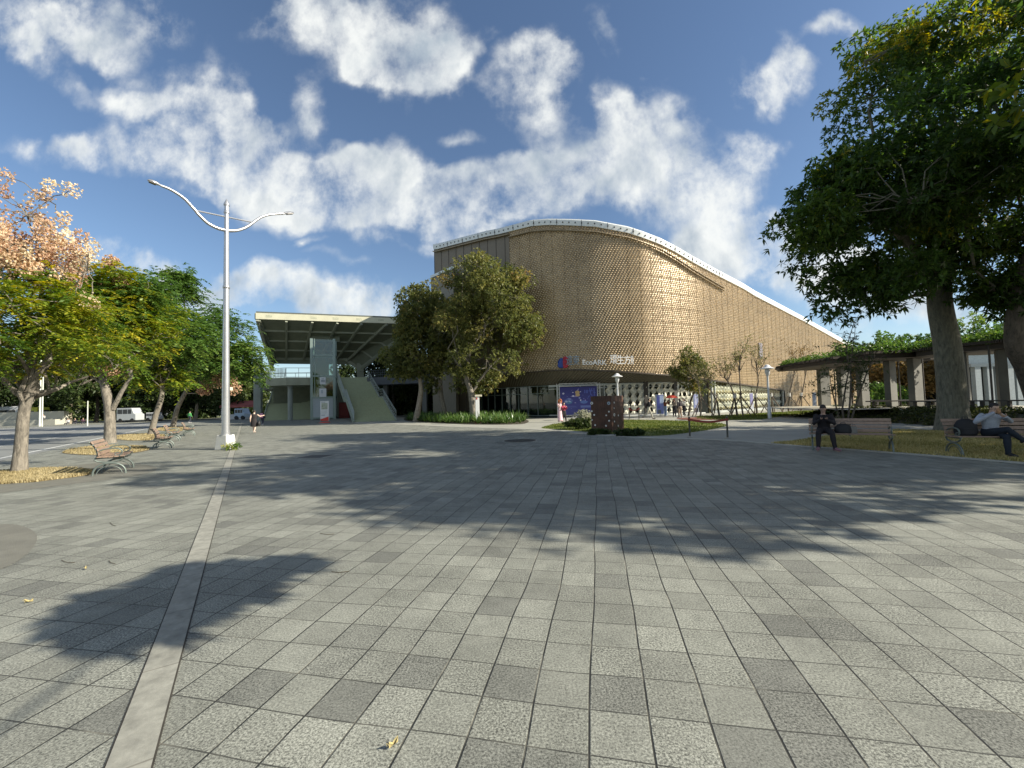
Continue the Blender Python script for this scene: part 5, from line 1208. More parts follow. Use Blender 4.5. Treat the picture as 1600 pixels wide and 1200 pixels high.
mb.build('lift_glass', dg_, pav)
mb = MB(pav_o); mb.slab([PL(lx0+.3, ty+.08, .3), PL(lx1-.35, ty+.08, .3), PL(lx1-.35, ty+.08, z1-.1), PL(lx0+.3, ty+.08, z1-.1)], -ey, .05); mb.build('lift_base_panel', M('pale_blue_panel', (.40, .45, .47), .5, var=.06), pav)
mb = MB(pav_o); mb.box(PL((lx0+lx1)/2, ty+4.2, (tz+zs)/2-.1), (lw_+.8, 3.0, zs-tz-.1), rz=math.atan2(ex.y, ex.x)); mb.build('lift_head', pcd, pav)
mb = MB(pav_o); c0, c1_ = pvx(492, 560, ty)[0], pvx(512, 560, ty)[0]; mb.box(PL((c0+c1_)/2, ty+1.2, (z2+z3)/2-.1), (c1_-c0, 1.5, z3-z2-.5), rz=math.atan2(ex.y, ex.x)); mb.build('lift_car', M('lift_car_green', (.22, .30, .22), .5), pav)
mb = MB(pav_o); mb.slab([PL(lx0+.2, ty+2.3, z1), PL(lx1-.2, ty+2.3, z1), PL(lx1-.2, ty+2.3, z2-.1), PL(lx0+.2, ty+2.3, z2-.1)], ey, .1); mb.build('lift_back', M('lift_dark', (.05, .055, .05), .6), pav)
def plate(pxa, pya, pxb, pyb, y, mat, name, parent=pav):
    a = pvx(pxa, pyb, y); b = pvx(pxb, pya, y); mb = MB(pav_o); mb.slab([PL(a[0], y, a[1]), PL(b[0], y, a[1]), PL(b[0], y, b[1]), PL(a[0], y, b[1])], -ey, .04); return mb.build(name, mat, parent)
ww = M('white_sign_plate', (.72, .73, .74), .5, var=.04); gm = M('grey_print', (.25, .30, .33), .5)
n1_ = plate(500, 589.5, 508.8, 600.5, ty-.02, ww, 'notice_plate')
n2_ = plate(499, 607, 509.8, 620.3, ty-.02, ww, 'notice_plate')
plate(502.2, 591.5, 506.5, 592.6, ty-.09, gm, 'print_line', n1_); plate(501.5, 594.2, 507.6, 596.2, ty-.09, gm, 'print_line', n1_)
plate(501.5, 609.5, 504.5, 614.5, ty-.09, M('pale_print', (.45, .52, .58), .5), 'print_picture', n2_)
# steps
stepm = M('step_green', (.46, .49, .31), .8, var=.16, scale=2.5)
def stairs(fL, fR, tL, tR, z1s, n, landing=.45, name='stair_flight'):
    """two flights with a landing between foot edge fL-fR and top edge tL-tR"""
    mb = MB(pav_o); mr_ = MB(pav_o); N_ = n
    run = [(0, landing-.05), (landing+.06, 1.0)]; zz = [(0, z1s*.46), (z1s*.46, z1s)]
    for (ua, ub), (za, zb2) in zip(run, zz):
        m_ = N_//2
        for k in range(m_):
            a = ua+(ub-ua)*k/m_; b = ua+(ub-ua)*(k+1)/m_; zh = za+(zb2-za)*(k+1)/m_; zl = za+(zb2-za)*k/m_
            P = [fL.lerp(tL, a), fR.lerp(tR, a), fR.lerp(tR, b), fL.lerp(tL, b)]
            mb.add([(p.x, p.y, zh) for p in P], [(0, 1, 2, 3)]); mr_.add([(p.x, p.y, zl) for p in P[:2]]+[(p.x, p.y, zh) for p in P[:2]], [(0, 1, 3, 2)])
    a, b = run[0][1], run[1][0]; P = [fL.lerp(tL, a), fR.lerp(tR, a), fR.lerp(tR, b), fL.lerp(tL, b)]; mb.add([(p.x, p.y, z1s*.46) for p in P], [(0, 1, 2, 3)])
    mb.build(name, stepm, pav, fixn=False); mr_.build('riser', M('riser_shade_green', (.33, .36, .235), .8, var=.15), pav, fixn=False)  # riser colour darkened to paint in shade between the treads
    # stringers
    for (f, t_) in ((fL, tL), (fR, tR)):
        ms = MB(pav_o); prof = [(0, 0), (run[0][1], z1s*.46), (run[1][0], z1s*.46), (1, z1s)]
        for (ua, za), (ub, zb2) in zip(prof[:-1], prof[1:]):
            p, q_ = f.lerp(t_, ua), f.lerp(t_, ub); ms.beam(Vector((p.x, p.y, za-.12)), Vector((q_.x, q_.y, zb2-.12)), .16, .55)
        ms.build('stringer', M('stringer_green', (.30, .34, .27), .7), pav)
    return run
fL = G(553.5, 659.5); fR = G(619, 657.5)
tz_ = 5.9
def atz(px, py, z): r = ray(px, py); t = (z-CAMH)/r.z; return Vector((r.x*t, r.y*t, 0))
tL = atz(527, 590, tz_); tR = atz(574, 589.5, tz_)
fR = fL+(fR-fL)*1.0
run = stairs(fL, fR, tL, tR, tz_, 34)
zf = lambda u: 0 if u < 0 else (tz_*.46*min(1, u/run[0][1]) if u < run[1][0] else tz_*.46+tz_*.54*(u-run[1][0])/(1-run[1][0]))
def rail_on(f, t_, name, h=1.1, panel=False):
    us = [0, run[0][1], run[1][0], 1]; pts = [Vector((*f.lerp(t_, u).xy, zf(u))) for u in us]
    railing(pts, h, rl, name, 1.0, (.78, .45, .15), .032)
    if panel:
        mb = MB(pav_o)
        for a, b in zip(pts[:-1], pts[1:]): mb.add([a+Vector((0, 0, -.2)), b+Vector((0, 0, -.2)), b+Vector((0, 0, h*.95)), a+Vector((0, 0, h*.95))], [(0, 1, 2, 3)])
        mb.build('solid_guard', M('guard_blue_grey', (.36, .42, .42), .5), pav)
rail_on(fL, tL, 'stair_railing', panel=True); rail_on(fR, tR, 'stair_railing')
lL = G(411, 655.5)+ey*0; lR = G(486, 655.5); lL = D(411, 656, 61); lR = D(486, 655, 62.5); lL.z = lR.z = 0
lt0, lt1 = D(428, 603, 70), D(486, 603, 71); zl_ = lt0.z-.1
lt0.z = lt1.z = 0; stairs(lL, lR, lt0, lt1, zl_, 34)
mb = MB(pav_o); mb.beam(Vector((lt0.x-2.5, lt0.y+2, zl_-.3)), Vector((lt1.x+16, lt1.y+8, zl_-.3)), 9, .5); mb.build('upper_deck', pcd, pav)
mb = MB(pav_o); mb.add([PL(bx0, 9, 0), PL(x1-6, 12, 0), PL(x1-6, 12, zl_), PL(bx0, 9, zl_)], [(0, 1, 2, 3)]); mb.add([PL(pvx(487, 600, 5)[0], 5, 0), PL(pvx(487, 600, 5)[0], 14, 0), PL(pvx(487, 600, 5)[0], 14, zl_), PL(pvx(487, 600, 5)[0], 5, zl_)], [(0, 1, 2, 3)])
mb.build('rear_wall', pcd, pav)
# lamp under the roof corner
mb = MB(pav_o); p = PL(*[pvx(423, 500.5, 1.0)[0], 1.0, pvx(423, 500.5, 1.0)[1]]); mb.box(p, (.55, .2, .42)); mb.build('floodlight', M('white_flood', (.75, .75, .70), .5), pav)
mb = MB(pav_o); mb.beam(p, PL(pvx(416, 536, 7)[0], 7, pvx(416, 536, 7)[1]), .12, .12); mb.build('cable_tray', pc, pav)
# elevated walkway towards the right
wk_o = D(640, 600, 62); wk_o.z = 0
wk = thing('elevated_walkway', wk_o, 'dark elevated walkway running right from the pavilion behind the trees', 'walkway')
a = D(583, 597, 61); b = D(720, 600, 58); a2, b2_ = Vector(a), Vector(b); a2.z = b2_.z = a.z
mb = MB(wk_o); mb.beam(a2, b2_, 3.2, 1.0); mb.build('deck_beam', M('dark_deck', (.10, .11, .12), .7), wk)
for u in (.15, .6, .95): mb = MB(wk_o); p = a2.lerp(b2_, u); mb.box((p.x, p.y, (p.z-.5)/2), (.6, .8, p.z-.5)); mb.build('deck_post', M('grey_post', (.22, .23, .22), .8), wk)
mb = MB(wk_o); n = 40
for z in (.55, .9, 1.2, 1.55): mb.beam(a2+Vector((0, -1.5, z)), b2_+Vector((0, -1.5, z)), .05, .05)
for k in range(n+1): p = a2.lerp(b2_, k/n)+Vector((0, -1.5, .5)); mb.box(p+Vector((0, 0, .55)), (.05, .05, 1.1))
mb.build('deck_railing', M('dark_rail', (.07, .08, .09), .6), wk)
# low white-walled annex left of the hall
ao = D(700, 640, 55); ao.z = 0; an = thing('annex_block', ao, 'low shaded annex with white wall corner and dark window behind the central trees', 'building')
def apx(px, py, d): p = D(px, py, d); return p
mb = MB(ao)
def quadpx(mb, x0, x1_, y0, d, z0=0.0, th=.3):
    a = D(x0, y0, d); b = D(x1_, y0, d); c = (a+b)/2; mb.box((c.x, c.y+th/2, (a.z+z0)/2), (b.x-a.x, th, a.z-z0))
quadpx(mb, 718, 734, 597, 52, 0, 3); quadpx(mb, 686, 760, 590, 55, 0, .4); mb.build('wall', M('annex_wall', (.42, .46, .47), .8), an)
mb = MB(ao); p0 = D(690, 601, 54.9); p1 = D(708, 630, 54.9); mb.box(((p0.x+p1.x)/2, 54.85, (p0.z+p1.z)/2), (p1.x-p0.x, .1, p0.z-p1.z)); mb.build('window', M('annex_glass', (.03, .035, .04), .15), an)
mb = MB(ao); p0 = D(712, 615, 54.9); p1 = D(722, 645, 54.9); mb.box(((p0.x+p1.x)/2, 54.8, p0.z/2), (p1.x-p0.x, .1, p0.z)); mb.build('door', M('annex_door', (.05, .04, .035), .5), an)

# ================================================================== pergola on its raised planter
pg_px = [(1285, 36.2, 577), (1320, 32.6, 572.5), (1366, 29.6, 567.5), (1420, 27.0, 558), (1454, 25.5, 553), (1510, 23.6, 546.5), (1560, 22.4, 543), (1620, 21.2, 537), (1720, 20, 520)]
arc = [(D(a, 630, d).x, d) for a, d, _ in pg_px]; arcS = smooth_poly(arc, False, 6); ZP = .70; ZB = 3.72
po = Vector((*arcS[len(arcS)//2], 0))
per = thing('pergola', po, 'long curved pergola with dark flat roof and concrete fin columns on a raised bed', 'pergola')
mb = MB(po); conc_d = M('pergola_concrete', (.13, .125, .105), .8, var=.2, scale=1.5, bump=.3)
def off_line(line, o):
    P = [Vector((*p, 0)) for p in line]; R = []
    for i, p in enumerate(P):
        t_ = (P[min(i+1, len(P)-1)]-P[max(i-1, 0)]).normalized(); n_ = Vector((t_.y, -t_.x, 0)); n_ = n_ if n_.y < 0 else -n_; R.append(p+n_*o)
    return R
fr_, bk_ = off_line(arcS, 1.0), off_line(arcS, -3.2)
for i in range(len(arcS)-1):
    P = [fr_[i], fr_[i+1], bk_[i+1], bk_[i]]; vs = [(p.x, p.y, ZB+.05) for p in P]+[(p.x, p.y, ZB+.32) for p in P]; mb.add(vs, [(0, 3, 2, 1), (4, 5, 6, 7), (0, 1, 5, 4), (2, 3, 7, 6)])
tip = [fr_[0], bk_[0]]; mb.add([(fr_[0].x, fr_[0].y, ZB+.05), (bk_[0].x, bk_[0].y, ZB+.05), (bk_[0].x-.9, bk_[0].y-1.0, ZB+.15), (fr_[0].x, fr_[0].y, ZB+.32), (bk_[0].x, bk_[0].y, ZB+.32), (bk_[0].x-.9, bk_[0].y-1, ZB+.3)], [(0, 1, 2), (3, 5, 4), (0, 2, 5, 3), (1, 4, 5, 2)])
mb.build('roof_deck', M('dark_timber', (.055, .042, .03), .8, var=.3), per)
mb = MB(po)
for i in range(0, len(arcS)-1):
    for u in (0, .33, .66):
        a = fr_[i].lerp(fr_[i+1], u); b = bk_[i].lerp(bk_[i+1], u); d_ = (b-a).normalized(); mb.beam(Vector((*(a-d_*.25).xy, ZB+.42)), Vector((*(b+d_*.2).xy, ZB+.42)), .07, .16)
mb.build('slats', M('dark_timber', (.055, .042, .03), .8), per)
ls = np.r_[0, np.cumsum([math.dist(arcS[i], arcS[i+1]) for i in range(len(arcS)-1)])]
for px in (1290, 1316, 1350, 1393, 1430, 1508, 1565, 1640):
    i = min(range(len(arcS)), key=lambda k: abs(px_of(arcS[k][0], arcS[k][1])[0]-px)); p = Vector((*arcS[i], 0)); t_ = (Vector((*arcS[min(i+1, len(arcS)-1)], 0))-Vector((*arcS[max(i-1, 0)], 0))).normalized()
    m2 = MB(po); m2.box(p+Vector((0, 0, (ZP+ZB)/2+.02)), (.34, 1.0, ZB-ZP+.04), rz=math.atan2(t_.y, t_.x)+.5); m2.build('column', conc_d, per, bevel=.02)
# raised deck
mb = MB(po); fo, bo_ = off_line(arcS, 2.2), off_line(arcS, -5.0)
for i in range(len(arcS)-1):
    P = [fo[i], fo[i+1], bo_[i+1], bo_[i]]; mb.add([(p.x, p.y, ZP) for p in P]+[(fo[i].x, fo[i].y, 0), (fo[i+1].x, fo[i+1].y, 0)], [(0, 1, 2, 3), (0, 4, 5, 1)])
mb.build('raised_floor', M('deck_paving', (.50, .47, .37), .8, var=.1), per, fixn=False)
mb = MB(po)
bl = off_line(arcS, 1.6)
for i in range(len(bl)-1):
    a, b = bl[i], bl[i+1]; mb.beam(Vector((a.x, a.y, ZP+.42)), Vector((b.x, b.y, ZP+.42)), .32, .07)
    if i % 2 == 0: mb.box((a.x, a.y, ZP+.2), (.12, .12, .4)); mb.box((a.x, a.y, ZP+.1), (.4, .3, .05))
mb.build('bench_rail', M('dark_rail_bench', (.07, .06, .05), .6), per)
mb = MB(po)
for px in (1299.5, 1355, 1405.5, 1443, 1547): 
    i = min(range(len(arcS)), key=lambda k: abs(px_of(fr_[k].x, fr_[k].y)[0]-px)); p = fr_[i]; mb.tube([(p.x, p.y, ZP), (p.x, p.y, ZB+.3)], .045, 8)
mb.build('thin_post', M('thin_post_dark', (.06, .05, .04), .6), per)
# vines on the roof
cen = [tuple((fr_[i]*(1-u)+bk_[i]*u).xy)+(ZB+.5+nr.uniform(0, .25),) for i in range(0, len(arcS)) for u in nr.uniform(0, .9, 6)]
C = np.array(cen); V, ci, _ = leaves_rosette(C, np.full(len(C), .55), 30, 5, .16, .09, nr); V[:, 2] = np.maximum(V[:, 2], ZB+.3)
vn = np_mesh('roof_vine', V, 4, LM_fgreen, None, np.clip(nr.normal(.6, .2, len(ci)), 0, 1)); tag(vn, kind='stuff')
# planted bank in front
foot_px = [(1250, 651), (1262, 651.5), (1320, 656.5), (1400, 661), (1463, 665.5), (1540, 669), (1620, 672), (1760, 676)]
ft = smooth_poly([tuple(G(*p).xy) for p in foot_px], False, 6); m_ = len(ft); bank = MB(); mm = 8
def lerp_line(L_, u): j = u*(len(L_)-1); j0 = int(min(j, len(L_)-2)); f = j-j0; return Vector(L_[j0][:2]).lerp(Vector(L_[j0+1][:2]), f)
grid = []
for a in range(81):
    u = a/80; f = lerp_line(ft, u); t_ = lerp_line([p.xy for p in fo], max(0, u)); row = []
    for b in range(mm+1):
        v = b/mm; p = f.lerp(t_, v); row.append((p.x, p.y, .005+ZP*.96*math.sin(v*math.pi/2)**.8+nr.uniform(-.03, .03)*(0 < b < mm)))
    grid.append(row)
for a in range(80):
    for b in range(mm): bank.add([grid[a][b], grid[a+1][b], grid[a+1][b+1], grid[a][b+1]], [(0, 1, 2, 3)])
bk_o = bank.build('planted_bank', M('bank_soil', (.07, .065, .03), .95, var=.4), fixn=False); tag(bk_o, kind='structure')
cc = np.array([[*Vector(grid[int(nr.integers(80))][int(nr.integers(mm+1))])] for _ in range(900)]); cc[:, :2] += nr.normal(0, .25, (900, 2))
V, ci, _ = leaves_rosette(cc, np.full(len(cc), .22), 10, 4, .12, .07, nr); V[:, 2] = np.maximum(V[:, 2], .02)
gcv = np_mesh('ground_cover', V, 4, leaf_mat('bank_leaf', [(0, (.03, .04, .012)), (.6, (.07, .085, .02)), (1, (.16, .15, .04))], .25, .6), None, np.clip(nr.normal(.45, .2, len(ci)), 0, 1)); tag(gcv, kind='stuff')
# hedge behind the pergola
shrub(D(1378, 630, 42), (2.6, 1.2), 2.6, 'clipped green hedge seen between the pergola columns', LM_fgreen, 311, 60, .22, .12, 40)
bpy.data.objects[bpy.data.objects[-1].name]
# glazed building at the right edge
gb_o = D(1560, 640, 40); gb_o.z = 0
gb = thing('glazed_building', gb_o, 'low glazed building with pale columns behind the right part of the pergola', 'building')
za = D(1560, 548, 40).z; zc = D(1560, 570, 40).z; xa = D(1515, 600, 40).x; xb = D(1760, 600, 40).x
mb = MB(gb_o); mb.box(((xa+xb)/2, 46, za/2), (xb-xa, 9, za)); mb.build('core_wall', M('dark_glazing', (.025, .03, .032), .12, var=.3), gb)
mb = MB(gb_o); mb.slab([(xa-.5, 39.2, za), (xb, 39.2, za), (xb, 51, za+.3), (xa-.5, 51, za+.3)], (0, 0, 1), .35); mb.build('roof', M('pale_roof', (.45, .50, .52), .6), gb)
mb = MB(gb_o); mb.slab([(xa, 40.2, zc), (xb, 40.2, zc), (xb, 40.2, za-.02), (xa, 40.2, za-.02)], (0, -1, 0), .06); mb.build('clerestory_glass', M('sky_glass', (.25, .33, .40), .05, spec=1.0), gb)
mb = MB(gb_o)
for px in (1526, 1545, 1560, 1577, 1590, 1612, 1640): p = D(px, 600, 40); mb.box((p.x, 40, zc/2), (.55, .4, zc))
mb.beam((xa, 40, zc), (xb, 40, zc), .5, .3); mb.build('column', M('pale_column', (.30, .34, .35), .7), gb)
# ================================================================== STREET FURNITURE
galv = M('galvanised_steel', (.50, .50, .50), .35, .75, var=.12, scale=3); whp = M('white_painted_concrete', (.58, .575, .53), .8, var=.16, scale=2.5, bump=.2)
# tall double-arm lamp
lb = G(345.5, 703); lb.y += .28; dl = lb.y
lamp = thing('street_lamp', lb, 'tall grey double-arm street lamp standing on a white concrete block', 'street lamp')
mb = MB(lb); hb = D(345, 680, dl).z
mb.lathe(lb, [(.40, .0), (.395, .03), (.32, hb), (.30, hb+.02)], 4); base_o = mb.build('base_block', whp, lamp, bevel=.02)
for v in base_o.data.vertices:
    x, y = v.co.x, v.co.y; a = math.radians(45-8); v.co.x, v.co.y = x*math.cos(a)-y*math.sin(a), x*math.sin(a)+y*math.cos(a)
zt_ = D(352, 322, dl).z; top = Vector((lb.x, lb.y, zt_))
mb = MB(lb); mb.tube([lb+Vector((0, 0, hb)), lb+Vector((0, 0, 3)), lb+Vector((0, 0, 6.5)), lb+Vector((0, 0, zt_))], [.155, .14, .115, .085], 16)
mb.build('pole', galv, lamp, smooth=True)
mb = MB(lb); mb.lathe(lb+Vector((0, 0, zt_)), [(.09, -.35), (.11, -.33), (.11, -.25), (.085, -.22), (.085, 0), (.115, .02), (.11, .08), (.05, .22), (.005, .32)], 16); mb.lathe(lb, [(.12, 6.9), (.135, 6.92), (.135, 7.0), (.12, 7.02)], 16)
mb.lathe(lb+Vector((0, 0, hb)), [(.24, 0), (.24, .03), (.17, .035), (.17, .16)], 16)
mb.build('finial', galv, lamp, smooth=True)
tipL = D(232, 283, 15.97); ad = (Vector((tipL.x, tipL.y, 0))-Vector((lb.x, lb.y, 0))).normalized(); an_ = Vector((ad.y, -ad.x, 0))
if an_.y > 0: an_ = -an_
hp = lambda x, y: hit(x, y, lb, an_)
aL = [hp(*p) for p in ((251, 290), (262, 294), (271.6, 299), (281, 305), (290, 312), (304.5, 328), (310, 335), (317, 342), (324, 348.5), (332.5, 353.5), (342, 357.5), (351, 359.6))]
aR = [hp(*p) for p in ((351, 359.6), (360, 360.8), (368.5, 360.4), (375, 359), (382.5, 356.3), (389, 352.6), (395, 348), (401, 343.5), (407.5, 339.5), (415, 336.6), (423, 335), (433, 334.2), (443, 334))]
mb = MB(lb); mb.tube(aL, [.05+.02*i/11 for i in range(12)], 10); mb.tube(aR, [.07-.02*i/12 for i in range(13)], 10); mb.build('arm', galv, lamp, smooth=True)
mb = MB(lb); mb.tube([hp(308.5, 329.5), hp(351.5, 338.5), hp(395.5, 347.5)], .032, 8); mb.build('tie_bar', galv, lamp, smooth=True)
def lhead(p, q, name):
    d = (q-p); L = d.length; d.normalize(); s = an_; u = s.cross(d); u = u if u.z > 0 else -u; mb = MB(lb); vs = []; R = [(0, .05, .05), (.12, .07, .06), (.35, .15, .09), (.7, .16, .09), (.92, .12, .06), (1, .05, .03)]
    for t_, wd, h_ in R:
        c = p+d*L*t_
        vs += [c+s*wd*.6*math.cos(a)*1.0+u*h_*math.sin(a)*(1 if math.sin(a) > 0 else .45) for a in np.linspace(0, 2*math.pi, 12, endpoint=False)]
    fs = [(i*12+k, i*12+(k+1) % 12, (i+1)*12+(k+1) % 12, (i+1)*12+k) for i in range(5) for k in range(12)]+[tuple(range(12)), tuple(60+k for k in range(12))]
    mb.add(vs, fs); h = mb.build(name, galv, lamp, smooth=True)
    m2 = MB(lb); c = p+d*L*.62-u*.035; m2.beam(c-d*L*.26, c+d*L*.26, .15, .03, u); m2.build('lens', M('lamp_lens', (.10, .09, .08), .2), h)
lhead(hp(251.5, 290.2), hp(230.5, 281.5), 'lamp_head'); lhead(hp(441.5, 334), hp(459, 333), 'lamp_head')

# white service posts with red ends
def wpost(px0, px1, py0, py1, label, cap=True, grp='white service posts'):
    b = G((px0+px1)/2, py1); d = b.y; wd = (px1-px0)*d/FPX; h = D(px0, py0, d).z
    t = thing('service_post', b, label, 'post', grp); mb = MB(b); mb.box(b+Vector((0, 0, h/2+.15)), (wd, wd*.8, h-.3), .1); mb.build('post_body', M('white_post_paint', (.72, .72, .70), .5, var=.05), t, bevel=.02)
    m2 = MB(b); m2.box(b+Vector((0, 0, .08)), (wd*1.35, wd*1.2, .16), .1); m2.build('foot', M('red_paint', (.45, .06, .04), .5), t)
    m4 = MB(b); m4.box(b+Vector((wd*.3, -wd*.42, .35)), (wd*.35, .02, .4), .1); m4.box(b+Vector((-wd*.1, -wd*.42, h-.2)), (wd*.35, .02, .16), .1); m4.build('red_mark', M('red_paint', (.45, .06, .04), .5), t)
    m3 = MB(b); m3.box(b+Vector((wd*.3, 0, h+.03)), (wd*1.8, wd*1.1, .16), .1); m3.build('cap', M('cream_cap', (.62, .56, .42), .6), t, bevel=.02)
wpost(350.5, 357, 609, 700, 'white square post with red foot standing right behind the tall street lamp')
wpost(743.5, 749.5, 619, 661.5, 'white square post with dark red foot in front of the lily bed')
# slim park lamps
def park_lamp(px, d, ztop, label):
    b = D(px, 640, d); b.z = 0; t = thing('park_lamp', b, label, 'park lamp', 'slim park lamps with disc hoods')
    gp = M('lamp_grey_white', (.60, .61, .62), .4, .2, var=.05); h = ztop
    mb = MB(b); mb.lathe(b, [(.13, .01), (.13, .8), (.075, .9), (.065, h-.75), (.065, h-.72)], 14); mb.build('pole', gp, t, smooth=True)
    mb = MB(b); mb.lathe(b+Vector((0, 0, h)), [(.07, -.85), (.13, -.72), (.18, -.5), (.16, -.34), (.08, -.3)], 16); mb.build('lamp_body', gp, t, smooth=True)
    mb = MB(b); mb.lathe(b+Vector((0, 0, h)), [(.10, -.32), (.46, -.30), (.47, -.26), (.24, -.16), (.18, -.06), (.10, -.0), (.0, .02)], 20); mb.build('hood', M('lamp_hood_white', (.72, .72, .72), .35, var=.03), t, smooth=True)
park_lamp(1202, 31.2, D(1200, 570, 31.2).z, 'slim park lamp with round white hood standing on the lawn among the saplings')
park_lamp(966, 36.6, D(965, 583.5, 36.6).z, 'slim park lamp with round white hood rising behind the wooden cabinet')
# wooden cabinet
cb = G(956, 676.3); cL = D(923.5, 640, 22.05); cR = D(973.5, 640, 22.6); cL.z = cR.z = 0; cH = D(956, 618.2, cb.y).z
cab = thing('timber_cabinet', cb, 'dark brown timber-clad cabinet dotted with white round vents at the lawn edge', 'cabinet')
cB = cL+(cR-cb)*1.0
mb = MB(cb); mb.prism([(p.x, p.y) for p in (cL, cb, cR, cB)], 0, cH-.03); mb.build('box', M('cabinet_core', (.03, .018, .012), .7), cab)
wd_ = M('cabinet_slats', (.085, .036, .018), .6, var=.45, scale=2.2)
for (p, q) in ((cL, cb), (cb, cR)):
    mb = MB(cb); L = (q-p).length; n = max(3, round(L/.105)); d_ = (q-p)/L; n_ = Vector((d_.y, -d_.x, 0)); n_ = n_ if n_.y < 0 else -n_
    for k in range(n):
        a = p+d_*(L*k/n+.004); b = p+d_*(L*(k+1)/n-.004); mb.slab([a+Vector((0, 0, .03)), b+Vector((0, 0, .03)), b+Vector((0, 0, cH)), a+Vector((0, 0, cH))], n_, .022)
    mb.build('slat_panel', wd_, cab)
wv3 = M('vent_white', (.66, .66, .62), .5, var=.05); bv3 = M('vent_blue', (.30, .38, .44), .3)
for (x, y, r, big) in ((924.6, 630, .075, 1), (924.8, 642.5, .045, 0), (928.5, 648.2, .045, 0), (925.2, 656.2, .035, 0), (930, 664.2, .045, 0), (951.2, 630, .085, 2), (951.5, 643.2, .045, 0), (947.3, 649, .04, 0), (951.8, 657.5, .045, 0), (947, 665.2, .045, 0),
    (959.5, 629, .05, 0), (959.3, 637.8, .04, 0), (959.7, 648.2, .085, 1), (966, 649.2, .045, 0), (960, 658.5, .045, 0), (965.8, 665.2, .05, 0)):
    p, q = (cL, cb) if x < 956 else (cb, cR); d_ = (q-p).normalized(); n_ = Vector((d_.y, -d_.x, 0)); n_ = n_ if n_.y < 0 else -n_
    c = hit(x, y, p+n_*.024, n_); mb = MB(cb); ring = [c+d_*r*math.cos(a)+Vector((0, 0, 1))*r*math.sin(a) for a in np.linspace(0, 2*math.pi, 16, endpoint=False)]
    mb.slab(ring, n_, .012); v = mb.build('round_vent', bv3 if big == 2 else wv3, cab)
    if big: m2 = MB(cb); m2.slab([c+n_*.0125+(w-c)*.38 for w in ring], n_, .004); m2.build('vent_hole', M('vent_dark', (.05, .06, .06), .4), v)
# bollards with red belt
steel_d = M('bollard_steel', (.13, .125, .11), .35, .6, var=.15)
def bollard(px, py, h, r, label, grp='belt posts at the lawn edge'):
    b = G(px, py); t = thing('belt_post', b, label, 'post', grp); mb = MB(b); mb.lathe(b, [(r, .0), (r, h-.06), (r*1.15, h-.05), (r*1.15, h), (r*.4, h+.02)], 12); mb.build('post', steel_d, t, smooth=True)
    mb = MB(b); mb.lathe(b, [(r*3.6, .006), (r*3.6, .02), (r*2.4, .04), (r*1.2, .06)], 20); mb.build('foot_disc', M('foot_steel', (.34, .33, .28), .5, .4), t, smooth=True)
    mb = MB(b); mb.box(b+Vector((0, 0, h-.12)), (r*2.6, r*2.6, .09)); mb.build('belt_head', M('belt_red', (.26, .035, .02), .5), t); return b
k1 = bollard(1078, 683.5, .86, .035, 'dark belt post at the left end of the near red belt'); k2 = bollard(1137, 685.5, .88, .035, 'dark belt post at the right end of the near red belt')
def belt(a, b, h, label, w=.075):
    o0 = (a+b)/2; mb = MB(o0); n = 16; pts = [a.lerp(b, i/n)+Vector((0, 0, h-.11-.10*math.sin(math.pi*i/n))) for i in range(n+1)]
    for p, q in zip(pts[:-1], pts[1:]): mb.beam(p, q, .012, w)
    o = mb.build('barrier_belt', M('belt_red', (.26, .035, .02), .5), None); o.location = o0; tag(o, label, 'belt')
belt(k1, k2, .87, 'dark red belt sagging between the two near posts by the path', .085)
k3 = bollard(983.7, 655, 1.0, .045, 'grey belt post nearest the wooden cabinet, behind the lawn'); k4 = bollard(998.7, 655, 1.0, .045, 'grey belt post behind the lawn just left of the walking man in black')
belt(k3, k4, .95, 'orange-red belt between the two grey posts behind the lawn', .1)

# roll-up banners
def rollup(pxa, pxb, pyt, pyb, d, label, cols, seed=0):
    a = D(pxa, pyb, d); b = D(pxb, pyb, d); z1 = D(pxa, pyt, d).z; a.z = b.z = 0; z0 = .16 if d > 40 else .02; t = thing('roll_up_banner', (a+b)/2, label, 'banner stand', 'printed roll-up banners by the hall')
    o_ = (a+b)/2; w_ = (b-a).length; mb = MB(o_); mb.box(o_+Vector((0, .03, (z1+z0)/2)), (w_+.08, .05, z1-z0)); mb.build('stand', M('banner_white', (.70, .72, .76), .5, var=.03), t)
    rg = random.Random(seed)
    for k, (x0, y0, x1_, y1, c) in enumerate(cols):
        m2 = MB(o_); m2.box((o_.x+(-.5+(x0+x1_)/2)*w_, o_.y-.012-.004*k, z0+(y0+y1)/2*(z1-z0)), ((x1_-x0)*w_, .006, (y1-y0)*(z1-z0))); m2.build('print_area', M('rb_%.2f_%.2f_%.2f' % c, c, .5, var=.3, scale=3), t)
rollup(1026, 1037.5, 616.5, 649.3, 41.5, 'white-edged roll-up banner with deep blue print beside the photographing visitor', [(.08, .02, 1, .97, (.13, .17, .42)), (.5, .55, .98, .93, (.38, .48, .70)), (.1, .3, .5, .9, (.06, .08, .30)), (.2, .04, .6, .22, (.10, .12, .13))])
rollup(1084.5, 1091.5, 615.5, 646.8, 43.5, 'narrow roll-up banner with pale blue print beneath the young leafy tree', [(.06, .24, .98, .97, (.34, .38, .66)), (.3, .4, .7, .9, (.60, .62, .82)), (.1, .02, .98, .22, (.06, .06, .09))])
rollup(1172.8, 1177.5, 614, 640, 50, 'small pale violet banner hanging in front of the lit screen', [(.08, .3, .95, .95, (.40, .38, .66))])
rollup(1270.5, 1276, 613, 634, 56, 'white and pale blue banner at the left end of the pergola', [(.1, .1, .7, .95, (.42, .52, .70))])
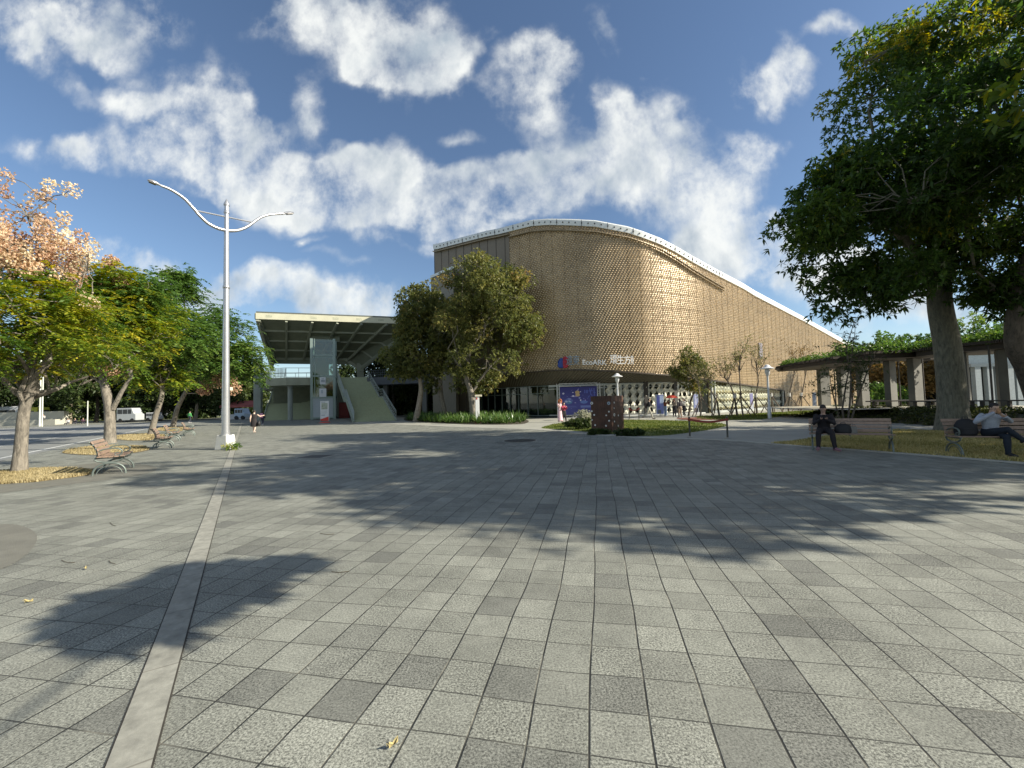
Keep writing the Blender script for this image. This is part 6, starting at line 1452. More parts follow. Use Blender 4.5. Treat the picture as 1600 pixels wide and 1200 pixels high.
# pavilion poster stand
ps = G(507.5, 660.5); d = ps.y; t = thing('poster_stand', ps, 'white upright poster stand with red foot in front of the lift', 'sign stand')
zt2 = D(507, 627, d).z; w_ = 13.2*d/FPX; mb = MB(ps); mb.box(ps+Vector((0, 0, zt2/2+.12)), (w_, .10, zt2-.2)); mb.build('panel', ww, t)
mb = MB(ps); mb.lathe(ps, [(.62, .0), (.60, .06), (.1, .12)], 20, 1, .6); mb.build('foot', M('poster_red', (.62, .06, .04), .5), t, smooth=True)
hh = zt2-.2
def pq(x0, y0, x1_, y1, c, nm, sk=0.0):
    z0 = .22+y0*hh; z1_ = .22+y1*hh; a = Vector((ps.x-w_/2+x0*w_, ps.y-.053, 0)); b = Vector((ps.x-w_/2+x1_*w_, ps.y-.053, 0)); mb = MB(ps); mb.slab([a+Vector((0, 0, z0)), b+Vector((0, 0, z0)), b+Vector((0, 0, z1_+sk)), a+Vector((0, 0, z1_))], (0, -1, 0), .006); mb.build(nm, c, t)
pq(.02, 0, .98, .08, M('poster_red', (.62, .06, .04), .5), 'red_band', .28); pq(.14, .58, .86, .90, M('poster_map', (.42, .46, .38), .6, var=.5, scale=9), 'map_picture'); pq(.1, .93, .6, .955, gm, 'heading_bar'); pq(.12, .27, .55, .30, gm, 'text_line')
for k in range(4): pq(.14, .50-.045*k, .86-.1*(k % 2), .515-.045*k, M('light_text', (.55, .58, .58), .6), 'text_line')

# ---- benches: cast-iron ends, timber slats. local x along the bench, y towards the seat front
slat_m = M('bench_slat', (.31, .215, .155), .55, var=.30, scale=14); iron = M('bench_iron', (.15, .18, .16), .45, .35, var=.15)
slat_s = slat_m
def make_bench(L, label, grp):
    t = thing('park_bench', (0, 0, 0), label, 'bench', grp)
    def end(x):
        mb = MB(); A = lambda pts, r: mb.tube([(x, y, z) for y, z in pts], r, 8)
        A([(.33*math.cos(a), .31*math.sin(a)**.8 if math.sin(a) > 0 else 0) for a in np.linspace(0, math.pi, 15)], .024)
        A([(.26*math.cos(a), .235*math.sin(a)) for a in np.linspace(.12, math.pi-.12, 11)], .010)
        A([(-.26, .48), (-.30, .42), (-.24, .37), (-.1, .335), (.05, .33), (.18, .36), (.27, .41)], .022)
        A([(-.27, .45), (-.12, .455), (.06, .45), (.22, .455), (.31, .46)], .02)
        A([(-.26, .44), (-.235, .55), (-.26, .68), (-.32, .80), (-.385, .88), (-.41, .90)], .022)
        A([(-.25, .63), (-.12, .685), (.04, .705), (.17, .69), (.245, .64), (.25, .57), (.20, .50), (.16, .46)], .019)
        A([(.19, .52), (.13, .50), (.10, .54), (.13, .585), (.18, .58)], .012)
        return mb
    for x in (-L/2+.07, L/2-.07): end(x).build('end_frame', iron, t, smooth=True)
    if L > 1.6:
        mb = MB(); mb.tube([(0, -.24, .44), (0, .28, .44)], .018, 8); mb.tube([(0, -.26, .44), (0, -.235, .55), (0, -.26, .68), (0, -.39, .88)], .018, 8); mb.build('centre_frame', iron, t, smooth=True)
    for k in range(5):
        y = -.20+.115*k; mb = MB(); mb.box((0, y, .475+.006*abs(k-2)), (L, .092, .03)); mb.build('seat_slat', slat_m, t, bevel=.006)
    for y, z, a in ((-.222, .57, 6), (-.243, .68, 14), (-.288, .785, 24), (-.352, .875, 32)):
        mb = MB(); R = Matrix.Rotation(math.radians(a), 3, 'X'); mb.box((0, y+.012, z), (L, .026, .088), M3=R); mb.build('back_slat', slat_m, t, bevel=.006)
    return t
def put_bench(t, near, far):
    """near/far: ground points below the two bench ends, seat front on the given side"""
    c = (near+far)/2; t.location = (c.x, c.y, 0.0); v = far-near; t.rotation_euler = (0, 0, math.atan2(v.y, v.x))
BG = 'park benches'
bA = make_bench(1.5, 'timber bench with iron scroll ends under the nearest pink-podded tree', 'benches along the tree row')
P = G(170, 742); Q = P+ROWD*1.5
def orient(t, P, Q, front):
    put_bench(t, P, Q); a = t.rotation_euler.z; fy_ = Vector((-math.sin(a), math.cos(a), 0))
    if fy_.dot(front) < 0: t.rotation_euler.z += math.pi
orient(bA, P, Q, ROWN)
for (px, py, lab) in ((253, 701.5, 'timber bench with iron ends left of the street lamp, second of the row'), (268, 690, 'bench just behind the second bench left of the street lamp, third of the row'), (294, 681.5, 'small far bench left of the white lamp block, last of the row')):
    c = copy_tree(bA); c['label'] = lab; P = G(px, py); orient(c, P, P+ROWD*1.5, ROWN)
P1 = Vector((*G(1405, 708).xy, 0)); P2 = Vector((9.05, 12.65, 0))
f1 = Vector((-.75, -.66, 0))
bR = make_bench((P1-P2).length+.15, 'shaded timber bench on the dry lawn with a man looking at his phone', 'benches on the right lawn'); P1b = P1+Vector((.1, .35, 0)); P2b = P2+Vector((.1, .35, 0)); orient(bR, P1b, P2b, f1)
a_ = G(1499, 712.5)+Vector((.05, .25, 0)); dir2 = Vector((1.16, -.40, 0)).normalized()
bS = make_bench(1.9, 'shaded timber bench at the right edge with a black backpack on it', 'benches on the right lawn'); orient(bS, a_, a_+dir2*1.9, Vector((-.3, -1, 0)))

# ================================================================== PEOPLE
def sphere_pts(c, r, M_=None, nu=12, nv=8):
    c = Vector(c); rx, ry, rz = (r, r, r) if isinstance(r, (int, float)) else r
    vs = [Vector((rx*math.sin(math.pi*i/nv)*math.cos(2*math.pi*k/nu), ry*math.sin(math.pi*i/nv)*math.sin(2*math.pi*k/nu), rz*math.cos(math.pi*i/nv))) for i in range(nv+1) for k in range(nu)]
    if M_: vs = [M_@v for v in vs]
    fs = [(i*nu+k, i*nu+(k+1) % nu, (i+1)*nu+(k+1) % nu, (i+1)*nu+k) for i in range(nv) for k in range(nu)]
    return [c+v for v in vs], fs
def cap_tube(mb, pts, rads, seg=10):
    mb.tube(pts, rads, seg)
    for p, r in zip(pts, rads): mb.add(*sphere_pts(p, r, None, 10, 6))
def ring_tube(mb, rings, seg=16):
    """rings: (centre, side vec*halfwidth, front vec*halfdepth)"""
    vs = []
    for c, s, f in rings: vs += [Vector(c)+Vector(s)*math.cos(a)+Vector(f)*math.sin(a) for a in np.linspace(0, 2*math.pi, seg, endpoint=False)]
    n = len(rings); fs = [(i*seg+k, i*seg+(k+1) % seg, (i+1)*seg+(k+1) % seg, (i+1)*seg+k) for i in range(n-1) for k in range(seg)]+[tuple(range(seg))[::-1], tuple((n-1)*seg+k for k in range(seg))]
    mb.add(vs, fs)
def remesh(mb, name, mat, parent, vox, smooth_it=3):
    o = mb.build(name, mat, None, fixn=True)
    m_ = o.modifiers.new('r', 'REMESH'); m_.mode = 'VOXEL'; m_.voxel_size = vox; m_.use_smooth_shade = True
    s = o.modifiers.new('s', 'SMOOTH'); s.iterations = smooth_it; s.factor = .5
    bpy.context.view_layer.update(); dg = bpy.context.evaluated_depsgraph_get(); me = bpy.data.meshes.new_from_object(o.evaluated_get(dg))
    o.modifiers.clear(); old = o.data; o.data = me; me.name = name; bpy.data.meshes.remove(old); o.parent = parent
    me.polygons.foreach_set('use_smooth', [True]*len(me.polygons))
    return o
def hand(mb, wr, d, palm_n, side, curl=.5, sc_=1.0):
    """palm and five fingers; d finger direction, palm_n palm-facing normal, side +1 thumb along +s"""
    d = Vector(d).normalized(); n = (Vector(palm_n)-d*Vector(palm_n).dot(d)).normalized(); s = d.cross(n)*side; k = sc_
    pal = wr+d*.05*k; ring_tube(mb, [(wr, s*.026*k, n*.018*k), (wr+d*.03*k, s*.034*k, n*.016*k), (wr+d*.085*k, s*.040*k, n*.012*k)], 10)
    for i, (o, ln) in enumerate(((.029, .070), (.010, .078), (-.010, .073), (-.029, .058))):
        p = wr+d*.082*k+s*o*k; pts = [p-d*.02*k]; dd = d.copy(); 
        for q in range(3):
            a = curl*(.35+.25*q+.08*i); dd = (dd*math.cos(a)+n*math.sin(a)).normalized(); pts.append(pts[-1]+dd*(ln*(.5, .32, .26)[q]+(.02 if q == 0 else 0))*k)
        cap_tube(mb, pts, [.0095*k, .009*k, .0085*k, .0075*k], 7)
    tp = wr+d*.02*k+s*.024*k; cap_tube(mb, [tp, tp+(d*.55+s*.8+n*.2)*.035*k, tp+(d*.9+s*.75+n*.5)*.058*k], [.013*k, .011*k, .009*k], 7)
def person(loc, rz, label, J, top=None, bottom=None, shoes=(.05, .05, .05), hair=(.02, .015, .012), hairstyle='short', skin=(.50, .33, .24), sleeve='long', bot='trousers', vox=.02, hs=1.0, group=None, face=False, curl=.6, palm=None, look=None, extra=None):
    """J: joints in the local frame of the person: x right, y ahead, z up (metres)"""
    t = thing('person', loc, label, 'person', group, rz)
    V3 = lambda k: Vector(J[k])
    P_, C_, Nk, Hd = V3('pelvis'), V3('chest'), V3('neck'), V3('head')
    sh = [V3('shL'), V3('shR')]; side = (sh[1]-sh[0]).normalized(); spine = (Nk-P_).normalized(); frt = spine.cross(side)*-1
    if frt.y < 0 and abs(frt.y) > .05: frt = -frt
    hipv = (V3('hipR')-V3('hipL')).normalized()
    def torso(mb, g, z0=0.0):
        ring_tube(mb, [(P_-spine*.09, hipv*(.13+g), frt*(.09+g)), (P_, hipv*(.165+g), frt*(.115+g)), (P_.lerp(C_, .45), (hipv+side).normalized()*(.135+g), frt*(.095+g)), (C_, side*(.165+g), frt*(.115+g)), (C_.lerp(Nk, .6), side*(.185+g), frt*(.10+g)), (Nk-spine*.01, side*(.085+g), frt*(.07+g))])
    def arm(mb, s, g, upto=3, rr=1.0):
        k = 'LR'[s]; pts = [V3('sh'+k), V3('el'+k), V3('wr'+k)][:upto]; r = [.052+g, .042+g, .029+g][:upto]
        q, rq = [], []
        for i in range(len(pts)-1):
            for u in (0, .35, .7): q.append(pts[i].lerp(pts[i+1], u)); b_ = r[i]*(1-u)+r[i+1]*u+(.004 if u == .35 else 0); rq.append(b_)
        q.append(pts[-1]); rq.append(r[-1]); cap_tube(mb, q, rq)
    def leg(mb, s, g, u1=1.0):
        k = 'LR'[s]; a, b, c = V3('hip'+k), V3('kn'+k), V3('an'+k); q = [a, a.lerp(b, .4), b, b.lerp(c, .3), b.lerp(c, .7), c]; r = [.088+g, .08+g, .056+g, .055+g, .042+g, .036+g]
        if u1 < 1: q, r = q[:3], r[:3]
        cap_tube(mb, q, r)
    mb = MB(); torso(mb, 0); [arm(mb, s, 0) for s in (0, 1)]; [leg(mb, s, 0) for s in (0, 1)]
    cap_tube(mb, [Nk-spine*.05, Nk.lerp(Hd, .5), Hd-(Hd-Nk)*.1], [.058, .054, .056])
    lk_ = Vector(look).normalized() if look else Vector((0, 1, 0)); ux = lk_.cross(Vector((0, 0, 1))).normalized(); uz = ux.cross(lk_); R = Matrix((ux, lk_, uz)).transposed()
    mb.add(*sphere_pts(Hd+uz*.02, (.074, .092, .105), R, 16, 12)); mb.add(*sphere_pts(Hd-uz*.055+lk_*.022, (.052, .062, .058), R, 12, 8))
    mb.add(*sphere_pts(Hd+lk_*.092-uz*.012, (.012, .016, .022), R, 8, 6))
    for sg in (-1, 1): mb.add(*sphere_pts(Hd+ux*.075*sg-uz*.005-lk_*.008, (.010, .018, .028), R, 8, 6))
    for s in (0, 1):
        k = 'LR'[s]; wr, el = V3('wr'+k), V3('el'+k); d = V3('ha'+k)-wr if 'ha'+k in J else wr-el
        pn = Vector(palm[s]) if palm else (side*(-1 if s else 1)); hand(mb, wr, d, pn, (1 if s else -1), curl, 1.0)
        an = V3('an'+k); to = V3('to'+k); cap_tube(mb, [an-(to-an).normalized()*.03-Vector((0, 0, .03)), an.lerp(to, .5)-Vector((0, 0, .02)), to-Vector((0, 0, .005))], [.036, .036, .028])
    body = remesh(mb, 'body', M('skin_%.2f' % skin[0], skin, .55, var=.05), t, min(vox, .0075) if face else vox, 2)
    g = .012
    if top:
        mb = MB(); torso(mb, g+.004); n = {'long': 3, 'short': 2, 'none': 0}[sleeve]
        for s in (0, 1):
            if n == 3: arm(mb, s, g)
            elif n == 2:
                k = 'LR'[s]; a, b = V3('sh'+k), V3('el'+k); cap_tube(mb, [a, a.lerp(b, .75)], [.07, .062])
            else:
                cap_tube(mb, [V3('sh'+'LR'[s])], [.058])
        remesh(mb, 'top', M('cloth_%.2f_%.2f_%.2f' % tuple(top), top, .85, var=.25, scale=9), t, vox*.9)
    if bottom:
        mb = MB()
        if bot == 'trousers':
            ring_tube(mb, [(P_-spine*.1, hipv*.15, frt*.11), (P_+spine*.02, hipv*.185, frt*.135), (P_+spine*.1, hipv*.165, frt*.125)]); [leg(mb, s, g+.006) for s in (0, 1)]
        elif bot == 'shorts':
            ring_tube(mb, [(P_-spine*.1, hipv*.15, frt*.11), (P_+spine*.02, hipv*.185, frt*.135), (P_+spine*.1, hipv*.165, frt*.125)]); [leg(mb, s, g+.012, .5) for s in (0, 1)]
        else:
            zlo = .45 if bot == 'skirt' else .12; kn = (V3('knL')+V3('knR'))/2; bot_c = Vector((kn.x*.6, kn.y*.4, zlo))
            ring_tube(mb, [(bot_c, hipv*.235, frt*.17), (P_.lerp(bot_c, .5), hipv*.215, frt*.16), (P_, hipv*.185, frt*.135), (P_+spine*.12, hipv*.155, frt*.115)])
        remesh(mb, bot if bot != 'long_skirt' else 'skirt', M('cloth_%.2f_%.2f_%.2f' % tuple(bottom), bottom, .85, var=.25, scale=9), t, vox*.9)
    for s in (0, 1):
        k = 'LR'[s]; an, to = V3('an'+k), V3('to'+k); f_ = (to-an); f_.z = 0; f_.normalize(); sd3 = Vector((f_.y, -f_.x, 0)); mb = MB()
        heel = Vector((an.x, an.y, to.z))-f_*.05
        ring_tube(mb, [(heel+Vector((0, 0, .045)), sd3*.036, Vector((0, 0, .05))), (heel+f_*.08+Vector((0, 0, .05)), sd3*.042, Vector((0, 0, .055))), (to+f_*.0+Vector((0, 0, .03)), sd3*.046, Vector((0, 0, .034))), (to+f_*.06+Vector((0, 0, .022)), sd3*.028, Vector((0, 0, .022)))], 12)
        mb.build('shoe', M('shoe_%.2f_%.2f' % tuple(shoes[:2]), shoes, .6, var=.1), t, smooth=True)
    mb = MB(); HM = M('hair_%.2f_%.2f' % tuple(hair[:2]), hair, .6, var=.35, scale=30)
    bk2 = Hd+uz*.036-lk_*.022
    mb.add(*sphere_pts(bk2, (.084, .094, .102), R, 14, 10)); mb.add(*sphere_pts(Hd+uz*.095+lk_*.02, (.064, .066, .034), R, 12, 8))
    if hairstyle == 'long': ring_tube(mb, [(bk2-uz*.02-lk_*.02, ux*.088, lk_*.06), (Hd-uz*.12-lk_*.06, ux*.082, lk_*.045), (Hd-uz*.27-lk_*.085, ux*.06, lk_*.03)], 12)
    if hairstyle == 'bun': mb.add(*sphere_pts(Hd+uz*.10-lk_*.085, .042, None, 10, 8))
    if hairstyle == 'curly':
        rg = random.Random(3)
        for _ in range(26): v = Vector((rg.gauss(0, 1), rg.gauss(-.35, .8), rg.gauss(.25, .9))).normalized(); mb.add(*sphere_pts(Hd+R@Vector((v.x*.13, v.y*.13, v.z*.15+.02)), rg.uniform(.045, .075), None, 8, 6))
    remesh(mb, 'hair', HM, t, max(.008, vox*.6), 1)
    if face:
        e = MB()
        for sg in (-1, 1): e.add(*sphere_pts(Hd+ux*.030*sg+lk_*.078+uz*.018, (.012, .008, .006), R, 8, 6))
        e.build('eyes', M('eye_dark', (.02, .015, .012), .3), t, smooth=True)
        e = MB(); e.add(*sphere_pts(Hd+lk_*.079-uz*.048, (.022, .006, .005), R, 8, 6)); e.build('mouth', M('lip', (.35, .13, .11), .5), t, smooth=True)
    if extra: extra(t)
    return t
def standing(h=1.62, lean=0.0, step=0.0, arms='down', sep=.09):
    k = h/1.7; J = dict(pelvis=(0, 0, .93), chest=(0, .01+lean*.5, 1.22), neck=(0, .0+lean, 1.43), head=(0, .03+lean*1.1, 1.585), shL=(-.18, lean, 1.38), shR=(.18, lean, 1.38), hipL=(-.09, 0, .90), hipR=(.09, 0, .90))
    s = step
    J.update(knL=(-sep, .16*s+.02, .50), anL=(-sep, .32*s, .10), toL=(-sep-.02, .32*s+.15, .03), knR=(sep, -.03*s+.03, .49), anR=(sep, -.34*s, .10+.10*abs(s)), toR=(sep+.02, -.34*s+.14, .03+.03*abs(s)))
    if arms == 'down': J.update(elL=(-.23, -.03-.1*s, 1.10), wrL=(-.24, .05-.12*s, .86), elR=(.23, -.03+.1*s, 1.10), wrR=(.24, .05+.16*s, .87))
    if arms == 'phone': J.update(elL=(-.22, .10, 1.14), wrL=(-.09, .30, 1.30), elR=(.22, .10, 1.14), wrR=(.09, .30, 1.30))
    if arms == 'photo': J.update(elL=(-.24, .20, 1.28), wrL=(-.08, .40, 1.48), elR=(.24, .20, 1.28), wrR=(.08, .40, 1.48))
    if arms == 'one_up': J.update(elL=(-.23, -.02, 1.10), wrL=(-.16, .18, 1.05), elR=(.24, .10, 1.18), wrR=(.16, .22, 1.42))
    return {a: (x*k, y*k, z*k) for a, (x, y, z) in J.items()}
def at_(px, py): return G(px, py)
def face_dir(dx, dy): return math.atan2(-dx, dy)        # heading so that local +y points along (dx,dy)
# a: woman in black dress walking away
def bag_a(t):
    mb = MB(); mb.add(*sphere_pts((.33, -.05, .66), (.10, .17, .20), None, 14, 10)); mb.build('handbag', M('bag_black', (.015, .015, .015), .6), t, smooth=True)
    mb = MB(); mb.tube([(.20, 0, 1.36), (.27, -.06, 1.1), (.33, -.08, .84)], .012, 6); mb.build('bag_strap', M('bag_black', (.015, .015, .015), .6), t)
J = standing(1.60, 0, .75); J.update(elR=(.34, .08, 1.16), wrR=(.50, .22, 1.20))
person(at_(397, 676.5), face_dir(-.3, 1), 'woman in sleeveless black dress with dark hair walking away near the tall street lamp', J, top=(.025, .02, .02), bottom=(.025, .02, .02), sleeve='none', bot='skirt', shoes=(.45, .38, .32), hairstyle='bun', skin=(.62, .44, .34), extra=bag_a)
def pack(col, w_=.17, z=1.15):
    def f(t):
        mb = MB(); ring_tube(mb, [((0, -.20, z-.24), (w_*.9, 0, 0), (0, .08, 0)), ((0, -.22, z-.1), (w_, 0, 0), (0, .11, 0)), ((0, -.21, z+.12), (w_*.95, 0, 0), (0, .10, 0)), ((0, -.18, z+.24), (w_*.6, 0, 0), (0, .06, 0))], 14); mb.build('backpack', M('pack_%.2f_%.2f' % col[:2], col, .7, var=.15), t, smooth=True)
        mb = MB()
        for s in (-1, 1): mb.tube([(s*.10, -.13, z+.22), (s*.11, .02, z+.30), (s*.12, .14, z+.12), (s*.13, .05, z-.16)], .018, 6)
        mb.build('pack_straps', M('strap_dark', (.03, .03, .03), .7), t)
    return f
pb = at_(410.3, 664); person(pb, face_dir(.1, 1), 'person with pink backpack walking away beneath the pavilion balcony', standing(1.42, 0, .5), top=(.05, .05, .07), bottom=(.04, .045, .07), shoes=(.6, .6, .62), extra=pack((.62, .28, .42), .19, 1.0), group=None)
# c,d: pair before the banner
person(at_(875.5, 659.5), face_dir(.6, -1), 'person in long pale pink dress with curly orange hair before the blue banner', standing(1.78, 0, .3, 'one_up'), top=(.66, .44, .46), bottom=(.72, .50, .54), bot='long_skirt', sleeve='short', shoes=(.6, .5, .45), hair=(.42, .12, .03), hairstyle='curly', skin=(.66, .48, .38))
person(at_(881.5, 659.3), face_dir(.6, -1), 'person in crimson jacket and black trousers beside the one with curly orange hair', standing(1.55, 0, .5, 'phone'), top=(.34, .03, .07), bottom=(.015, .012, .015), shoes=(.62, .55, .48), hairstyle='long')
# e: walking man with backpack
J = standing(1.72, .05, 1.0, 'down'); J.update(elR=(.22, .10, 1.12), wrR=(.14, .30, 1.16), anR=(.09, -.46, .30), toR=(.10, -.50, .16), knR=(.09, -.12, .50))
person(at_(1014, 655.3), face_dir(1, -.25), 'man in black jacket and pale trousers striding past the hall with a backpack', J, top=(.02, .02, .025), bottom=(.42, .40, .32), shoes=(.04, .035, .03), extra=pack((.045, .03, .03)), hair=(.03, .025, .02))
# f: photographing
def camera_box(t):
    mb = MB(); mb.box((0, .47, 1.45), (.14, .05, .08)); mb.build('hand_camera', M('camera_black', (.02, .02, .02), .4), t, bevel=.01)
person(at_(1040, 650.8), face_dir(1, .35), 'visitor in brown jacket and blue jeans taking a picture beside the blue roll-up banner', standing(1.58, 0, 0, 'photo'), top=(.17, .05, .025), bottom=(.20, .27, .38), shoes=(.6, .6, .6), hairstyle='long', extra=camera_box)
# g: red umbrella person; umbrella is a thing of its own
pg_ = at_(1054, 651.7); person(pg_, face_dir(.2, -1), 'person in grey top and black trousers standing under the red umbrella', standing(1.62, 0, .15, 'one_up'), top=(.24, .21, .17), bottom=(.015, .015, .018), shoes=(.6, .58, .55))
uo = pg_+Vector((-.25, -.15, 0)); um = thing('umbrella', uo+Vector((0, 0, 1.2)), 'open red umbrella held above the visitors in front of the hall', 'umbrella'); uo2 = Vector(um.location)
mb = MB(uo2); nb = 8; vs = [uo2+Vector((0, 0, .78))]; fs = []
for r_, z in ((.22, .74), (.42, .64), (.56, .50)):
    for k in range(16): a = 2*math.pi*k/16; rr = r_*(1 if k % 2 == 0 else .955); vs.append(uo2+Vector((math.cos(a)*rr, math.sin(a)*rr, z+(.0 if k % 2 == 0 else .012))))
fs += [(0, 1+k, 1+(k+1) % 16) for k in range(16)]
for q in range(2): fs += [(1+q*16+k, 1+(q+1)*16+k, 1+(q+1)*16+(k+1) % 16, 1+q*16+(k+1) % 16) for k in range(16)]
mb.add(vs, fs); can = mb.build('canopy', M('umbrella_red', (.70, .07, .035), .6, var=.06), um, fixn=False)
mb = MB(uo2); mb.tube([uo2+Vector((0, 0, .84)), uo2+Vector((.12, .02, 0)), uo2+Vector((.16, .03, -.05))], .012, 6); mb.build('shaft', M('umbrella_shaft', (.1, .1, .1), .4, .5), um)
mb = MB(uo2)
for k in range(0, 16, 2): a = 2*math.pi*k/16; mb.tube([uo2+Vector((0, 0, .74)), uo2+Vector((math.cos(a)*.55, math.sin(a)*.55, .49))], .006, 4)
mb.build('umbrella_ribs', M('umbrella_shaft', (.1, .1, .1), .4, .5), um)
person(at_(1063, 653), face_dir(-.2, 1), 'long-haired person in dark top and patterned trousers standing at the young leafy tree', standing(1.62, 0, .2), top=(.04, .035, .04), bottom=(.36, .28, .20), shoes=(.55, .5, .45), hairstyle='long')
person(at_(1069.5, 650.6), face_dir(-1, -.3), 'person in white top and black trousers behind the young leafy tree', standing(1.66, .03, .5, 'phone'), top=(.62, .60, .54), bottom=(.02, .02, .025), shoes=(.5, .5, .5))
# green shirt, far
person(D(296.5, 650, 60)*1.0-Vector((0, 0, D(296.5, 650, 60).z)), face_dir(.3, 1), 'far person in bright green shirt walking under the tree row', standing(1.68, 0, .6), top=(.10, .42, .12), bottom=(.03, .035, .05), shoes=(.4, .4, .4), vox=.03)
# seated
def seated(hs=.46, crossed=False):
    J = dict(pelvis=(0, -.02, hs+.12), chest=(0, .02, hs+.40), neck=(0, .05, hs+.60), head=(0, .10, hs+.76), shL=(-.18, .05, hs+.555), shR=(.18, .05, hs+.555), hipL=(-.09, .0, hs+.10), hipR=(.09, .0, hs+.10),
      knL=(-.17, .43, hs+.06), anL=(-.22, .50, .10), toL=(-.25, .63, .03), knR=(.15, .43, hs+.06), anR=(.17, .46, .10), toR=(.19, .59, .03),
      elL=(-.25, .14, hs+.33), wrL=(-.07, .30, hs+.46), elR=(.24, .14, hs+.33), wrR=(.07, .30, hs+.46), haL=(.01, .36, hs+.52), haR=(-.01, .36, hs+.52))
    return J
def phone_a(t):
    mb = MB(); R = Matrix.Rotation(math.radians(-35), 3, 'X'); mb.box((0, .385, 1.00), (.075, .009, .15), M3=R); mb.build('phone', M('phone_dark', (.03, .03, .035), .2), t, bevel=.003)
ang = bR.rotation_euler.z
seatp = P2b.lerp(P1b, .17); J = seated(); J['toL'] = (-.30, .60, .03)
person(Vector((seatp.x, seatp.y, 0))+f1.normalized()*.04, ang, 'man in dark clothes sitting on the left bench with head bent over his phone', J, top=(.012, .011, .013), bottom=(.012, .011, .014), shoes=(.20, .10, .12), skin=(.42, .27, .20), vox=.012, face=True, look=(0, .82, -.57), palm=[(.3, .2, .8), (-.3, .2, .8)], curl=.9, extra=phone_a)
# bags beside him
def bagobj(loc, name, label, col, size, rz):
    t = thing(name, loc, label, 'bag', None, rz); sx, sy, sz = size; mb = MB()
    ring_tube(mb, [((0, 0, .01), (sx*.46, 0, 0), (0, sy*.5, 0)), ((0, 0, sz*.25), (sx*.52, 0, 0), (0, sy*.55, 0)), ((0, 0, sz*.65), (sx*.48, 0, 0), (0, sy*.48, 0)), ((0, 0, sz*.9), (sx*.34, 0, 0), (0, sy*.34, 0)), ((0, 0, sz), (sx*.15, 0, 0), (0, sy*.15, 0))], 18); mb.build('bag_body', M('bagc_%.2f_%.2f' % col[:2], col, .75, var=.2), t, smooth=True)
    mb = MB(); mb.tube([(-.06, 0, sz*.95), (-.05, 0, sz*1.1), (.05, 0, sz*1.1), (.06, 0, sz*.95)], .012, 6); mb.build('handle', M('strap_dark', (.03, .03, .03), .7), t)
    mb = MB(); ring_tube(mb, [((0, sy*.42, sz*.12), (sx*.34, 0, 0), (0, sy*.2, 0)), ((0, sy*.42, sz*.45), (sx*.30, 0, 0), (0, sy*.18, 0))], 14); mb.build('front_pocket', M('bagc_%.2f_%.2f' % col[:2], col, .75, var=.2), t, smooth=True)
    return t
sp2 = P2b.lerp(P1b, .42); bagobj((sp2.x, sp2.y, .495), 'shoulder_bag', 'black soft bag lying on the left bench beside the man', (.018, .018, .02), (.42, .22, .28), ang)
sp3 = P2b.lerp(P1b, .56); t = thing('paper_bag', (sp3.x, sp3.y, .495), 'small grey paper bag standing on the left bench beside the black bag', 'bag', None, ang); mb = MB(); mb.prism([(-.07, -.045), (.07, -.045), (.07, .045), (-.07, .045)], .002, .20); mb.build('bag_body', M('grey_paper', (.20, .19, .17), .8), t); mb = MB(); mb.tube([(-.03, 0, .20), (-.025, 0, .26), (.025, 0, .26), (.03, 0, .20)], .005, 6); mb.build('handle', M('strap_dark', (.03, .03, .03), .7), t)
# k: person on the right bench, legs crossed, eating
ang2 = bS.rotation_euler.z; s2 = a_+dir2*.82
J = seated(); J.update(head=(-.03, .12, 1.20), elL=(-.36, .06, .86), wrL=(-.14, .30, .98), elR=(.34, .08, .84), wrR=(.08, .27, 1.08), haL=(-.05, .33, 1.02), haR=(0, .30, 1.14), knR=(-.06, .46, .68), anR=(-.30, .52, .42), toR=(-.38, .63, .36), knL=(.02, .42, .50), anL=(-.04, .46, .10), toL=(-.08, .60, .03))
J['knL'] = (-.05, .43, .50)
def snack(t):
    mb = MB(); mb.add(*sphere_pts((.01, .33, 1.13), (.045, .03, .075), None, 12, 8)); mb.build('snack_bag', M('brown_paper', (.36, .19, .09), .7, var=.3, scale=20), t, smooth=True)
person(Vector((s2.x, s2.y, 0)), ang2+(0), 'person in white shirt and dark trousers with crossed legs eating on the right bench', J, top=(.36, .39, .44), bottom=(.010, .017, .028), shoes=(.02, .02, .02), skin=(.50, .32, .23), vox=.012, face=True, look=(-.2, .9, -.3), palm=[(.6, .1, .4), (-.6, .1, .4)], curl=.8, extra=snack)
s3 = a_+dir2*.33; bagobj((s3.x, s3.y, .495), 'backpack', 'large black backpack standing on the left end of the right bench', (.012, .012, .014), (.46, .30, .44), ang2)

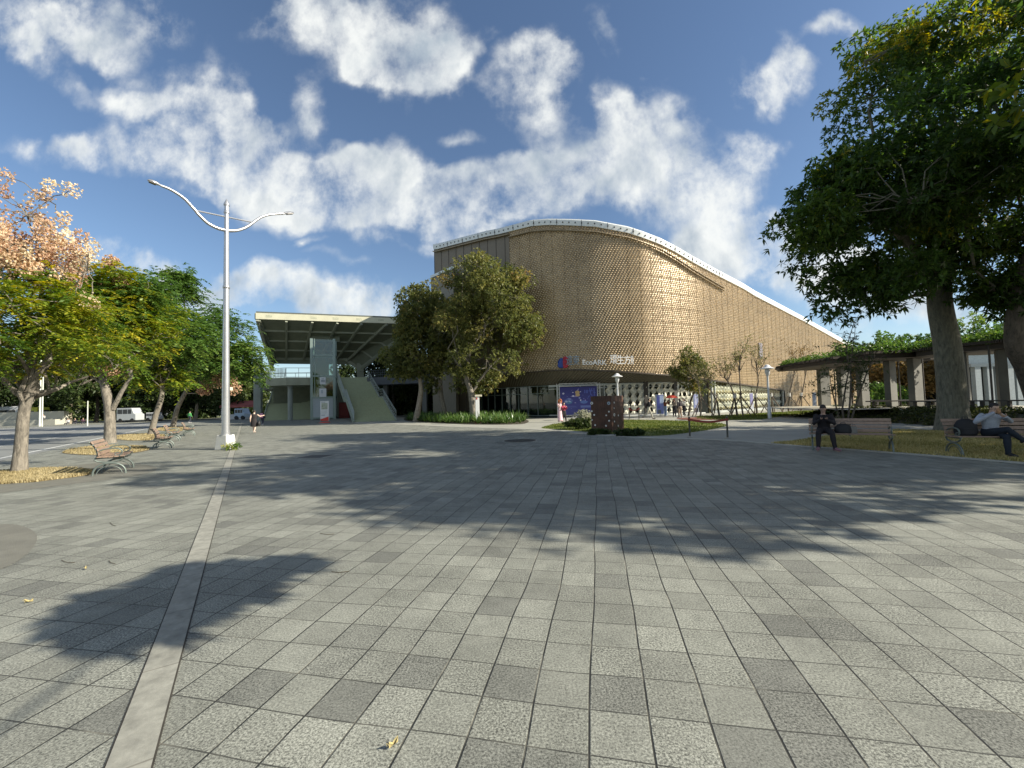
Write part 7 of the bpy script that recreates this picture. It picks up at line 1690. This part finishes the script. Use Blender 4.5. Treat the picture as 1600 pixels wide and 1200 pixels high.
# ---- far left: low wall, seated person, buses, poles, people on the lawn
wo = D(40, 650, 72); wo.z = 0
wa = thing('low_wall', wo, 'low pale grey concrete wall with raised end at the far left edge', 'wall')
zw = D(50, 643.5, 72).z; xe = D(100, 650, 72).x; mb = MB(wo); mb.box(((xe-30+xe)/2, 72.4, zw/2), (30, .8, zw)); mb.build('wall_body', M('grey_concrete', (.42, .41, .34), .85, var=.15, scale=.5), wa)
mb = MB(wo); mb.box((xe-15, 71.3, .45), (30, 1.4, .9)); mb.build('wall_step', M('grey_concrete', (.42, .41, .34), .85), wa)
Js = seated(.5); person(Vector((D(69, 650, 70.4).x, 70.4, .42)), math.pi, 'far person in striped top sitting on the step of the low wall at left', Js, top=(.55, .52, .50), bottom=(.02, .02, .03), shoes=(.1, .1, .1), vox=.03)
def bus(px0, px1, d, h, body, label, band=(.03, .035, .04)):
    a = D(px0, 640, d); b = D(px1, 640, d); L = b.x-a.x; c = Vector(((a.x+b.x)/2, d, 0)); t = thing('bus', c, label, 'bus')
    mb = MB(c); mb.box(c+Vector((0, 1.2, .35+(h-.35)/2)), (L, 2.4, h-.35)); mb.build('body', M('bus_%.2f' % body[2], body, .35, var=.03), t, bevel=.18)
    n = max(1, int(L/1.6)); mb = MB(c)
    for k in range(n): x = c.x-L/2+.5+(L-1.0)*(k+.5)/n; mb.box((x, d-.01, h*.62), ((L-1.0)/n-.12, .06, h*.34))
    mb.build('windows', M('bus_glass', band, .1), t)
    for fx in (-.32, .32):
        m2 = MB(c); m2.tube([(c.x+fx*L, d-.02, .48), (c.x+fx*L, d+.25, .48)], .48, 18); w_ = m2.build('wheel', M('tyre', (.02, .02, .02), .8), t, smooth=True)
        m2 = MB(c); m2.tube([(c.x+fx*L, d-.04, .48), (c.x+fx*L, d, .48)], .26, 14); m2.build('rim', M('rim', (.4, .4, .4), .4, .6), w_)
    m2 = MB(c); m2.box(c+Vector((L/2-.02, 1.2, h*.62)), (.06, 2.0, h*.42)); m2.build('windscreen', M('bus_glass', band, .1), t)
bus(-60, 28, 84, 3.55, (.72, .74, .76), 'white bus behind the low wall at the far left edge'); bus(43, 57.5, 83.5, 3.25, (.60, .56, .05), 'yellow bus showing between the first trunk and the pole pair', (.06, .06, .05))
def pole(px, d, wpx, pyt, label, grp):
    b = D(px, 640, d); b.z = 0; mb = MB(b); r = wpx*d/FPX/2; mb.lathe(b, [(r*1.2, .0), (r*1.2, .4), (r, .45), (r*.8, D(px, pyt, d).z), (r*.5, D(px, pyt, d).z+.05)], 12); o = mb.build('tall_pole', M('pole_cream', (.55, .56, .48), .6, var=.08), None, smooth=True); o.location = b; tag(o, label, 'pole', grp)
pole(62.5, 62, 2.2, 470, 'left of the two tall pale poles by the low wall', 'tall pale poles at the low wall'); pole(66.2, 61, 1.8, 480, 'right of the two tall pale poles by the low wall', 'tall pale poles at the low wall')
pole(137, 58, 1.6, 627, 'short white pole on the far lawn between the first two row trees', None)
for k, (px, c_, lab) in enumerate(((107, (.6, .6, .6), 'far person in white sitting on the grass right of the low wall'), (118, (.03, .03, .04), 'far person in black sitting on the far lawn, middle of three'), (130, (.07, .03, .06), 'far person in dark purple sitting on the far lawn beside the short white pole'))):
    p = D(px, 650, 70+k); p.z = -.33; person(p, math.pi+.4*k, lab, seated(.46), top=c_, bottom=(.03, .03, .04), vox=.03)
# white van and small truck between the trunks
def van(px0, px1, d, h, body, label, name='van', rz=0.0):
    a = D(px0, 640, d); b = D(px1, 640, d); L = b.x-a.x; c = Vector(((a.x+b.x)/2, d, 0)); t = thing(name, c, label, name)
    prof = [(-.5, .35), (-.5, h), (.28, h), (.40, h*.62), (.5, h*.55), (.5, .35)]; mb = MB(c); vs = [c+Vector((x*L, y, z)) for y in (0, 1.8) for x, z in prof]; n = len(prof)
    mb.add(vs, [tuple(range(n)), tuple(range(n, 2*n))[::-1]]+[(i, (i+1) % n, n+(i+1) % n, n+i) for i in range(n)]); mb.build('body', M('van_%.2f_%.2f' % body[:2], body, .35, var=.03), t, bevel=.06)
    mb = MB(c)
    for x0, x1_ in ((-.44, -.2), (-.16, .06), (.10, .27)): mb.slab([c+Vector((x0*L, -.02, h*.60)), c+Vector((x1_*L, -.02, h*.60)), c+Vector((x1_*L, -.02, h*.90)), c+Vector((x0*L, -.02, h*.90))], (0, 1, 0), .03)
    mb.build('windows', M('bus_glass', (.03, .035, .04), .1), t)
    for fx in (-.3, .32): m2 = MB(c); m2.tube([(c.x+fx*L, d-.03, .34), (c.x+fx*L, d+.22, .34)], .34, 16); m2.build('wheel', M('tyre', (.02, .02, .02), .8), t, smooth=True)
van(182, 212, 74, 2.5, (.40, .42, .42), 'white van parked far behind the second rain tree')
van(366, 382, 72, 1.9, (.34, .44, .55), 'pale blue and white van far behind, left of the pavilion pier')
van(228, 243, 76, 1.6, (.55, .56, .56), 'small white car far between the second and third rain trees', 'car')
# red awning stall far behind the lamp
so3 = D(378, 640, 76); so3.z = 0; t = thing('market_stall', so3, 'far market stall with red and white awning left of the pavilion', 'stall')
mb = MB(so3); mb.add([so3+Vector((-3.2, -1.2, 2.5)), so3+Vector((3.2, -1.2, 2.5)), so3+Vector((3.2, 1, 3.3)), so3+Vector((-3.2, 1, 3.3))], [(0, 1, 2, 3)]); mb.add([so3+Vector((-3.2, -1.2, 2.5)), so3+Vector((3.2, -1.2, 2.5)), so3+Vector((3.2, -1.2, 2.1)), so3+Vector((-3.2, -1.2, 2.1))], [(0, 1, 2, 3)]); mb.build('awning', M('awning_red', (.30, .08, .07), .7, var=.4, scale=1), t, fixn=False)
mb = MB(so3); [mb.box(so3+Vector((x, y, 1.3)), (.08, .08, 2.6)) for x in (-3, 3) for y in (-1, 1)]; mb.build('stall_frame', M('frame_white', (.6, .6, .6), .5), t)
mb = MB(so3); mb.box(so3+Vector((0, -.6, .45)), (5.6, .7, .9)); mb.build('counter', M('counter_white', (.5, .5, .5), .6), t)
# red box between lift and right stair
rp = PL(pvx(538, 640, 6)[0], 6, 0); t = thing('red_cabinet', rp, 'dark red box standing in the shade left of the right stair', 'cabinet', None, math.atan2(ex.y, ex.x)); mb = MB(); mb.box((0, 0, 1.2), (1.5, .8, 2.4)); mb.build('box_body', M('dark_red_box', (.20, .03, .02), .6), t, bevel=.04); mb = MB(); mb.box((0, -.42, 1.3), (1.2, .04, 1.8)); mb.build('door', M('dark_red_door', (.26, .04, .03), .6), t)
